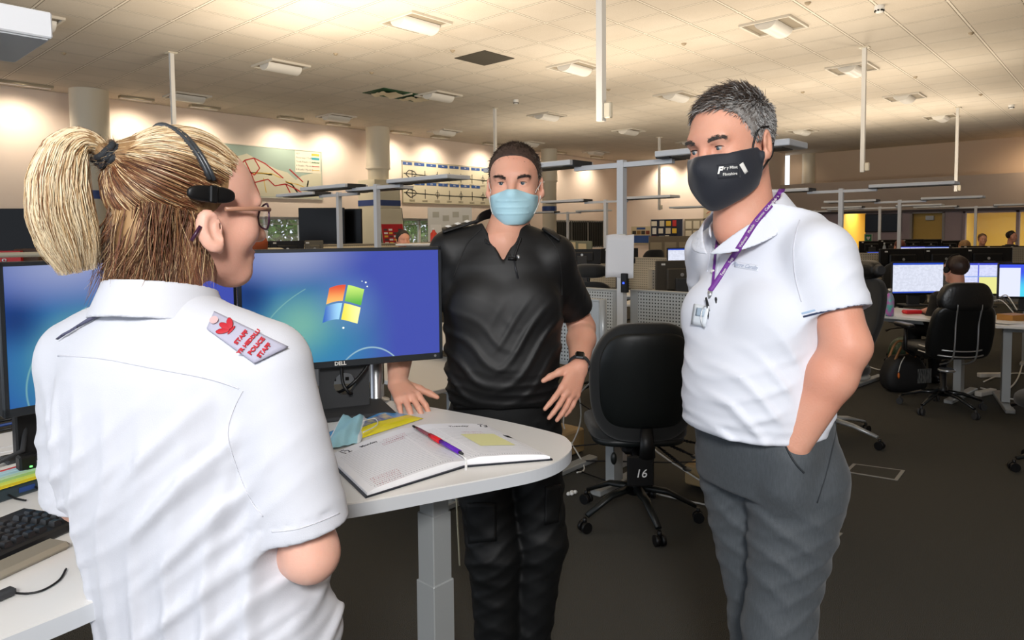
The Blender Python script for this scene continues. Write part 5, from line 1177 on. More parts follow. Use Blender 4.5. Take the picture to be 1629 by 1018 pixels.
# ---- heads: local axes x = the person's left, y = forward, z = up; origin between the ears at eye level
def frame(f, up=(0, 0, 1), pitch=0, roll=0):
    f = N3(f); l = N3(np.cross(up, f)); u = np.cross(f, l)
    f2 = f * math.cos(pitch) + u * math.sin(pitch); u2 = np.cross(f2, l)
    l2 = l * math.cos(roll) + u2 * math.sin(roll); u3 = np.cross(f2, l2) * -1
    u3 = np.cross(l2, f2) * 1.0
    return np.array([l2, f2, N3(u3) if np.dot(u3, u2) > 0 else -N3(u3)])
def head_sdf(q, s=1.0, ear_z=-.015, jaw=1.0, mouth=True, fem=False, earflap=.0):
    """q in head axes, scaled"""
    q = q / s
    d = ell(q, (0, -.016, .032 if fem else .036), (.076, .099, .081 if fem else .086))
    d = smin(d, ell(q, (0, .028, -.028), (.062 * jaw, .066, .084)), .03)
    d = smin(d, ell(q, (0, .030, .03), (.060, .062, .06)), .03)
    for s_ in (-1, 1):
        d = smin(d, cap(q, (s_ * .054 * jaw, .0, -.05), (s_ * .018, .066, -.100), .019, .017), .03)
        d = smin(d, ell(q, (s_ * .038, .062, -.032), (.026, .026, .028)), .02)
    d = smin(d, ell(q, (0, .072, -.097), (.026, .022, .020)), .025)
    d = smin(d, ell(q, (0, .083, .024 if not fem else .018), (.048, .016 if not fem else .013, .014)), .02)
    for s_ in (-1, 1): d = smax(d, -ell(q, (s_ * .032, .101, -.003), (.019, .017, .013)), .012)
    for s_ in (-1, 1):
        lid = ell(q, (s_ * .032, .0775, -.001), (.0155, .0145, .0140)); lid = smax(lid, -ell(q, (s_ * .032, .100, -.0015), (.0135, .017, .0043)), .0025); d = smin(d, lid, .006)
        d = smin(d, cap(q, (s_ * .018, .094, .016), (s_ * .048, .082, .015), .0045, .004), .010)
    d = smin(d, cap(q, (0, .090, .010), (0, .112, -.034), .0085, .0115), .014)
    d = smin(d, ell(q, (0, .112, -.038), (.0125, .012, .010)), .008)
    for s_ in (-1, 1):
        d = smin(d, ell(q, (s_ * .0125, .101, -.042), (.0078, .011, .0075)), .006)
        d = smax(d, -ell(q, (s_ * .0065, .108, -.050), (.0035, .005, .004)), .003)
    if mouth:
        d = smin(d, ell(q, (0, .082, -.070), (.026, .016, .016)), .015)
        d = smin(d, ell(q, (0, .0965, -.0655), (.020, .006, .0042)), .004); d = smin(d, ell(q, (0, .0955, -.0745), (.018, .006, .0048)), .004)
        d = smax(d, -ell(q, (0, .101, -.0698), (.022, .006, .0012)), .003)
    for s_ in (-1, 1):
        M_ = np.array([[.93, -.36 * s_, 0], [.36 * s_, .93, 0], [0, 0, 1]]); tl = np.array([[1, 0, 0], [0, .97, .24], [0, -.24, .97]]) @ M_
        c = (s_ * (.077 + .006), -.012, ear_z); e = ell(q, c, (.0085, .0195, .033), tl)
        e = smax(e, -ell(q, (s_ * .092, -.006, ear_z + .003), (.009, .0115, .021), tl), .004)
        e = smin(e, ell(q, (s_ * .084, -.004, ear_z + .004), (.004, .0035, .014), tl), .005)
        e = smin(e, ell(q, (s_ * .081, .004, ear_z - .024), (.006, .008, .010)), .008)
        d = smin(d, e, .007)
    return d * s
def rad_at(sdf, dirs, r0=.02, r1=.2, it=26):
    lo = np.full(len(dirs), r0); hi = np.full(len(dirs), r1)
    for _ in range(it):
        m = (lo + hi) / 2; v = sdf((dirs * m[:, None]).astype(np.float32)) < 0; lo = np.where(v, m, lo); hi = np.where(v, hi, m)
    return (lo + hi) / 2
def hand_pts(w, d, nrm, side, s=1.0, curl=(.2, .25, .3, .35), spread=.10, thumb=(.7, .5), curl2=1.0):
    """w wrist; d direction to the knuckles; nrm out of the back of the hand; side = direction of the thumb. returns capsules"""
    d = N3(d); nrm = N3(np.array(nrm) - d * np.dot(nrm, d)); sd = np.cross(nrm, d); sd = sd if np.dot(sd, side) > 0 else -sd
    w = np.array(w); C = []
    kn = []
    for i, (u, l) in enumerate(((.030, .094), (.010, .098), (-.011, .093), (-.030, .084))):
        k = w + s * (sd * u + d * l + nrm * (.004 - .12 * abs(u))); kn.append(k)
        C.append((w + s * (sd * u * .55 + d * .012), k, .0150 * s, .0112 * s))
    L = [(.042, .025, .021), (.046, .029, .022), (.042, .027, .022), (.033, .020, .019)]
    for i in range(4):
        p = kn[i]; a = 0; dd = N3(d + sd * spread * (1.5 - i) * .6)
        for j, l in enumerate(L[i]):
            a += curl[i] * (1, 1.2, .8)[j] * (1 if j == 0 else curl2); v = dd * math.cos(a) - nrm * math.sin(a); p2 = p + v * l * s
            C.append((p, p2, (.0100, .0088, .0078)[j] * s * (.9 if i == 3 else 1), (.0088, .0078, .0066)[j] * s * (.9 if i == 3 else 1))); p = p2
    t0 = w + s * (sd * .020 + d * .015 - nrm * .006); a, b = thumb
    v1 = N3(d * math.cos(a) + sd * math.sin(a) - nrm * .25); t1 = t0 + v1 * .045 * s; v2 = N3(v1 + d * .35 * b - nrm * .15); t2 = t1 + v2 * .034 * s; v3 = N3(v2 + d * .4 * b); t3 = t2 + v3 * .026 * s
    C += [(t0, t1, .017 * s, .0125 * s), (t1, t2, .0115 * s, .0098 * s), (t2, t3, .0098 * s, .0078 * s)]
    return C
def hand_sdf(P, C, k=.007):
    d = None
    for i, (a, b, ra, rb) in enumerate(C):
        e = cap(P, a, b, ra, rb); kk = .016 if i < 4 else k
        d = e if d is None else smin(d, e, kk if i < 4 or (i - 4) % 3 == 0 or i >= 16 else .004)
    return d
m_skin = mat('skin_fair', 'dba68e', .5, noise=(7, 'd4937a', .6), bump=(240, .0005), sss=.12, spec=.4)
m_skin2 = mat('skin_ruddy', 'd6a088', .5, noise=(8, 'cf8a70', .6), bump=(220, .0006), sss=.12, spec=.4)
m_skin3 = mat('skin_woman', 'e0b09c', .48, noise=(6, 'dc9c86', .5), bump=(260, .0004), sss=.12, spec=.4)
m_lip = mat('lip', 'b8645a', .4); m_eye = mat('eye_white', 'b3a9a2', .2, spec=.6); m_iris = mat('iris', '46545c', .15); m_pup = mat('pupil', '060606', .1)
def eyes(par, o, F, s, look=(0, 0), off=(0, 0, 0)):
    for s_ in (-1, 1):
        c = np.array(o) + (np.array([s_ * .032, .0775, -.001]) * s) @ F; g = N3(np.array([look[0], 1, look[1]]) @ F)
        e = MB().sphere(c - off, .0126 * s, 20, 14).build('eyeball', m_eye, par)
        a = N3(np.cross(g, [0, 0, 1.])); b = np.cross(a, g); M_ = np.array([a, b, g])
        MB().sphere(c - off + g * .0098 * s, (.0062 * s, .0062 * s, .0034 * s), 16, 8, M=M_).build('iris', m_iris, e)
        lp_ = [(np.array([s_ * .032 + .0128 * math.cos(b), .0775 + .0146 * math.sqrt(max(.05, 1 - (math.cos(b) * .86) ** 2)) , -.0015 + .0046 * math.sin(b)]) * s) @ F + o - off for b in np.linspace(.15, PI - .15, 14)]
        MB().tube(lp_, [.0004 + .0006 * math.sin(PI * k / 13) for k in range(14)], 6).build('upper_lashes', mat('lashes', '1c1210', .6), par)
        MB().sphere(c - off + g * .0117 * s, (.0026 * s, .0026 * s, .0020 * s), 12, 6, M=M_).build('pupil', m_pup, e)

# ================================================================== THE THREE PEOPLE
def hits(f, px, D0, D1, step=.003, out=0.):
    """where the lines of sight through these pixels first meet a sculpted surface"""
    px = np.asarray(px, float).reshape(-1, 2); R = np.array([ray(*p) for p in px]); D = np.arange(D0, D1, step)
    P = (R[:, None, :] * D[None, :, None] + [0, 0, EYE]).reshape(-1, 3).astype(np.float32); v = (f(P) - out).reshape(len(px), len(D))
    i = np.argmax(v < 0, axis=1); i = np.clip(i, 1, len(D) - 1); a = v[np.arange(len(px)), i - 1]; b = v[np.arange(len(px)), i]
    t_ = np.clip(a / (a - b + 1e-9), 0, 1); Q = R * (D[i - 1] + t_ * step)[:, None] + [0, 0, EYE]
    miss = ~(v < 0).any(1)
    if miss.any():      # a line of sight that only grazes the surface: take its nearest point and settle it there
        q = R[miss] * D[np.argmin(v[miss], axis=1)][:, None] + [0, 0, EYE]
        for _ in range(15):
            w = f(q.astype(np.float32)).astype(float) - out; g = np.stack([(f((q + np.eye(3)[k] * .003).astype(np.float32)) - f((q - np.eye(3)[k] * .003).astype(np.float32))) / .006 for k in range(3)], 1)
            g = g / (np.linalg.norm(g, axis=1, keepdims=True) + 1e-6); q = q - g * np.clip(w, -.02, .02)[:, None] * .9
        Q[miss] = q
    return Q
def quad_px(q, nu, nv):
    q = np.array(q, float); return np.array([[(q[0] * (1 - u) + q[1] * u) * (1 - v) + (q[3] * (1 - u) + q[2] * u) * v for u in np.linspace(0, 1, nu)] for v in np.linspace(0, 1, nv)])
def patch(name, f, q, D0, D1, m, par, off, out=.003, th=.002, nu=14, nv=8):
    g = quad_px(q, nu, nv); P = hits(f, g.reshape(-1, 2), D0, D1, out=out).reshape(nv, nu, 3) - np.array(off)
    o = MB().grid(P).build(name, m, par); md = o.modifiers.new('thickness', 'SOLIDIFY'); md.thickness = th; md.offset = 0; return o, P
def seam(name, f, pts, D0, D1, m, par, off, r=.0014, out=.0006, n=8):
    pp = cr(pts, n, False); P = hits(f, pp, D0, D1, out=out) - np.array(off); P = smooth_line(P); return MB().tube(P, r, 5).build(name, m, par)
def smooth_line(P, it=2):
    P = P.copy()
    for _ in range(it): P[1:-1] = .25 * P[:-2] + .5 * P[1:-1] + .25 * P[2:]
    return P
def text_on(name, s, size, P, u, v, m, par, dz=.0025, **kw):
    """letters on a patch grid P at (u,v)"""
    nv, nu = P.shape[:2]; i = int(v * (nv - 1)); j = int(u * (nu - 1)); c = P[i, j]
    ex = N3(P[i, min(j + 2, nu - 1)] - P[i, max(j - 2, 0)]); ey = N3(P[max(i - 2, 0), j] - P[min(i + 2, nv - 1), j]); ey = N3(ey - ex * (ex @ ey)); nz = np.cross(ex, ey)
    return text_mesh(name, s, size, [ex, ey], c + nz * dz, m, par, .0003, **kw)
def pushed(f, pts, off, gap=.0018):
    P = np.array(pts, float) + off
    for _ in range(12):
        v = f(P.astype(np.float32)).astype(float); g = np.stack([(f((P + np.eye(3)[i] * .002).astype(np.float32)) - f((P - np.eye(3)[i] * .002).astype(np.float32))) / .004 for i in range(3)], 1)
        g /= np.linalg.norm(g, axis=1, keepdims=True) + 1e-6; P += g * np.clip(gap - v, 0, .01)[:, None]
    return smooth_line(P, 1) - off
def person(name_, label, c, group=None): return thing(name_, label, 'person', (c[0], c[1], 0))
m_shirt = mat('white_shirt', 'c9cbd3', .75, bump=(700, .0003), sheen=.15); m_seam = mat('shirt_seam', 'cfd0d8', .8)
m_blackfab = mat('black_trousers', '0b0c0d', .6, bump=(600, .0005), spec=.3); m_shoe = mat('black_shoes', '0a0a0a', .35)
def shoes(t_, o, f, pts):
    for p in pts:
        p = np.array([p[0], p[1], 0]); fd = np.array([f[0], f[1], 0.]); fd /= np.linalg.norm(fd); l = np.cross(UP, fd); M_ = np.array([l, fd, UP]); q = MB()
        q.sphere(p - o + fd * .05 + [0, 0, .045], (.048, .135, .045), 18, 10, M=M_); q.sphere(p - o - fd * .02 + [0, 0, .07], (.042, .06, .055), 14, 8, M=M_); q.build('shoe', m_shoe, t_)

# ------------------------------------------------------------------ the blonde woman, seen from behind
fb = N3(.98 * FW + .20 * RT); lb_ = np.cross(UP, fb); FB = np.array([lb_, fb, UP])
ow = A(272, 700, 1.05); ow = np.array([ow[0], ow[1], 0.]); WO = ow
wm = person('person', 'blonde woman in white short sleeved uniform shirt and headset, seen from behind', WO)
fh = N3(math.cos(math.radians(40)) * FW + math.sin(math.radians(40)) * RT); FH = frame(fh, pitch=math.radians(-3)); oh = A(306, 332, 1.09)
hw = lambda P: head_sdf((P - f32(oh)) @ f32(FH).T, 1.0, ear_z=-.036, jaw=.93, fem=True)
Wp = lambda px, py, D: A(px, py, D)
sR, eR, wR = Wp(430, 590, 1.0), Wp(494, 880, 1.01), Wp(330, 850, 1.27); sL, eL, wL = Wp(128, 592, 1.09), Wp(136, 790, 1.15), Wp(300, 800, 1.32)
def H_(x, y, z): return oh + np.array([x, y, z]) @ FH
neck0, neck1 = H_(0, -.015, -.06), np.array([*(WO[:2] + .02 * lb_[:2] - .0 * fb[:2]), 1.40])
def w_body(P):
    d = hw(P); d = smin(d, cap(P, neck0, neck1, .047, .052), .02)
    d = smin(d, loft(P, WO, FB, [(.88, -.05, .04, .13, .085), (1.1, -.01, .01, .125, .085), (1.25, 0, 0, .13, .085), (1.36, 0, 0, .10, .06), (1.40, 0, 0, .05, .045)]), .03)
    for s_, e_, w_ in ((sR, eR, wR), (sL, eL, wL)): d = smin(d, chain(P, [s_, e_, e_ + (w_ - e_) * .35, w_], [.046, .038, .041, .026]), .02)
    for C_ in HW: d = smin(d, hand_sdf(P, C_), .012)
    return d
HW = [hand_pts(wR, wL - wR + 0 * UP, fb, UP, .9), hand_pts(wL, wR - wL, fb, UP, .9)]
def lipz(o, F, s=1.0):
    def z(c):
        q = (c - o) @ F.T / s; r = ((q[:, 0] / .022) ** 2 + ((q[:, 2] + .070) / .0095) ** 2 < 1) & (q[:, 1] > .08); return r * 1
    return z
skin('body', w_body, (-.1, .65, .85), (1.05, 1.65, 1.70), .0034, [m_skin3, m_lip], wm, WO, lipz(oh, FH))
ws_st = [(.80, -.055, .045, .188, .135), (.90, -.05, .04, .182, .130), (1.0, -.03, .025, .170, .122), (1.12, -.01, .005, .162, .118), (1.22, 0, 0, .165, .116), (1.30, 0, -.005, .158, .108), (1.355, 0, -.008, .120, .088), (1.385, .0, -.005, .078, .066), (1.425, .01, .008, .060, .058)]
hR = sR + (eR - sR) * .86; hL = sL + (eL - sL) * .98
def w_shirt2(P):
    tr = loft(P, WO, FB, ws_st); q = (P - f32(WO)) @ f32(FB).T
    back = np.clip((.02 - q[:, 1]) / .08, 0, 1); low = np.clip((1.30 - q[:, 2]) / .10, 0, 1)
    tr = smin(tr, cap(P, WO + UP * 1.335 + lb_ * .115, WO + UP * 1.335 - lb_ * .115, .042, .042), .04)
    for s_ in (-1, 1): tr = smin(tr, cap(P, WO + UP * 1.365 + lb_ * s_ * .04 - fb * .01, WO + UP * 1.325 + lb_ * s_ * .165, .045, .046), .04)
    tr = tr - creases(P, lb_ + .10 * UP, 44, .014, .6, .7, 2.6, 1.2) * back * low - creases(P, lb_ * .8 + UP * .8, 40, .013, 2.1, .9, 3.4, 1.5) * low * np.clip((-q[:, 0] + .03) / .1, 0, 1) - creases(P, UP + .5 * lb_, 55, .004, 1.2, 1.2, 3) * low
    d = tr
    for s_, h_, e_ in ((sR, hR, eR), (sL, hL, eL)):
        ax = N3(e_ - s_); t_ = (P - f32(h_)) @ f32(ax)
        a = chain(P, [s_, h_ + ax * .05], [.058, .066]) - creases(P, ax + .45 * RT, 48, .006, .4, .9, 2.6) * np.clip((t_ + .2) / .08, 0, 1) * np.clip(-t_ / .04, 0, 1) - .002 * (np.abs(t_ + .028) < .0012) * -1
        a = smax(a, t_, .003); a = smax(a, -cap(P, s_ + (e_ - s_) * .6, e_ + ax * .1, .050, .058), .003)
        d = smin(d, a, .035)
    return smax(d, plane(P, WO + UP * 1.412, UP + .22 * fb), .004)
skin('shirt', w_shirt2, (-.15, .55, .86), (1.05, 1.65, 1.47), .0042, m_shirt, wm, WO)
def w_collar(P):
    q = (P - f32(WO)) @ f32(FB).T; z = q[:, 2] - .22 * (q[:, 1] - 0) * -1 - 1.385
    r = np.sqrt((q[:, 0] - .01) ** 2 / 1.08 + (q[:, 1] - .004) ** 2); ring = np.abs(r - (.066 - .22 * np.clip(z, -.03, .05) * .3)) - .0035
    d = smax(ring, np.abs(z - .012) - .026, .003)
    fall = np.abs(r - (.074 + .40 * np.clip(.036 - z, 0, .1))) - .003; fall = smax(fall, np.abs(z - .012) - .028, .003); return smin(d, fall, .004)
skin('collar', w_collar, WO + [-.16, -.16, 1.33], WO + [.16, .16, 1.48], .0028, m_shirt, wm, WO)
lg = [(Wp(380, 1010, 1.1), .13)]
hipc = WO + FB[0] * -.055 + FB[1] * .045
def w_trs(P):
    d = loft(P, WO, FB, [(.72, -.055, .045, .17, .12), (.85, -.055, .045, .168, .118), (.93, -.05, .04, .155, .108)])
    for s_ in (-1, 1): d = smin(d, chain(P, [hipc + lb_ * s_ * .085 + UP * .80, hipc + lb_ * s_ * .09 + fb * .02 + UP * .46, hipc + lb_ * s_ * .09 + UP * .07], [.092, .068, .060]), .03)
    return smax(d, .04 - P[:, 2], .005)
skin('trousers', w_trs, hipc + [-.3, -.3, 0], hipc + [.3, .3, .98], .009, m_blackfab, wm, WO)
shoes(wm, WO, fb, [hipc + lb_ * s_ * .09 for s_ in (-1, 1)])
# seams of the yoke and sleeve hems
seam('yoke_seam', w_shirt2, [(92, 566), (160, 570), (240, 585), (330, 602), (380, 618)], .6, 1.4, m_seam, wm, WO, .0010)
seam('armhole_seam', w_shirt2, [(386, 622), (372, 650), (362, 690), (375, 740), (395, 790), (418, 822)], .6, 1.4, m_seam, wm, WO, .0009)
seam('hem_seam', w_shirt2, [(432, 846), (470, 842), (510, 829), (540, 816)], .6, 1.3, m_seam, wm, WO, .0009)
m_ep = mat('epaulette_grey', 'a9a8ba', .8, bump=(500, .0004)); m_red = mat('red_print', 'b01828', .6)
ep, EP = patch('epaulette', w_shirt2, [(341, 496), (458, 552), (405, 578), (329, 523)], .6, 1.4, m_ep, wm, WO, .006, .004, 16, 10)
for s_, v_, sz in (('STAFF', .62, .0125), ): pass
def ep_text(s_, u, v, sz):
    j = int(u * 15); c = (EP[4, j] + EP[5, j]) / 2 * (1 - (u * 15 - j)) + (EP[4, j + 1] + EP[5, j + 1]) / 2 * (u * 15 - j); ey = N3(EP[5, 2] - EP[5, 13]); ex = N3(EP[1, 9] - EP[8, 9]); ex = N3(ex - ey * (ex @ ey)); nz = np.cross(ex, ey)
    if nz @ N3(c + WO - np.array([0, 0, EYE])) > 0: ex = -ex; nz = -nz
    text_mesh('printed_word', s_, sz, [ex, ey], c + nz * .004, m_red, ep, .0003, bold=.0004)
for s_, u in (('STAFF', .52), ('YR HEDDLU', .645), ('POLICE', .77), ('STAFF', .895)): ep_text(s_, u, .5, .0088 if s_ != 'YR HEDDLU' else .0078)
q = MB(); ey = N3(EP[5, 2] - EP[5, 13]); ex = N3(EP[1, 9] - EP[8, 9]); ex = N3(ex - ey * (ex @ ey)); nz = np.cross(ex, ey); nz = nz if nz @ N3(EP[5, 5] + WO - np.array([0, 0, EYE])) < 0 else -nz; c = EP[4, 5] + nz * .004
for a in (-.7, 0, .7):
    dd = ey * math.cos(a) + ex * math.sin(a); pts = []
    q.sphere(c + dd * .011, (.0045, .0095, .0006), 12, 6, M=np.array([np.cross(dd, nz), dd, nz]))
q.sphere(c - ey * .001, (.008, .002, .0006), 10, 5, M=np.array([ex, ey, nz])); q.build('feather_emblem', m_red, ep)
bc = EP[4, 1] + nz * .004; MB().cyl(bc, bc + nz * .002, .0058, n=16).build('button', mat('button_pink', 'c9a8a8', .4), ep)
patch('epaulette', w_shirt2, [(90, 540), (152, 500), (172, 494), (100, 532)], .6, 1.5, mat('epaulette_dark', '55566e', .8), wm, WO, .006, .004, 12, 6)
# hair
hm = [mat('hair_blonde', 'd0b083', .38, spec=.6), mat('hair_light', 'eedcba', .36, spec=.6), mat('hair_dark_blonde', '8e6642', .42), mat('hair_brown', '5c3b28', .45), mat('hair_auburn', '7a4a30', .42)]
mhb = mat('hair_base', 'a5835a', .5, noise=(30, '80603e', 1, (4, 1, 1)))
RS = np.random.RandomState(11)
def hairline(q): return (1.06 * q[:, 1] - q[:, 2] - .012) / 1.457
def w_hair(P):
    q = (P - f32(oh)) @ f32(FH).T
    d = ell(q, (0, -.018, .032), (.0795, .1025, .0840)); d = smax(d, hairline(q), .006)
    d = smin(d, ell(q, (0, -.078, -.045), (.055, .040, .062)), .03)
    d = smin(d, cap(q, (0, -.085, .06), (0, -.124, .069), .040, .014), .03)
    d = smin(d, chain(q, [(0, -.130, .074), (0, -.152, .086), (0, -.174, .066), (0, -.184, .01), (0, -.170, -.05)], [.008, .009, .013, .020, .014]), .01)
    return d
hb = skin('hair', w_hair, oh + [-.28, -.28, -.2], oh + [.28, .28, .2], .0035, mhb, wm, WO)
c0 = np.array([0, -.018, .032]); er = np.array([.0805, .1035, .0850]); tie = np.array([0, -.124, .069])
def on_skull(dirs, extra): 
    k = 1 / np.sqrt(((dirs / er) ** 2).sum(-1, keepdims=True)); return c0 + dirs * (k + extra)
N_ = 5200; az = RS.uniform(-PI, PI, N_); K = 14
# points on the hairline ring: y = t along the line, x from the ellipsoid
th = RS.uniform(0, 2 * PI, N_); n_pl = np.array([0, 1.06, -1]) / 1.457; u1 = np.array([1, 0, 0.]); u2 = np.cross(n_pl, u1)
st = (u1 * np.cos(th)[:, None] * .08 + u2 * np.sin(th)[:, None] * .115) + n_pl * RS.uniform(-.022, .020, N_)[:, None]
inner = RS.rand(N_) < .35; st[inner] -= n_pl * RS.uniform(0, .07, inner.sum())[:, None]
sd_ = st / np.linalg.norm(st, axis=1, keepdims=True); td = tie - c0; td = td / np.linalg.norm(td)
paths = np.zeros((N_, K, 3)); om = np.arccos(np.clip(sd_ @ td, -1, 1))[:, None]; lift = RS.uniform(.0005, .006, N_)[:, None]; side = RS.normal(0, .02, (N_, 3))
for k in range(K):
    t_ = k / (K - 1); dd = (np.sin((1 - t_) * om) * sd_ + np.sin(t_ * om) * td) / np.sin(om); dd += side * math.sin(PI * t_); dd /= np.linalg.norm(dd, axis=1, keepdims=True)
    p = on_skull(dd, lift * (1 + .6 * np.sin(t_ * 7 + lift * 900))); w_ = max(0, (t_ - .72) / .28) ** 1.5; paths[:, k] = p * (1 - w_) + (tie + side * .45) * w_
low = (st[:, 2] < .015) & (RS.rand(N_) < .9); mi_h = np.where(low, RS.choice([2, 3, 4, 0], N_, p=[.3, .35, .2, .15]), RS.choice([0, 1, 2], N_, p=[.38, .44, .18]))
strands('hair_strands', oh + paths @ FH, RS.uniform(.0004, .0008, N_), hm, hb, WO, mi_h)
# ponytail
N_ = 5200; K = 20; key = np.array([(0, -.122, .069), (0, -.140, .082), (0, -.160, .083), (0, -.176, .064), (0, -.184, .025), (0, -.181, -.02), (0, -.168, -.062), (0, -.158, -.100)]); rk = np.array([.008, .014, .021, .029, .036, .040, .037, .022])
tt = np.linspace(0, 1, K); cp_ = np.stack([np.interp(tt, np.linspace(0, 1, 8), key[:, i]) for i in range(3)], 1); rr_ = np.interp(tt, np.linspace(0, 1, 8), rk)
a = RS.uniform(0, 2 * PI, N_); r_ = np.sqrt(RS.uniform(.15, 1, N_)); L_ = RS.uniform(.80, 1.02, N_) * (1 + .05 * np.sin(a * 7)) - .12 * (RS.rand(N_) < .25) * RS.rand(N_); paths = np.zeros((N_, K, 3)); ph = RS.uniform(0, 6, N_); am = RS.uniform(0, .003, N_)
T_ = np.gradient(cp_, axis=0); T_ /= np.linalg.norm(T_, axis=1, keepdims=True); ux = np.array([1., 0, 0])
for k in range(K):
    kk = np.clip(L_ * k, 0, K - 1.001); i0 = kk.astype(int); fr = (kk - i0)[:, None]; i1 = i0 + 1
    c_ = cp_[i0] * (1 - fr) + cp_[i1] * fr; R_ = (rr_[i0] * (1 - fr[:, 0]) + rr_[i1] * fr[:, 0]) * r_; tg = T_[i0] * (1 - fr) + T_[i1] * fr; bb = np.cross(tg, ux)
    w1 = np.sin(ph + k * .55) * am * (k / K) * 3
    paths[:, k] = c_ + ux * (np.cos(a) * R_ * .72 + w1)[:, None] + bb * (np.sin(a) * R_ + w1 * .5)[:, None]
strands('ponytail', oh + paths @ FH, RS.uniform(.0005, .0010, N_), hm, hb, WO, RS.choice([0, 1, 2], N_, p=[.34, .54, .12]))
# loose brown hair at the nape
N_ = 2600; K = 12; x0 = RS.uniform(-.072, .072, N_); yb = RS.uniform(-.105, .0, N_) * (1 - .3 * (np.abs(x0) / .07)); paths = np.zeros((N_, K, 3)); fl_ = RS.normal(0, 1, N_); ln = RS.uniform(.07, .165, N_); bk_ = np.clip(-yb / .1, 0, 1)
outw = RS.uniform(.1, 1, N_) ** 2; ln = ln * (.55 + .45 * np.clip(bk_ * 2.2, 0, 1))
for k in range(K):
    t_ = k / (K - 1); paths[:, k, 0] = x0 * (1.05 - .25 * t_) + .010 * fl_ * t_; paths[:, k, 1] = yb - .015 - .055 * outw * bk_ * t_ ** 1.6 + .012 * (1 - bk_) * t_ + .006 * np.sin(fl_ * 3 + t_ * 4); paths[:, k, 2] = .018 * bk_ - .012 - ln * t_ * (1.12 - .25 * outw * t_)
    rmin = .058 + .075 * max(0, t_ - .45) * np.clip(bk_ * 2 - .5, 0, 1); rr0 = np.sqrt((paths[:, k, 0] / 1.15) ** 2 + (paths[:, k, 1] + .025) ** 2); s_c = np.maximum(1, rmin / np.maximum(rr0, 1e-3)); paths[:, k, 0] *= s_c; paths[:, k, 1] = (paths[:, k, 1] + .025) * s_c - .025
strands('nape_hair', oh + paths @ FH, RS.uniform(.0004, .0008, N_), hm, hb, WO, RS.choice([2, 3, 4, 0], N_, p=[.22, .38, .28, .12]))
q = MB(); tc = H_(*tie); ax_ = (np.array([0, -.6, .5])) @ FH; ax_ = N3(ax_); a1 = N3(np.cross(ax_, UP)); a2 = np.cross(ax_, a1)
for k in range(3): q.tube([tc - WO + ax_ * (.006 * k - .006) + (a1 * math.cos(b) + a2 * math.sin(b)) * (.0165 + .002 * math.sin(5 * b + k)) for b in np.linspace(0, 2 * PI, 22, endpoint=False)], .0052, 8, closed=True)
q.build('hair_tie', mat('scrunchie', '23272c', .8, bump=(300, .001)), wm)
# headset: band over the crown, padded end on the hair above the ear; spectacles
hs = thing('headset', 'black telephone headset with thin band over the blonde hair', 'headset', WO + UP * 1.45)
ho = WO + UP * 1.45
bandp = []
for a in np.linspace(-1.62, 1.5, 26):
    d_ = N3(np.array([math.sin(-a), .04 - .42 * math.cos(a), math.cos(a)])); p = on_skull(d_[None], .008)[0]; bandp.append(oh + p @ FH - ho)
B_ = MB(); tg = fh
B_.tube(bandp, .0058, 8, flat=.45, upv=None); B_.tube([p + FH[1] * .0075 for p in bandp], .0036, 8); B_.build('headband', mat('headset_grey', '33363a', .3), hs)
e_ = oh + on_skull(N3(np.array([-1, .03, -.16]))[None], .012)[0] @ FH; M_ = np.array([FH[1], FH[2], FH[0]])
superell(MB(), (0, 0, 0), (.036, .0125, .006), .6, .75, 32, 14, lambda x, y, z: tuple(np.array([x, y, z]) @ M_ + e_ - ho)).build('temple_pad', m_black, hs)
MB().box(e_ - ho - FH[0] * .006, (.012, .026, .008), M=M_, bev=.002).build('joint_block', m_black, hs)
gl = thing('spectacles', 'brown and purple framed spectacles worn by the blonde woman', 'spectacles', WO + UP * 1.45); m_fr = mat('frame_rose', 'a87a62', .3); m_pu = mat('frame_plum', '3c1c34', .3)
for s_ in (-1, 1):
    rim = [H_(s_ * (.034 + .027 * math.cos(a) * (1 - .08 * math.sin(a))), .108 - .012 * max(0, math.cos(a)), -.006 + .021 * math.sin(a)) - ho for a in np.linspace(0, 2 * PI, 28, endpoint=False)]
    MB().tube(rim, .0018, 6, closed=True).build('rim', m_pu, gl); c_ = sum(rim) / len(rim); MB().add([c_] + rim, [(0, i + 1, (i + 1) % 28 + 1) for i in range(28)]).build('lens', mat('lens_clear', 'ffffff', .03, alpha=.18, spec=.8), gl)
    MB().tube([H_(s_ * .061, .098, .004) - ho, H_(s_ * .072, .07, .003) - ho, H_(s_ * .084, .01, -.002) - ho], .0022, 6, flat=1.6).build('temple', m_fr, gl)
    MB().tube([H_(s_ * .086, -.028, -.030) - ho, H_(s_ * .084, -.040, -.052) - ho], .0028, 6).build('temple_tip', m_pu, gl)
MB().tube([H_(.008, .108, .002) - ho, H_(0, .113, .004) - ho, H_(-.008, .108, .002) - ho], .0018, 6).build('bridge', m_pu, gl)
eyes(wm, oh, FH, 1.0, off=WO)

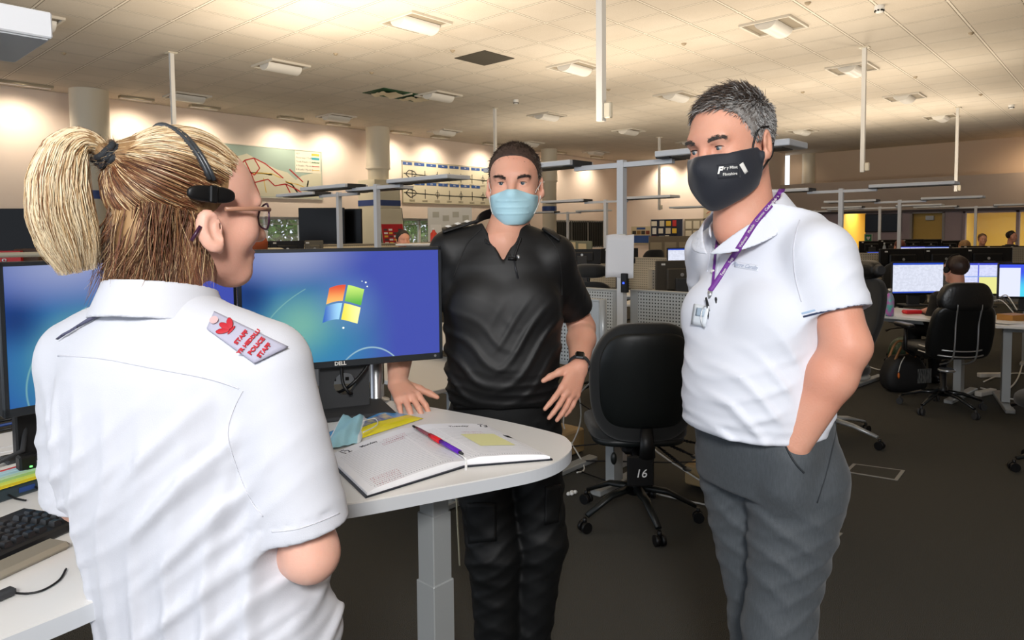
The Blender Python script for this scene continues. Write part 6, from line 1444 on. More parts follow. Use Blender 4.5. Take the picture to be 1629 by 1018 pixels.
# ------------------------------------------------------------------ shared: short hair and brows
def short_hair(par, o, F, s, off, hl, mats_, pick, N_, ln, comb, rnd=.3, rad=(.0004, .0007), base=None, grow=.004, seed=3):
    hy = np.array(hl)
    def hz(y): return np.interp(y, hy[:, 0], hy[:, 1])
    def fb_(P):
        q = (P - f32(o)) @ f32(F).T / s; d = ell(q, (0, -.016, .036), (.076 + grow, .099 + grow, .086 + grow)); d = smin(d, ell(q, (0, .030, .03), (.060 + grow, .062 + grow * .6, .06 + grow)), .03)
        return smax(d, (hz(q[:, 1]) + .005 - q[:, 2]).astype(np.float32), .004) * s
    hb_ = skin('hair', fb_, o + [-.14 * s] * 3, o + [.15 * s] * 3, .0035, base or mats_[0], par, off)
    rs = np.random.RandomState(seed); dv = rs.normal(size=(N_ * 3, 3)); dv /= np.linalg.norm(dv, axis=1, keepdims=True)
    er_ = np.array([.076, .099, .086]) + grow; k = 1 / np.sqrt(((dv / er_) ** 2).sum(1)); p = np.array([0, -.016, .036]) + dv * k[:, None]
    k2 = p[:, 1] > .03; p[k2, 1] = np.minimum(p[k2, 1], p[k2, 1]); ok = p[:, 2] > hz(p[:, 1]) + np.abs(rs.normal(0, .004, len(p))) - .006; p = p[ok][:N_]; dv = dv[ok][:N_]; n_ = len(p)
    nr = (p - np.array([0, -.016, .036])) / er_ ** 2; nr /= np.linalg.norm(nr, axis=1, keepdims=True)
    cb = comb(p); cb = cb - nr * (cb * nr).sum(1, keepdims=True); cb /= np.linalg.norm(cb, axis=1, keepdims=True) + 1e-6; cb = cb + rs.normal(0, rnd, (n_, 3)) 
    L = ln(p)[:, None] * rs.uniform(.7, 1.15, (n_, 1)); K = 5; P = np.zeros((n_, K, 3))
    for j in range(K): t_ = j / (K - 1); P[:, j] = p - nr * .001 + (nr * (.55 * t_ - .30 * t_ * t_) + cb * (.75 * t_)) * L
    strands('hair_strands', o + (P * s) @ F, rs.uniform(*rad, n_), mats_, hb_, off, pick(p, rs)); return hb_
def brows(par, o, F, s, off, m, f, tilt=(0, 0), w_=1.0):
    rs = np.random.RandomState(2); P = []
    for s_ in (-1, 1):
        for k in range(170):
            u = rs.rand(); x = s_ * (.016 + .036 * u); z = .0165 + .005 * math.sin(PI * u * .9) + rs.normal(0, .0022) * w_ + tilt[0 if s_ < 0 else 1] * (1 - u); y = .094 - .30 * (abs(x) - .016) ** 1.0 * .8
            a = np.array([x, y, z]); # settle on the skin
            for _ in range(6):
                w = f32((o + (a * s) @ F)[None]); dd = float(f(w)[0]) / s; a[1] -= dd * .8
            b = a + np.array([s_ * .007, -.0012, .0015 * (1 - u) - .0012 * u]); P.append([a + [0, .0004, 0], (a + b) / 2 + [0, .0014, 0], b + [0, .0006, 0]])
    P = np.array(P)
    for h_ in (P[:170], P[170:]): strands('eyebrow', o + (h_ * s) @ F, .00045, m, par, off)

# ------------------------------------------------------------------ the man in the black uniform shirt
o1 = A(800, 500, 2.27); o1 = np.array([o1[0], o1[1], 0.]); fb1 = N3(-FW + .05 * RT); l1 = np.cross(UP, fb1); F1 = np.array([l1, fb1, UP])
m1 = person('person', 'man in black uniform shirt and pale blue surgical mask leaning on the white desk', o1)
fh1 = N3(-FW - .10 * RT); FH1 = frame(fh1, pitch=math.radians(-4)); oh1 = A(819, 291, 2.28); S1 = 1.06
h1 = lambda P: head_sdf((P - f32(oh1)) @ f32(FH1).T, S1, jaw=1.08, mouth=False)
def H1(x, y, z): return oh1 + (np.array([x, y, z]) * S1) @ FH1
sr, er1, wr1 = A(716, 412, 2.28), A(640, 530, 2.36), A(632, 610, 2.16); sl, el1, wl1 = A(878, 412, 2.27), A(926, 522, 2.44), A(921, 584, 2.20)
hnd1 = [hand_pts(wr1, A(655, 640, 2.06) - wr1, UP * 1.0 + .5 * fb1, RT, 1.02, (.45, .35, .35, .30), .22, (.9, .4)),
        hand_pts(wl1, A(899, 640, 2.13) - wl1, fb1 * .85 + RT * .35, -FW * .2 - RT - UP * .0, 1.02, (.12, .18, .22, .30), .22, (.7, .5), .8)]
# drop the leaning hand on to the desk
def m1_body(P):
    d = h1(P); d = smin(d, cap(P, H1(0, -.02, -.07), np.array([*(o1[:2]), 1.47]) + fb1 * .005, .062, .066), .025)
    d = smin(d, loft(P, o1, F1, [(1.05, 0, 0, .15, .09), (1.25, 0, 0, .17, .10), (1.38, 0, 0, .16, .085), (1.45, 0, 0, .10, .06), (1.48, 0, 0, .06, .055)]), .03)
    for s_, e_, w_ in ((sr, er1, wr1), (sl, el1, wl1)): d = smin(d, chain(P, [s_, e_, e_ + (w_ - e_) * .3, w_], [.058, .044, .047, .029]), .018)
    for C_ in hnd1: d = smin(d, hand_sdf(P, C_), .012)
    d = smin(d, cap(P, H1(0, .045, -.115), np.array([*(o1[:2]), 1.47]) + fb1 * .045, .03, .035), .04)
    return d
skin('body', m1_body, np.minimum(o1, wr1) - [.32, .42, 0] + [0, 0, .0] + [0, 0, .90 - min(o1[2], wr1[2])] * np.array([0, 0, 1]), np.array([2.35, 2.25, 1.84]), .0036, m_skin, m1, o1)
m_polo = mat('black_polo', '121213', .5, bump=(900, .0003), spec=.35)
st1 = [(.955, .0, .015, .168, .125), (1.0, 0, .02, .178, .135), (1.08, 0, .022, .182, .142), (1.2, 0, .012, .190, .135), (1.3, 0, .0, .200, .125), (1.40, 0, -.005, .190, .108), (1.46, 0, -.005, .140, .085), (1.50, 0, -.008, .085, .070), (1.54, 0, -.012, .072, .068)]
hl1, hr1 = sl + (el1 - sl) * .72, sr + (er1 - sr) * .72
def m1_shirt(P):
    q = (P - f32(o1)) @ f32(F1).T; d = loft(P, o1, F1, st1, 2.2)
    low = np.clip((1.33 - q[:, 2]) / .15, 0, 1)
    d = smin(d, cap(P, o1 + UP * 1.375 + l1 * .13, o1 + UP * 1.375 - l1 * .13, .055, .055), .05)
    for s_ in (-1, 1): d = smin(d, cap(P, o1 + UP * (1.485 - .012 * (s_ > 0)) + l1 * s_ * .05 - fb1 * .02, o1 + UP * (1.452 - .02 * (s_ > 0)) + l1 * s_ * .175, .058, .058), .04)
    d = smin(d, ell(q, (.085, .09, 1.27), (.08, .04, .07)), .05); d = smin(d, ell(q, (-.085, .09, 1.27), (.08, .04, .07)), .05)
    d = d - creases(P, UP + .7 * l1, 34, .011, .3, 1.3, 3.2, 3) * low * np.clip(.5 - q[:, 0] / .12, 0, 1) - creases(P, UP - .8 * l1, 40, .009, 1.9, 1.2, 3.4, 2.5) * low * np.clip(.5 + q[:, 0] / .12, 0, 1) - creases(P, UP + .1 * l1, 75, .005, .9, 1.4, 2.5, 1) * np.clip((1.1 - q[:, 2]) / .08, 0, 1)
    for s_, h_, e_ in ((sr, hr1, er1), (sl, hl1, el1)):
        ax = N3(e_ - s_); t_ = (P - f32(h_)) @ f32(ax)
        a = chain(P, [s_, h_ + ax * .05], [.066, .068]) - creases(P, ax + .5 * UP, 50, .006, .8, .9, 2.6) * np.clip((t_ + .2) / .1, 0, 1)
        a = smax(a, t_, .003); a = smax(a, -cap(P, s_ + (e_ - s_) * .5, e_, .054, .058), .003); d = smin(d, a, .035)
    # open neck: a V down the front
    v = np.abs(q[:, 0]) * 1.9 - (q[:, 2] - 1.41) ; d = smax(d, -smax(v, -(q[:, 1] - .02), .004), .004)
    d = smax(d, plane(P, o1 + UP * 1.52, UP - .35 * fb1), .004); d = smax(d, -cap(P, o1 + UP * 1.47, o1 + UP * 1.62, .064, .075), .004)
    return d
skin('shirt', m1_shirt, o1 + [-.52, -.52, .93], o1 + [.52, .52, 1.58], .0048, m_polo, m1, o1)
def m1_collar(P):
    q = (P - f32(o1)) @ f32(F1).T; r = np.sqrt(q[:, 0] ** 2 / 1.1 + (q[:, 1] + .008) ** 2)
    top = 1.545 - .50 * np.clip(q[:, 1], -.1, .1); z = q[:, 2] - top; w_ = .016 + .75 * np.clip(-z - .0, 0, .05) * .5
    ring = np.abs(r - (.072 + .5 * np.clip(-z, 0, .05))) - .0035; d = smax(ring, np.maximum(z, -z - .045), .004)
    v = np.abs(q[:, 0]) * 1.3 - (q[:, 2] - 1.415); return smax(d, -smax(v, -(q[:, 1] - .0), .004), .004)
skin('collar', m1_collar, o1 + [-.14, -.14, 1.37], o1 + [.14, .14, 1.62], .003, m_polo, m1, o1)
q = MB()
for s_ in (-1, 1):
    pp = hits(m1_shirt, cr([(815 + s_ * 14, 378), (815 + s_ * 9, 392), (815 + s_ * 2, 412)], 4, False), 1.7, 2.5, out=.002); q.tube(pp - o1, .0035, 6)
q.build('zip_edge', mat('zip_dark', '1c1c1e', .4), m1)
zp = hits(m1_shirt, [(818, 410), (820, 425), (824, 443)], 1.7, 2.5, out=.002) - o1; MB().tube(zp, .003, 6).build('zip', mat('zip_grey', '2c2c30', .35, metal=.4), m1)
zq = hits(m1_shirt, [(824, 406), (826, 412)], 1.7, 2.5, out=.004) - o1; MB().tube(zq, .005, 8).build('zip_puller', m_silver, m1)
mp_ = hits(m1_shirt, [(808, 411), (822, 412)], 1.7, 2.5, out=.006) - o1; MB().tube(mp_, .005, 8).build('lapel_clip', m_black, m1)
seam('raglan_seam', m1_shirt, [(766, 364), (745, 385), (733, 410), (722, 440)], 1.7, 2.6, mat('seam_dark', '050505', .6), m1, o1, .002, 0)
seam('raglan_seam', m1_shirt, [(868, 372), (885, 395), (893, 430), (894, 470)], 1.7, 2.6, mat('seam_dark', '050505', .6), m1, o1, .002, 0)
ep1, E1 = patch('epaulette', m1_shirt, [(702, 357), (752, 346), (762, 352), (704, 371)], 1.7, 2.7, m_polo, m1, o1, .008, .006, 12, 6)
for u in (2, 5, 8):
    c = E1[3, u]; nz = N3(np.array([0, 0, EYE]) - (c + o1)) * .4 + UP; nz = N3(nz); ex = N3(np.cross(nz, FW)); ey = np.cross(nz, ex); c = c + nz * .006
    MB().add([c + ex * .012, c + ey * .012, c - ex * .012, c - ey * .012, c + nz * .003], [(0, 1, 4), (1, 2, 4), (2, 3, 4), (3, 0, 4)]).build('white_pip', m_white, ep1)
patch('epaulette', m1_shirt, [(868, 358), (893, 378), (890, 384), (862, 364)], 1.7, 2.7, m_polo, m1, o1, .008, .006, 10, 5)
# trousers
kr, kl = A(785, 880, 2.26), A(860, 860, 2.30); ar, al = A(795, 1120, 2.30), A(838, 1120, 2.34); ar[2] = al[2] = .08
def m1_trs(P):
    q = (P - f32(o1)) @ f32(F1).T; d = loft(P, o1, F1, [(.86, 0, .0, .178, .125), (.93, 0, .005, .172, .125), (1.0, 0, .01, .165, .118)])
    for hp, kn, an in ((o1 - l1 * .088 + UP * .88, kr, ar), (o1 + l1 * .088 + UP * .88, kl, al)):
        lg_ = chain(P, [hp, kn, an], [.098, .080, .070], .04); lg_ = lg_ - creases(P, UP + .5 * l1, 30, .010, hp[0], 1.2, 2.4, 1.5) * .8 - creases(P, UP - .6 * l1, 44, .007, kn[1], 1.2, 3, 1.) ; d = smin(d, lg_, .018)
    return smax(d, .03 - P[:, 2], .004)
tr1 = skin('trousers', m1_trs, o1 + [-.34, -.34, .0], o1 + [.34, .34, 1.0], .0065, m_blackfab, m1, o1); shoes(m1, o1, fb1, [ar, al])
patch('cargo_pocket', m1_trs, [(742, 800), (790, 800), (790, 860), (745, 865)], 1.7, 2.6, m_blackfab, m1, o1, .004, .006, 10, 10)
patch('cargo_pocket', m1_trs, [(868, 775), (893, 770), (888, 830), (866, 835)], 1.7, 2.6, m_blackfab, m1, o1, .004, .006, 8, 10)
patch('belt', m1_trs, [(722, 638), (888, 634), (888, 648), (722, 652)], 1.7, 2.6, m_black, m1, o1, .004, .004, 24, 4)
# watch
wt = thing('wrist_watch', 'dark square smart watch on the hip hand of the man in black', 'watch', wl1); ax = N3(wl1 - el1); wc = wl1 - ax * .010
a1 = N3(np.cross(ax, UP)); a2 = np.cross(ax, a1); ring = [(a1 * math.cos(b) + a2 * math.sin(b)) * .0345 - ax * .010 for b in np.linspace(0, 2 * PI, 30, endpoint=False)]
MB().tube(ring, .0022, 8, closed=True, flat=5.2, upv=ax).build('strap', mat('strap_grey', '2a2b2e', .6), wt)
cd = N3(np.array([0, 0, EYE]) - wl1); cd = N3(cd - ax * (cd @ ax)); Mw = np.array([N3(np.cross(ax, cd)), ax, cd]); MB().box(-ax * .010 + cd * .037, (.030, .034, .010), M=Mw, bev=.004).build('case', mat('watch_case', '3c3e42', .3, metal=.5), wt); MB().box(-ax * .010 + cd * .0425, (.023, .027, .002), M=Mw).build('display', m_scr, wt)
# hair: cropped, brown with grey sides
hl_m1 = [(-.12, -.075), (-.06, -.055), (-.03, -.035), (-.008, .012), (.010, .004), (.024, .0), (.034, .03), (.055, .060), (.070, .072), (.085, .078), (.1, .082)]
hmm = [mat('crop_brown', '3e2a20', .5), mat('crop_dark', '281c17', .5), mat('crop_grey', '8c8278', .5)]
def pick1(p, rs): g = np.clip((.085 - p[:, 2]) / .06, 0, 1) * .55; r = rs.rand(len(p)); return np.where(r < g, 2, np.where(rs.rand(len(p)) < .5, 0, 1))
short_hair(m1, oh1, FH1, S1, o1, hl_m1, hmm, pick1, 11000, lambda p: np.full(len(p), .010), lambda p: np.stack([p[:, 0] * .3, np.full(len(p), .5), -.4 + 0 * p[:, 0]], 1), .45, (.0005, .0008), mat('scalp_brown', '46332a', .7, noise=(150, '2e2019', 1)), .0025)
eyes(m1, oh1, FH1, S1, (-.10, .0), o1); brows(m1, oh1, FH1, S1, o1, hmm[1], h1, (-.003, -.003))
# surgical mask
def mask1(P, grow=0.):
    q = (P - f32(oh1)) @ f32(FH1).T / S1; d = ell(q, (0, .040, -.068), (.068 + grow, .083 + grow, .068 + grow)); d = smin(d, ell(q, (0, .085, -.032), (.020, .038, .028)), .03)
    d = smin(d, ell(q, (0, .085, -.10), (.03, .03, .035)), .03)
    d = d - .0022 * np.maximum(0, np.sin(q[:, 2] * 330)) ** 3 * (np.abs(q[:, 0]) < .05) * (q[:, 2] > -.105) * (q[:, 2] < -.04)
    d = smin(d, h1(P) / S1 - .0035, .008)
    top = -.018 - .35 * np.clip(np.abs(q[:, 0]) - .012, 0, 1) * 1.0; d = smax(d, q[:, 2] - top.astype(np.float32), .003); d = smax(d, .030 - q[:, 1] - .25 * (q[:, 2] + .06), .004); d = smax(d, -.125 - q[:, 2], .004)
    return d * S1
mk1 = thing('surgical_mask', 'pale blue pleated surgical mask on the face of the man in black', 'face mask', H1(0, .1, -.07)); ok1 = H1(0, .1, -.07)
skin('mask_body', mask1, oh1 - [.16, .16, .18], oh1 + [.16, .16, .04], .0028, mat('mask_pale_blue', 'a9d0dc', .7, bump=(300, .0003)), mk1, ok1)
for s_ in (-1, 1):
    for za, zb in ((-.030, -.002), (-.092, -.040)):
        MB().tube(pushed(lambda P: np.minimum(h1(P), mask1(P)), cr([H1(s_ * .058, .060, za) - ok1, H1(s_ * .074, .030, (za + zb) / 2) - ok1, H1(s_ * .080, .004, zb) - ok1, H1(s_ * .086, -.018, zb + .004) - ok1], 6, False), ok1), .0015, 6).build('ear_loop', m_white, mk1)

# ------------------------------------------------------------------ the man in the white polo shirt
o2 = A(1224, 560, 1.63); o2 = np.array([o2[0], o2[1], 0.]); fb2 = N3(-.50 * FW - .87 * RT); l2 = np.cross(UP, fb2); F2 = np.array([l2, fb2, UP])
m2 = person('person', 'grey haired man in white polo shirt and grey trousers with one hand in his pocket', o2)
a_ = math.radians(53); fh2 = N3(-math.cos(a_) * FW - math.sin(a_) * RT); FH2 = frame(fh2, pitch=math.radians(-9), roll=math.radians(3)); oh2 = A(1163, 232, 1.60); S2 = 1.03
h2 = lambda P: head_sdf((P - f32(oh2)) @ f32(FH2).T, S2, ear_z=-.010, jaw=1.06, mouth=False)
def H2(x, y, z): return oh2 + (np.array([x, y, z]) * S2) @ FH2
nb2 = np.array([*(A(1186, 330, 1.63)[:2]), 1.52])
s2, e2_, w2 = A(1303, 402, 1.47), A(1347, 550, 1.42), None; s2r, e2r, w2r = A(1128, 400, 1.79), A(1150, 550, 1.90), A(1190, 680, 1.86)
kn2, kn2r = A(1238, 1000, 1.57), A(1213, 1000, 1.72); an2, an2r = A(1236, 1400, 1.60), A(1222, 1330, 1.74); an2[2] = an2r[2] = .08
hp2, hp2r = o2 + l2 * .085 + UP * .94, o2 - l2 * .085 + UP * .94
def m2_hips(P): return smin(loft(P, o2, F2, [(.90, 0, -.01, .170, .132), (.98, 0, .008, .168, .136), (1.05, 0, .024, .162, .134), (1.075, 0, .026, .158, .130)]), cap(P, hp2, kn2, .106, .070), .03)
g1, g2 = hits(m2_hips, [(1266, 706), (1252, 775)], 1.1, 1.9); w2 = g1 + N3(g1 - [0, 0, EYE]) * .006
hnd2 = [hand_pts(w2 + N3(g2 - g1) * .01, (g2 + N3(g2 - [0, 0, EYE]) * .03) - w2, -N3(g1 - [0, 0, EYE]), fb2, .9, (.3, .3, .3, .3), .0, (.2, .9)), hand_pts(w2r, RT * .3 - UP, -l2, fb2, 1.0)]
def m2_body(P):
    d = h2(P); d = smin(d, cap(P, H2(0, -.03, -.06), nb2, .058, .068), .025); d = smin(d, cap(P, H2(0, .02, -.10), nb2 + fb2 * .04 - UP * .02, .030, .036), .04)
    d = smin(d, loft(P, o2, F2, [(1.1, 0, .0, .15, .11), (1.3, 0, 0, .16, .10), (1.44, 0, 0, .14, .08), (1.50, 0, -.0, .07, .06)]), .03)
    for s_, ee, w_ in ((s2, e2_, w2), (s2r, e2r, w2r)):
        fo = ee + (w_ - ee) * .3; d = smin(d, chain(P, [s_, ee, fo, w_], [.058, .045, .048, .031]), .016)
    for C_ in hnd2: d = smin(d, hand_sdf(P, C_), .012)
    return d
skin('body', m2_body, o2 + [-.42, -.42, .83], o2 + [.45, .45, 1.86], .0036, m_skin2, m2, o2)
m_pw = mat('white_polo', 'd6d9e2', .8, bump=(800, .0003), sheen=.15)
st2 = [(1.035, -.005, .045, .165, .140), (1.10, 0, .048, .174, .148), (1.2, 0, .040, .176, .150), (1.3, 0, .018, .180, .135), (1.40, 0, .0, .176, .115), (1.46, .005, -.005, .140, .092), (1.51, .0, .0, .095, .078), (1.56, 0, .01, .078, .074)]
h2l, h2r = s2 + (e2_ - s2) * .66, s2r + (e2r - s2r) * .62
def m2_shirt(P):
    q = (P - f32(o2)) @ f32(F2).T; d = loft(P, o2, F2, st2, 2.15); low = np.clip((1.34 - q[:, 2]) / .15, 0, 1)
    d = smin(d, cap(P, o2 + UP * 1.40 + l2 * .12, o2 + UP * 1.40 - l2 * .12, .052, .052), .05)
    for s_ in (-1, 1): d = smin(d, cap(P, o2 + UP * 1.515 + l2 * s_ * .05 - fb2 * .02, o2 + UP * 1.445 + l2 * s_ * .145, .050, .056), .04); d = smin(d, ell(q, (.08, .10, 1.30), (.07, .04, .06)), .05); d = smin(d, ell(q, (-.08, .10, 1.30), (.07, .04, .06)), .05)
    side_ = np.clip((q[:, 0] + .05) / .12, 0, 1); low = low * np.clip((np.minimum(cap(P, s2, e2_, .05), cap(P, e2_, g1, .04)) - .005) / .04, 0, 1)
    d = d - creases(P, UP * .8 - .9 * fb2 + .3 * l2, 44, .013, .8, .8, 3.4, 1.0) * low * side_ - creases(P, UP + .4 * fb2, 48, .006, 2.2, 1.0, 3, 1.2) * low - creases(P, UP, 90, .004, .5, 1.5, 2.5, 1) * np.clip((1.12 - q[:, 2]) / .06, 0, 1)
    for s_, h_, ee in ((s2, h2l, e2_), (s2r, h2r, e2r)):
        ax = N3(ee - s_); t_ = (P - f32(h_)) @ f32(ax)
        a = chain(P, [s_, h_ + ax * .05], [.062, .072]) - creases(P, ax + .4 * RT, 44, .006, 1.4, .9, 2.8) * np.clip((t_ + .2) / .1, 0, 1) * np.clip(-t_ / .04 + .2, 0, 1)
        a = smax(a, t_, .003); a = smax(a, -cap(P, s_ + (ee - s_) * .45, ee, .058, .063), .003); d = smin(d, a, .04)
    v = np.abs(q[:, 0]) * 2.2 - (q[:, 2] - 1.45); d = smax(d, -smax(v, -(q[:, 1] - .03), .004), .004)
    d = smax(d, plane(P, o2 + UP * 1.545, UP - .30 * fb2), .004); d = smax(d, -cap(P, nb2 - UP * .02, nb2 + UP * .12, .072, .084), .004)
    hem = 1.045 + .10 * (-q[:, 0] + .0) * 0 + .12 * np.clip(.05 - q[:, 1], 0, .3) ; return smax(d, (hem - q[:, 2]).astype(np.float32), .006)
skin('polo_shirt', m2_shirt, o2 + [-.45, -.45, 1.0], o2 + [.47, .47, 1.60], .0046, m_pw, m2, o2)
def m2_collar(P):
    q = (P - f32(nb2)) @ f32(F2).T; r = np.sqrt(q[:, 0] ** 2 / 1.1 + (q[:, 1]) ** 2); top = .042 - .42 * np.clip(q[:, 1], -.1, .12); z = q[:, 2] - top
    ring = np.abs(r - (.080 + .62 * np.clip(-z, 0, .06))) - .0032; d = smax(ring, np.maximum(z, -z - .055 - .12 * np.clip(q[:, 1], 0, .1)), .004)
    stand = smax(np.abs(r - .078) - .003, np.maximum(z, -z - .05), .003); d = smin(d, stand, .003)
    v = np.abs(q[:, 0] + .0) * 1.0 - (q[:, 2] + .075); return smax(d, -smax(v, -(q[:, 1] - .02), .004), .003)
skin('collar', m2_collar, nb2 - [.15, .15, .12], nb2 + [.15, .15, .10], .003, m_pw, m2, o2)
# sleeve rib stripes
for (r0, r1, m, nm) in ((.010, .004, mat('stripe_blue', '9fb6cf', .8), 'pale_blue_stripe'), (.003, .004, mat('stripe_navy', '27324e', .8), 'navy_stripe')):
    ax = N3(e2_ - s2); a1 = N3(np.cross(ax, FW)); a2 = np.cross(ax, a1); c_ = h2l - ax * r0; pts = []
    for b in np.linspace(0, 2 * PI, 40, endpoint=False):
        dr = a1 * math.cos(b) + a2 * math.sin(b); rr_ = np.linspace(.05, .10, 40); v = m2_shirt((c_ + dr * rr_[:, None]).astype(np.float32)); k = (np.where(v < 0)[0][-1] if (v < 0).any() else 20); pts.append(c_ + dr * (rr_[k] + .0004) - o2)
    P_ = np.array(pts); 
    for _ in range(4): P_ = (np.roll(P_, 1, 0) + P_ * 2 + np.roll(P_, -1, 0)) / 4
    MB().grid([list(P_ - ax * r1 * .5) + [P_[0] - ax * r1 * .5], list(P_ + ax * r1 * .5) + [P_[0] + ax * r1 * .5]]).build(nm, m, m2)
seam('placket_edge', m2_shirt, [(1133, 388), (1129, 405), (1125, 432)], 1.2, 1.9, m_seam, m2, o2, .0012); seam('placket_edge', m2_shirt, [(1149, 388), (1145, 405), (1140, 435)], 1.2, 1.9, m_seam, m2, o2, .0012)
seam('shoulder_seam', m2_shirt, [(1272, 350), (1266, 372), (1262, 400), (1265, 440), (1275, 480)], 1.2, 1.9, m_seam, m2, o2, .0010)
for py in (392, 412, 432): b_ = hits(m2_shirt, [(1140 - (py - 375) * .1, py)], 1.2, 1.9, out=.002)[0] - o2; MB().sphere(b_, .0052, 12, 8).build('button', m_white, m2)
_, PC = patch('signature_patch', m2_shirt, [(1168, 415), (1206, 422), (1206, 432), (1168, 425)], 1.2, 1.9, m_pw, m2, o2, .0004, .0004, 10, 5)
text_on('embroidered_name', 'Pierre Cardin', .013, PC, .5, .5, mat('embroidery', 'a9b2c4', .7), m2, .001, shear=.4)
# trousers
m_gt = mat('grey_trousers', '3f4448', .75, noise=(300, '4b5055', .6, (1, 1, .15)), bump=(500, .0004), sheen=.1)
def m2_trs(P):
    q = (P - f32(o2)) @ f32(F2).T; d = loft(P, o2, F2, [(.90, 0, -.01, .170, .132), (.98, 0, .008, .168, .136), (1.05, 0, .024, .162, .134), (1.075, 0, .026, .158, .130)])
    for hp, kn, an in ((hp2, kn2, an2), (hp2r, kn2r, an2r)):
        lg_ = chain(P, [hp, kn, an], [.106, .068, .062], .05); z = P[:, 2]
        lg_ = lg_ - creases(P, UP + .8 * RT, 40, .010, .9, .9, 2.6, 1.0) * np.clip((.98 - z) / .1, 0, 1) * np.clip((z - .55) / .2, .25, 1) - creases(P, UP - .5 * RT, 52, .006, 2.0, 1.1, 3, 1.); d = smin(d, lg_, .016)
    # slanted pocket mouth around the wrist
    vv = N3(g1 - [0, 0, EYE]); d = smin(d, cap(P, w2 + N3(g2 - g1) * .035 + vv * .012, g2 + vv * .024, .040, .040), .04)
    return smax(d, .03 - P[:, 2], .004)
skin('trousers', m2_trs, o2 + [-.40, -.40, 0], o2 + [.40, .40, 1.09], .0052, m_gt, m2, o2); shoes(m2, o2, fb2, [an2, an2r])
seam('pocket_edge', m2_trs, [(1244, 694), (1254, 718), (1266, 738), (1279, 752)], 1.2, 1.9, mat('pocket_line', '24282c', .8), m2, o2, .0022); seam('side_seam', m2_trs, [(1334, 668), (1318, 740), (1300, 800)], 1.2, 2.0, mat('pocket_line', '24282c', .8), m2, o2, .0014)
# hair
hl_m2 = [(-.12, -.085), (-.06, -.070), (-.035, -.045), (-.012, .006), (.004, .008), (.020, -.006), (.030, .022), (.045, .050), (.060, .078), (.075, .088), (.1, .094)]
hm2 = [mat('hair_grey_dark', '4a4440', .45), mat('hair_grey', '8a8784', .42), mat('hair_silver', 'b9b8b6', .4), mat('hair_brown_top', '4a382c', .45)]
def pick2(p, rs):
    g = np.clip((.125 - p[:, 2] - .25 * np.clip(p[:, 1], 0, 1)) / .07, 0, 1); r = rs.rand(len(p)); return np.where(r < g * .8, np.where(rs.rand(len(p)) < .5, 1, 2), np.where(rs.rand(len(p)) < .5, 0, 3))
short_hair(m2, oh2, FH2, S2, o2, hl_m2, hm2, pick2, 11000, lambda p: .012 + .020 * np.clip((p[:, 2] - .05) / .06, 0, 1), lambda p: np.stack([-.55 * np.ones(len(p)), .75 * np.clip(p[:, 2] / .12, -.6, 1) - .3, -.35 * np.ones(len(p))], 1), .22, (.0006, .0010), mat('scalp_grey', '5a524c', .6, noise=(90, '8c8884', 1)), .005)
eyes(m2, oh2, FH2, S2, (-.30, -.25), o2); brows(m2, oh2, FH2, S2, o2, hm2[0], h2, (-.001, -.001))
# black cloth mask
def mask2(P):
    q = (P - f32(oh2)) @ f32(FH2).T / S2; d = ell(q, (0, .034, -.062), (.076, .090, .076)); d = smin(d, ell(q, (0, .092, -.038), (.018, .040, .026)), .035); d = smin(d, ell(q, (0, .080, -.100), (.022, .032, .034)), .03)
    ab = np.abs(q[:, 0]); d = smin(d, ell(np.stack([ab, q[:, 1], q[:, 2]], 1), (.058, .022, -.040), (.018, .040, .032)), .02)
    d = smin(d, h2(P) / S2 - .004, .010)
    top = -.012 - .10 * np.clip(ab - .015, 0, 1) + .22 * np.clip(ab - .05, 0, 1); d = smax(d, q[:, 2] - top.astype(np.float32), .003); bot = -.135 + .55 * np.clip(.085 - q[:, 1], 0, 1); d = smax(d, (bot - q[:, 2]).astype(np.float32), .004); d = smax(d, .010 - q[:, 1], .004)
    return d * S2
ok2 = H2(0, .1, -.07); mk2 = thing('cloth_mask', 'dark navy cloth mask with small white print on the grey haired man', 'face mask', ok2)
m_nv = mat('mask_navy', '10141f', .7, bump=(600, .0003), sheen=.2)
mb2 = skin('mask_body', mask2, oh2 - [.17, .17, .18], oh2 + [.17, .17, .05], .0028, m_nv, mk2, ok2)
for s_ in (-1, 1):
    MB().tube(pushed(h2, cr([H2(s_ * .068, .028, -.022) - ok2, H2(s_ * .078, .020, .012) - ok2, H2(s_ * .080, .004, .026) - ok2, H2(s_ * .085, -.020, .026) - ok2], 5, False), ok2), .0024, 8).build('ear_loop', m_black, mk2)
    MB().tube(pushed(h2, cr([H2(s_ * .068, .024, -.078) - ok2, H2(s_ * .078, .006, -.058) - ok2, H2(s_ * .083, -.018, -.035) - ok2, H2(s_ * .084, -.030, -.010) - ok2], 5, False), ok2), .0024, 8).build('ear_loop', m_black, mk2)
_, PM = patch('print_patch', mask2, [(1140, 262), (1176, 259), (1178, 282), (1142, 285)], 1.2, 1.8, m_nv, mk2, ok2, .0006, .0006, 12, 8)
text_on('printed_word', 'Sir y Fflint', .0085, PM, .62, .35, m_white, mk2, .0014, bold=.0001); text_on('printed_word', 'Flintshire', .0085, PM, .62, .75, m_white, mk2, .0014, bold=.0001); text_on('printed_mark', 'F', .021, PM, .12, .45, m_white, mk2, .0014, shear=.3, bold=.0008)
_, PM = patch('side_label', mask2, [(1176, 262), (1182, 258), (1190, 273), (1185, 277)], 1.2, 1.8, m_white, mk2, ok2, .0012, .001, 6, 6)
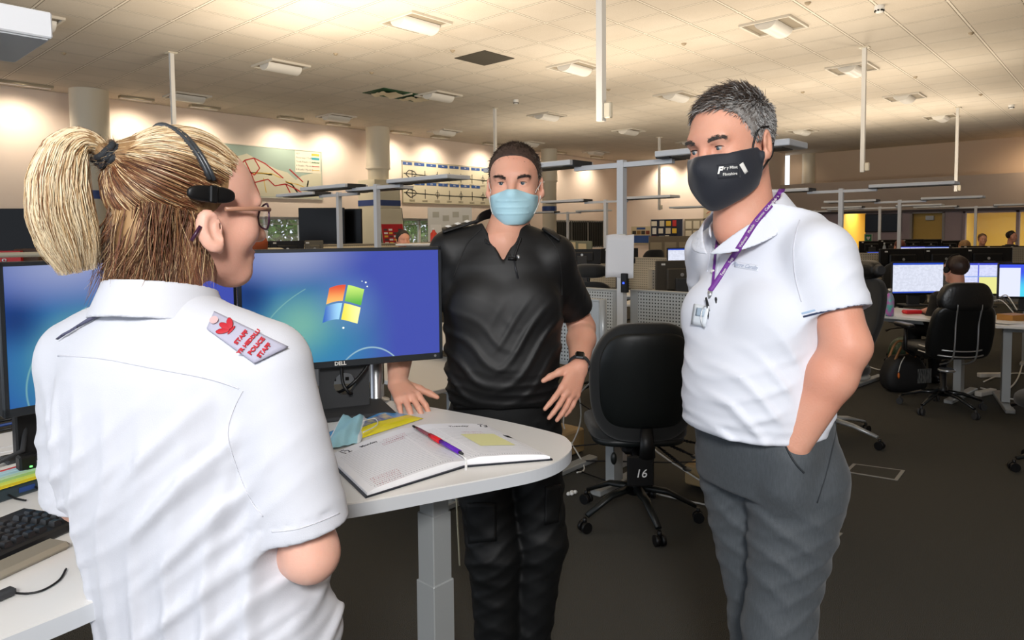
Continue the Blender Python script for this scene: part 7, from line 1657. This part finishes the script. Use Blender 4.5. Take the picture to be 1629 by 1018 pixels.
# lanyard, card, hanging spectacles
ln = thing('lanyard', 'purple printed lanyard round the neck of the grey haired man', 'lanyard', o2 + UP * 1.3); lo = o2 + UP * 1.3; m_ln = mat('lanyard_purple', '6a2a86', .6)
def both(P): return np.minimum(m2_shirt(P), m2_collar(P))
def ribbon(name, px, w, m, par, off, D0, D1, out=.003):
    pp = np.array(cr(px, 8, False)); P = smooth_line(hits(both, pp, D0, D1, out=out), 3); T_ = np.gradient(P, axis=0); V_ = P - np.array([0, 0, EYE]); S_ = np.cross(T_, V_); S_ /= np.linalg.norm(S_, axis=1, keepdims=True)
    o = MB().grid([list(P - S_ * w / 2 - off), list(P + S_ * w / 2 - off)]).build(name, m, par); md = o.modifiers.new('thickness', 'SOLIDIFY'); md.thickness = .0012; return P, S_
PA, SA = ribbon('strap', [(1246, 297), (1238, 312), (1222, 330), (1200, 356), (1180, 388), (1160, 418), (1142, 446), (1130, 463)], .0135, m_ln, ln, lo, 1.2, 1.9)
PB, SB = ribbon('strap', [(1144, 362), (1139, 395), (1136, 425), (1134, 450), (1131, 463)], .006, m_ln, ln, lo, 1.2, 1.9)
words = ['Betsi', 'Cadwaladr', 'Community', 'Mobile', '& Wellness', 'Support', 'Team']
for k, s_ in enumerate(words):
    i = 8 + int((len(PA) - 14) * k / len(words)); ex = N3(PA[min(i + 3, len(PA) - 1)] - PA[i]); ey = N3(SA[i]); vz = N3(np.array([0, 0, EYE]) - PA[i]); 
    if np.cross(-ex, ey) @ vz < 0: ey = -ey
    text_mesh('lanyard_word', s_, .0085, [-ex, ey], PA[i] + vz * .003 - lo, m_white, ln, .0002)
e0 = PA[-1]; MB().cyl(e0 - lo, e0 - UP * .018 - lo, .006, n=12).build('swivel_clip', m_silver, ln)
cq, _ = patch('card_back', both, [(1104, 483), (1128, 487), (1122, 520), (1099, 516)], 1.2, 1.9, mat('card_white', 'd4dae0', .3), ln, lo, .006, .001, 6, 6)
patch('card_print', both, [(1108, 489), (1122, 491), (1119, 504), (1106, 502)], 1.2, 1.9, mat('card_print', '9fb0c0', .4), ln, lo, .0075, .0006, 5, 5)
sg = thing('spectacles', 'black and silver spectacles hanging folded from the purple lanyard', 'spectacles', e0 - UP * .06); so_ = e0 - UP * .06
tov = N3(np.array([0, 0, EYE]) - e0)
for k, (dx, mm, rt) in enumerate(((-.010, m_silver, .2), (.012, m_black, -.1))):
    c = so_ + RT * dx + tov * (.014 + .006 * k) - so_; q = MB(); q.tube([c + RT * .011 * math.cos(b) * 1 + UP * .026 * math.sin(b) + tov * .003 * math.sin(b * 2) for b in np.linspace(0, 2 * PI, 24, endpoint=False)], .0016, 6, closed=True); q.build('rim', mm, sg)
    MB().add([c] + [c + RT * .010 * math.cos(b) + UP * .025 * math.sin(b) for b in np.linspace(0, 2 * PI, 24, endpoint=False)], [(0, i + 1, (i + 1) % 24 + 1) for i in range(24)]).build('lens', mat('lens_clear', 'ffffff', .03, alpha=.18, spec=.8), sg)
    MB().tube(cr([c + UP * .026 + RT * .006, c + UP * .045 + tov * .002, c + RT * .006 + tov * .004, c - UP * .05 + RT * .002 + tov * .003], 6, False), .0018, 6).build('temple', m_black, sg)

# ------------------------------------------------------------------ people at the desks behind
def seated(o, yaw, lab, hair='3a261c', top='15161a', bald=False, headset=False, zh=1.16, arms=True, low=.55, longhair=False, skin_m=m_skin2, spread_r=None):
    o = np.array([o[0], o[1], 0.]); f = np.array([math.cos(yaw), math.sin(yaw), 0]); l = np.cross(UP, f); F = np.array([l, f, UP]); hc = o + UP * zh + f * .03
    t_ = thing('person', lab, 'person', o)
    def bd(P):
        q = (P - f32(hc)) @ f32(F).T; d = head_sdf(q, 1.0); d = smin(d, cap(P, hc - UP * .07 - f * .02, hc - UP * .20 - f * .03, .055, .06), .02)
        for s_ in (-1, 1): d = smin(d, chain(P, [o + l * s_ * .20 + UP * (zh - .38) + f * .10, o + l * s_ * .16 + UP * (zh - .44) + f * .34], [.036, .026]), .01); d = smin(d, ell((P - f32(o + l * s_ * .14 + UP * (zh - .44) + f * .40)) @ f32(F).T, (0, 0, 0), (.038, .075, .016)), .02)
        return d
    skin('body', bd, o + [-.55, -.55, zh - .52], o + [.55, .55, zh + .16], .0075, skin_m, t_, o)
    st = [(low, 0, -.02, .19, .15), (zh - .4, 0, -.01, .175, .12), (zh - .27, 0, 0, .20, .11), (zh - .21, 0, 0, .15, .085), (zh - .17, 0, -.01, .07, .065)]
    def tp(P):
        d = loft(P, o, F, st)
        for s_ in (-1, 1): d = smin(d, chain(P, [o + l * s_ * .19 + UP * (zh - .25), o + l * s_ * .26 + UP * (zh - .46) - f * .0, o + l * s_ * .20 + UP * (zh - .44) + f * .24], [.062, .052, .042]), .03)
        return d - creases(P, UP + .3 * l, 40, .006, zh, 1, 2.5, 1)
    skin('top', tp, o + [-.55, -.55, low - .05], o + [.55, .55, zh - .1], .012, mat('top_' + top, top, .8), t_, o)
    if low <= .56:
        def lgf(P):
            d = None
            for s_ in (-1, 1):
                e = chain(P, [o + l * s_ * .09 + UP * .58, o + l * s_ * .11 + f * .42 + UP * .56, o + l * s_ * .11 + f * .40 + UP * .10], [.095, .07, .055]); d = e if d is None else smin(d, e, .03)
            return d
        skin('trousers', lgf, o + [-.6, -.6, 0], o + [.6, .6, .72], .014, m_blackfab, t_, o); shoes(t_, o, f, [o + f * .40 + l * s_ * .11 for s_ in (-1, 1)])
    if not bald:
        def hf(P):
            q = (P - f32(hc)) @ f32(F).T; d = smax(ell(q, (0, -.018, .036), (.086, .108, .094)), hairline(q), .006); 
            if longhair: d = smin(d, ell(q, (0, -.06, -.06), (.085, .06, .10)), .03)
            return d - .002 * np.sin(q[:, 0] * 300) * np.sin(q[:, 1] * 240)
        skin('hair', hf, hc - .22, hc + .22, .007, mat('hair_' + hair, hair, .5, noise=(40, '1c120c', .6, (5, 1, 1))), t_, o)
    if headset:
        hd = thing('headset', 'headset worn by the ' + lab[:60].split(' seated')[0].split(',')[0], 'headset', hc); P_ = [(l * math.sin(a) * .096 + UP * (math.cos(a) * .106 + .03)) for a in np.linspace(-1.6, 1.6, 20)]
        MB().tube(P_, .006, 8).build('headband', m_black, hd)
        for s_ in (-1, 1): MB().cyl(l * s_ * .080 + UP * .0, l * s_ * .102, .030, n=18).build('ear_pad', m_black, hd)
        MB().tube(cr([l * -.095 - UP * .01, l * -.09 + f * .06 - UP * .06, l * -.04 + f * .11 - UP * .075], 5, False), .003, 6).build('microphone_boom', m_black, hd)
    return t_
YF = math.atan2(FW[1], FW[0])
p = A(1524, 450, 6.25); seated(p, YF + .12, 'dark haired headset wearer in black seated in the big leather chair', '2c1611', '0c0d0f', headset=True, zh=1.13, longhair=False)
p = A(1117, 424, 7.1); seated(p, YF + .3, 'bald man with headset seen from behind, beside the polo shirt', bald=True, headset=True, zh=1.19, low=.56)
p = A(640, 382, 8.9); seated(p, YF + PI + .5, 'balding man whose head shows below the red flip chart poster', bald=False, hair='2a1d18', zh=1.42, low=.80)
p = A(1432, 402, 12.6); seated(p, YF, 'auburn haired head seen from behind between small far monitors', '6a3020', '2a2a30', zh=1.18, low=.56)
p = A(1535, 400, 12.4); seated(p, YF, 'fair haired head seen from behind above the black monitor backs', 'a07848', '2a2a30', zh=1.17, low=.56)
p = A(1562, 388, 15.5); seated(p, YF + PI - .3, 'fair skinned person facing us far away, left of two by the side room', '7a5a3c', '20242c', zh=1.26, low=.56)
p = A(1607, 384, 15.5); seated(p, YF + PI + .3, 'dark haired person with headset facing us far away, at the right edge', '120e0e', '20242c', headset=True, zh=1.31, low=.56)

# ------------------------------------------------------------------ group phrases for every kind that occurs more than once
GR = {'monitor': 'computer monitors on the desks', 'desk': 'grey framed desks', 'chair': 'office chairs', 'partition': 'perforated desk screens', 'cable': 'loose cables', 'paper': 'loose papers', 'pen': 'pens on the papers', 'person': None,
      'pole': 'service poles hanging from the ceiling', 'column': 'round columns along the window wall', 'shrub': 'shrubs outside the windows', 'smoke detector': 'smoke detectors on the ceiling', 'picture': 'pictures on the yellow wall',
      'noticeboard': 'boards on the back wall', 'map': 'wall maps', 'screen': 'screens', 'box': 'boxes', 'bottle': 'bottles', 'floor box': 'floor sockets in the carpet', 'power strip': 'power strips on the floor', 'headset': 'headsets', 'spectacles': 'spectacles', 'face mask': 'face masks', 'post': 'posts'}
for o in SC.objects:
    if o.parent is None and 'category' in o and 'group' not in o and GR.get(o['category']): o['group'] = GR[o['category']]
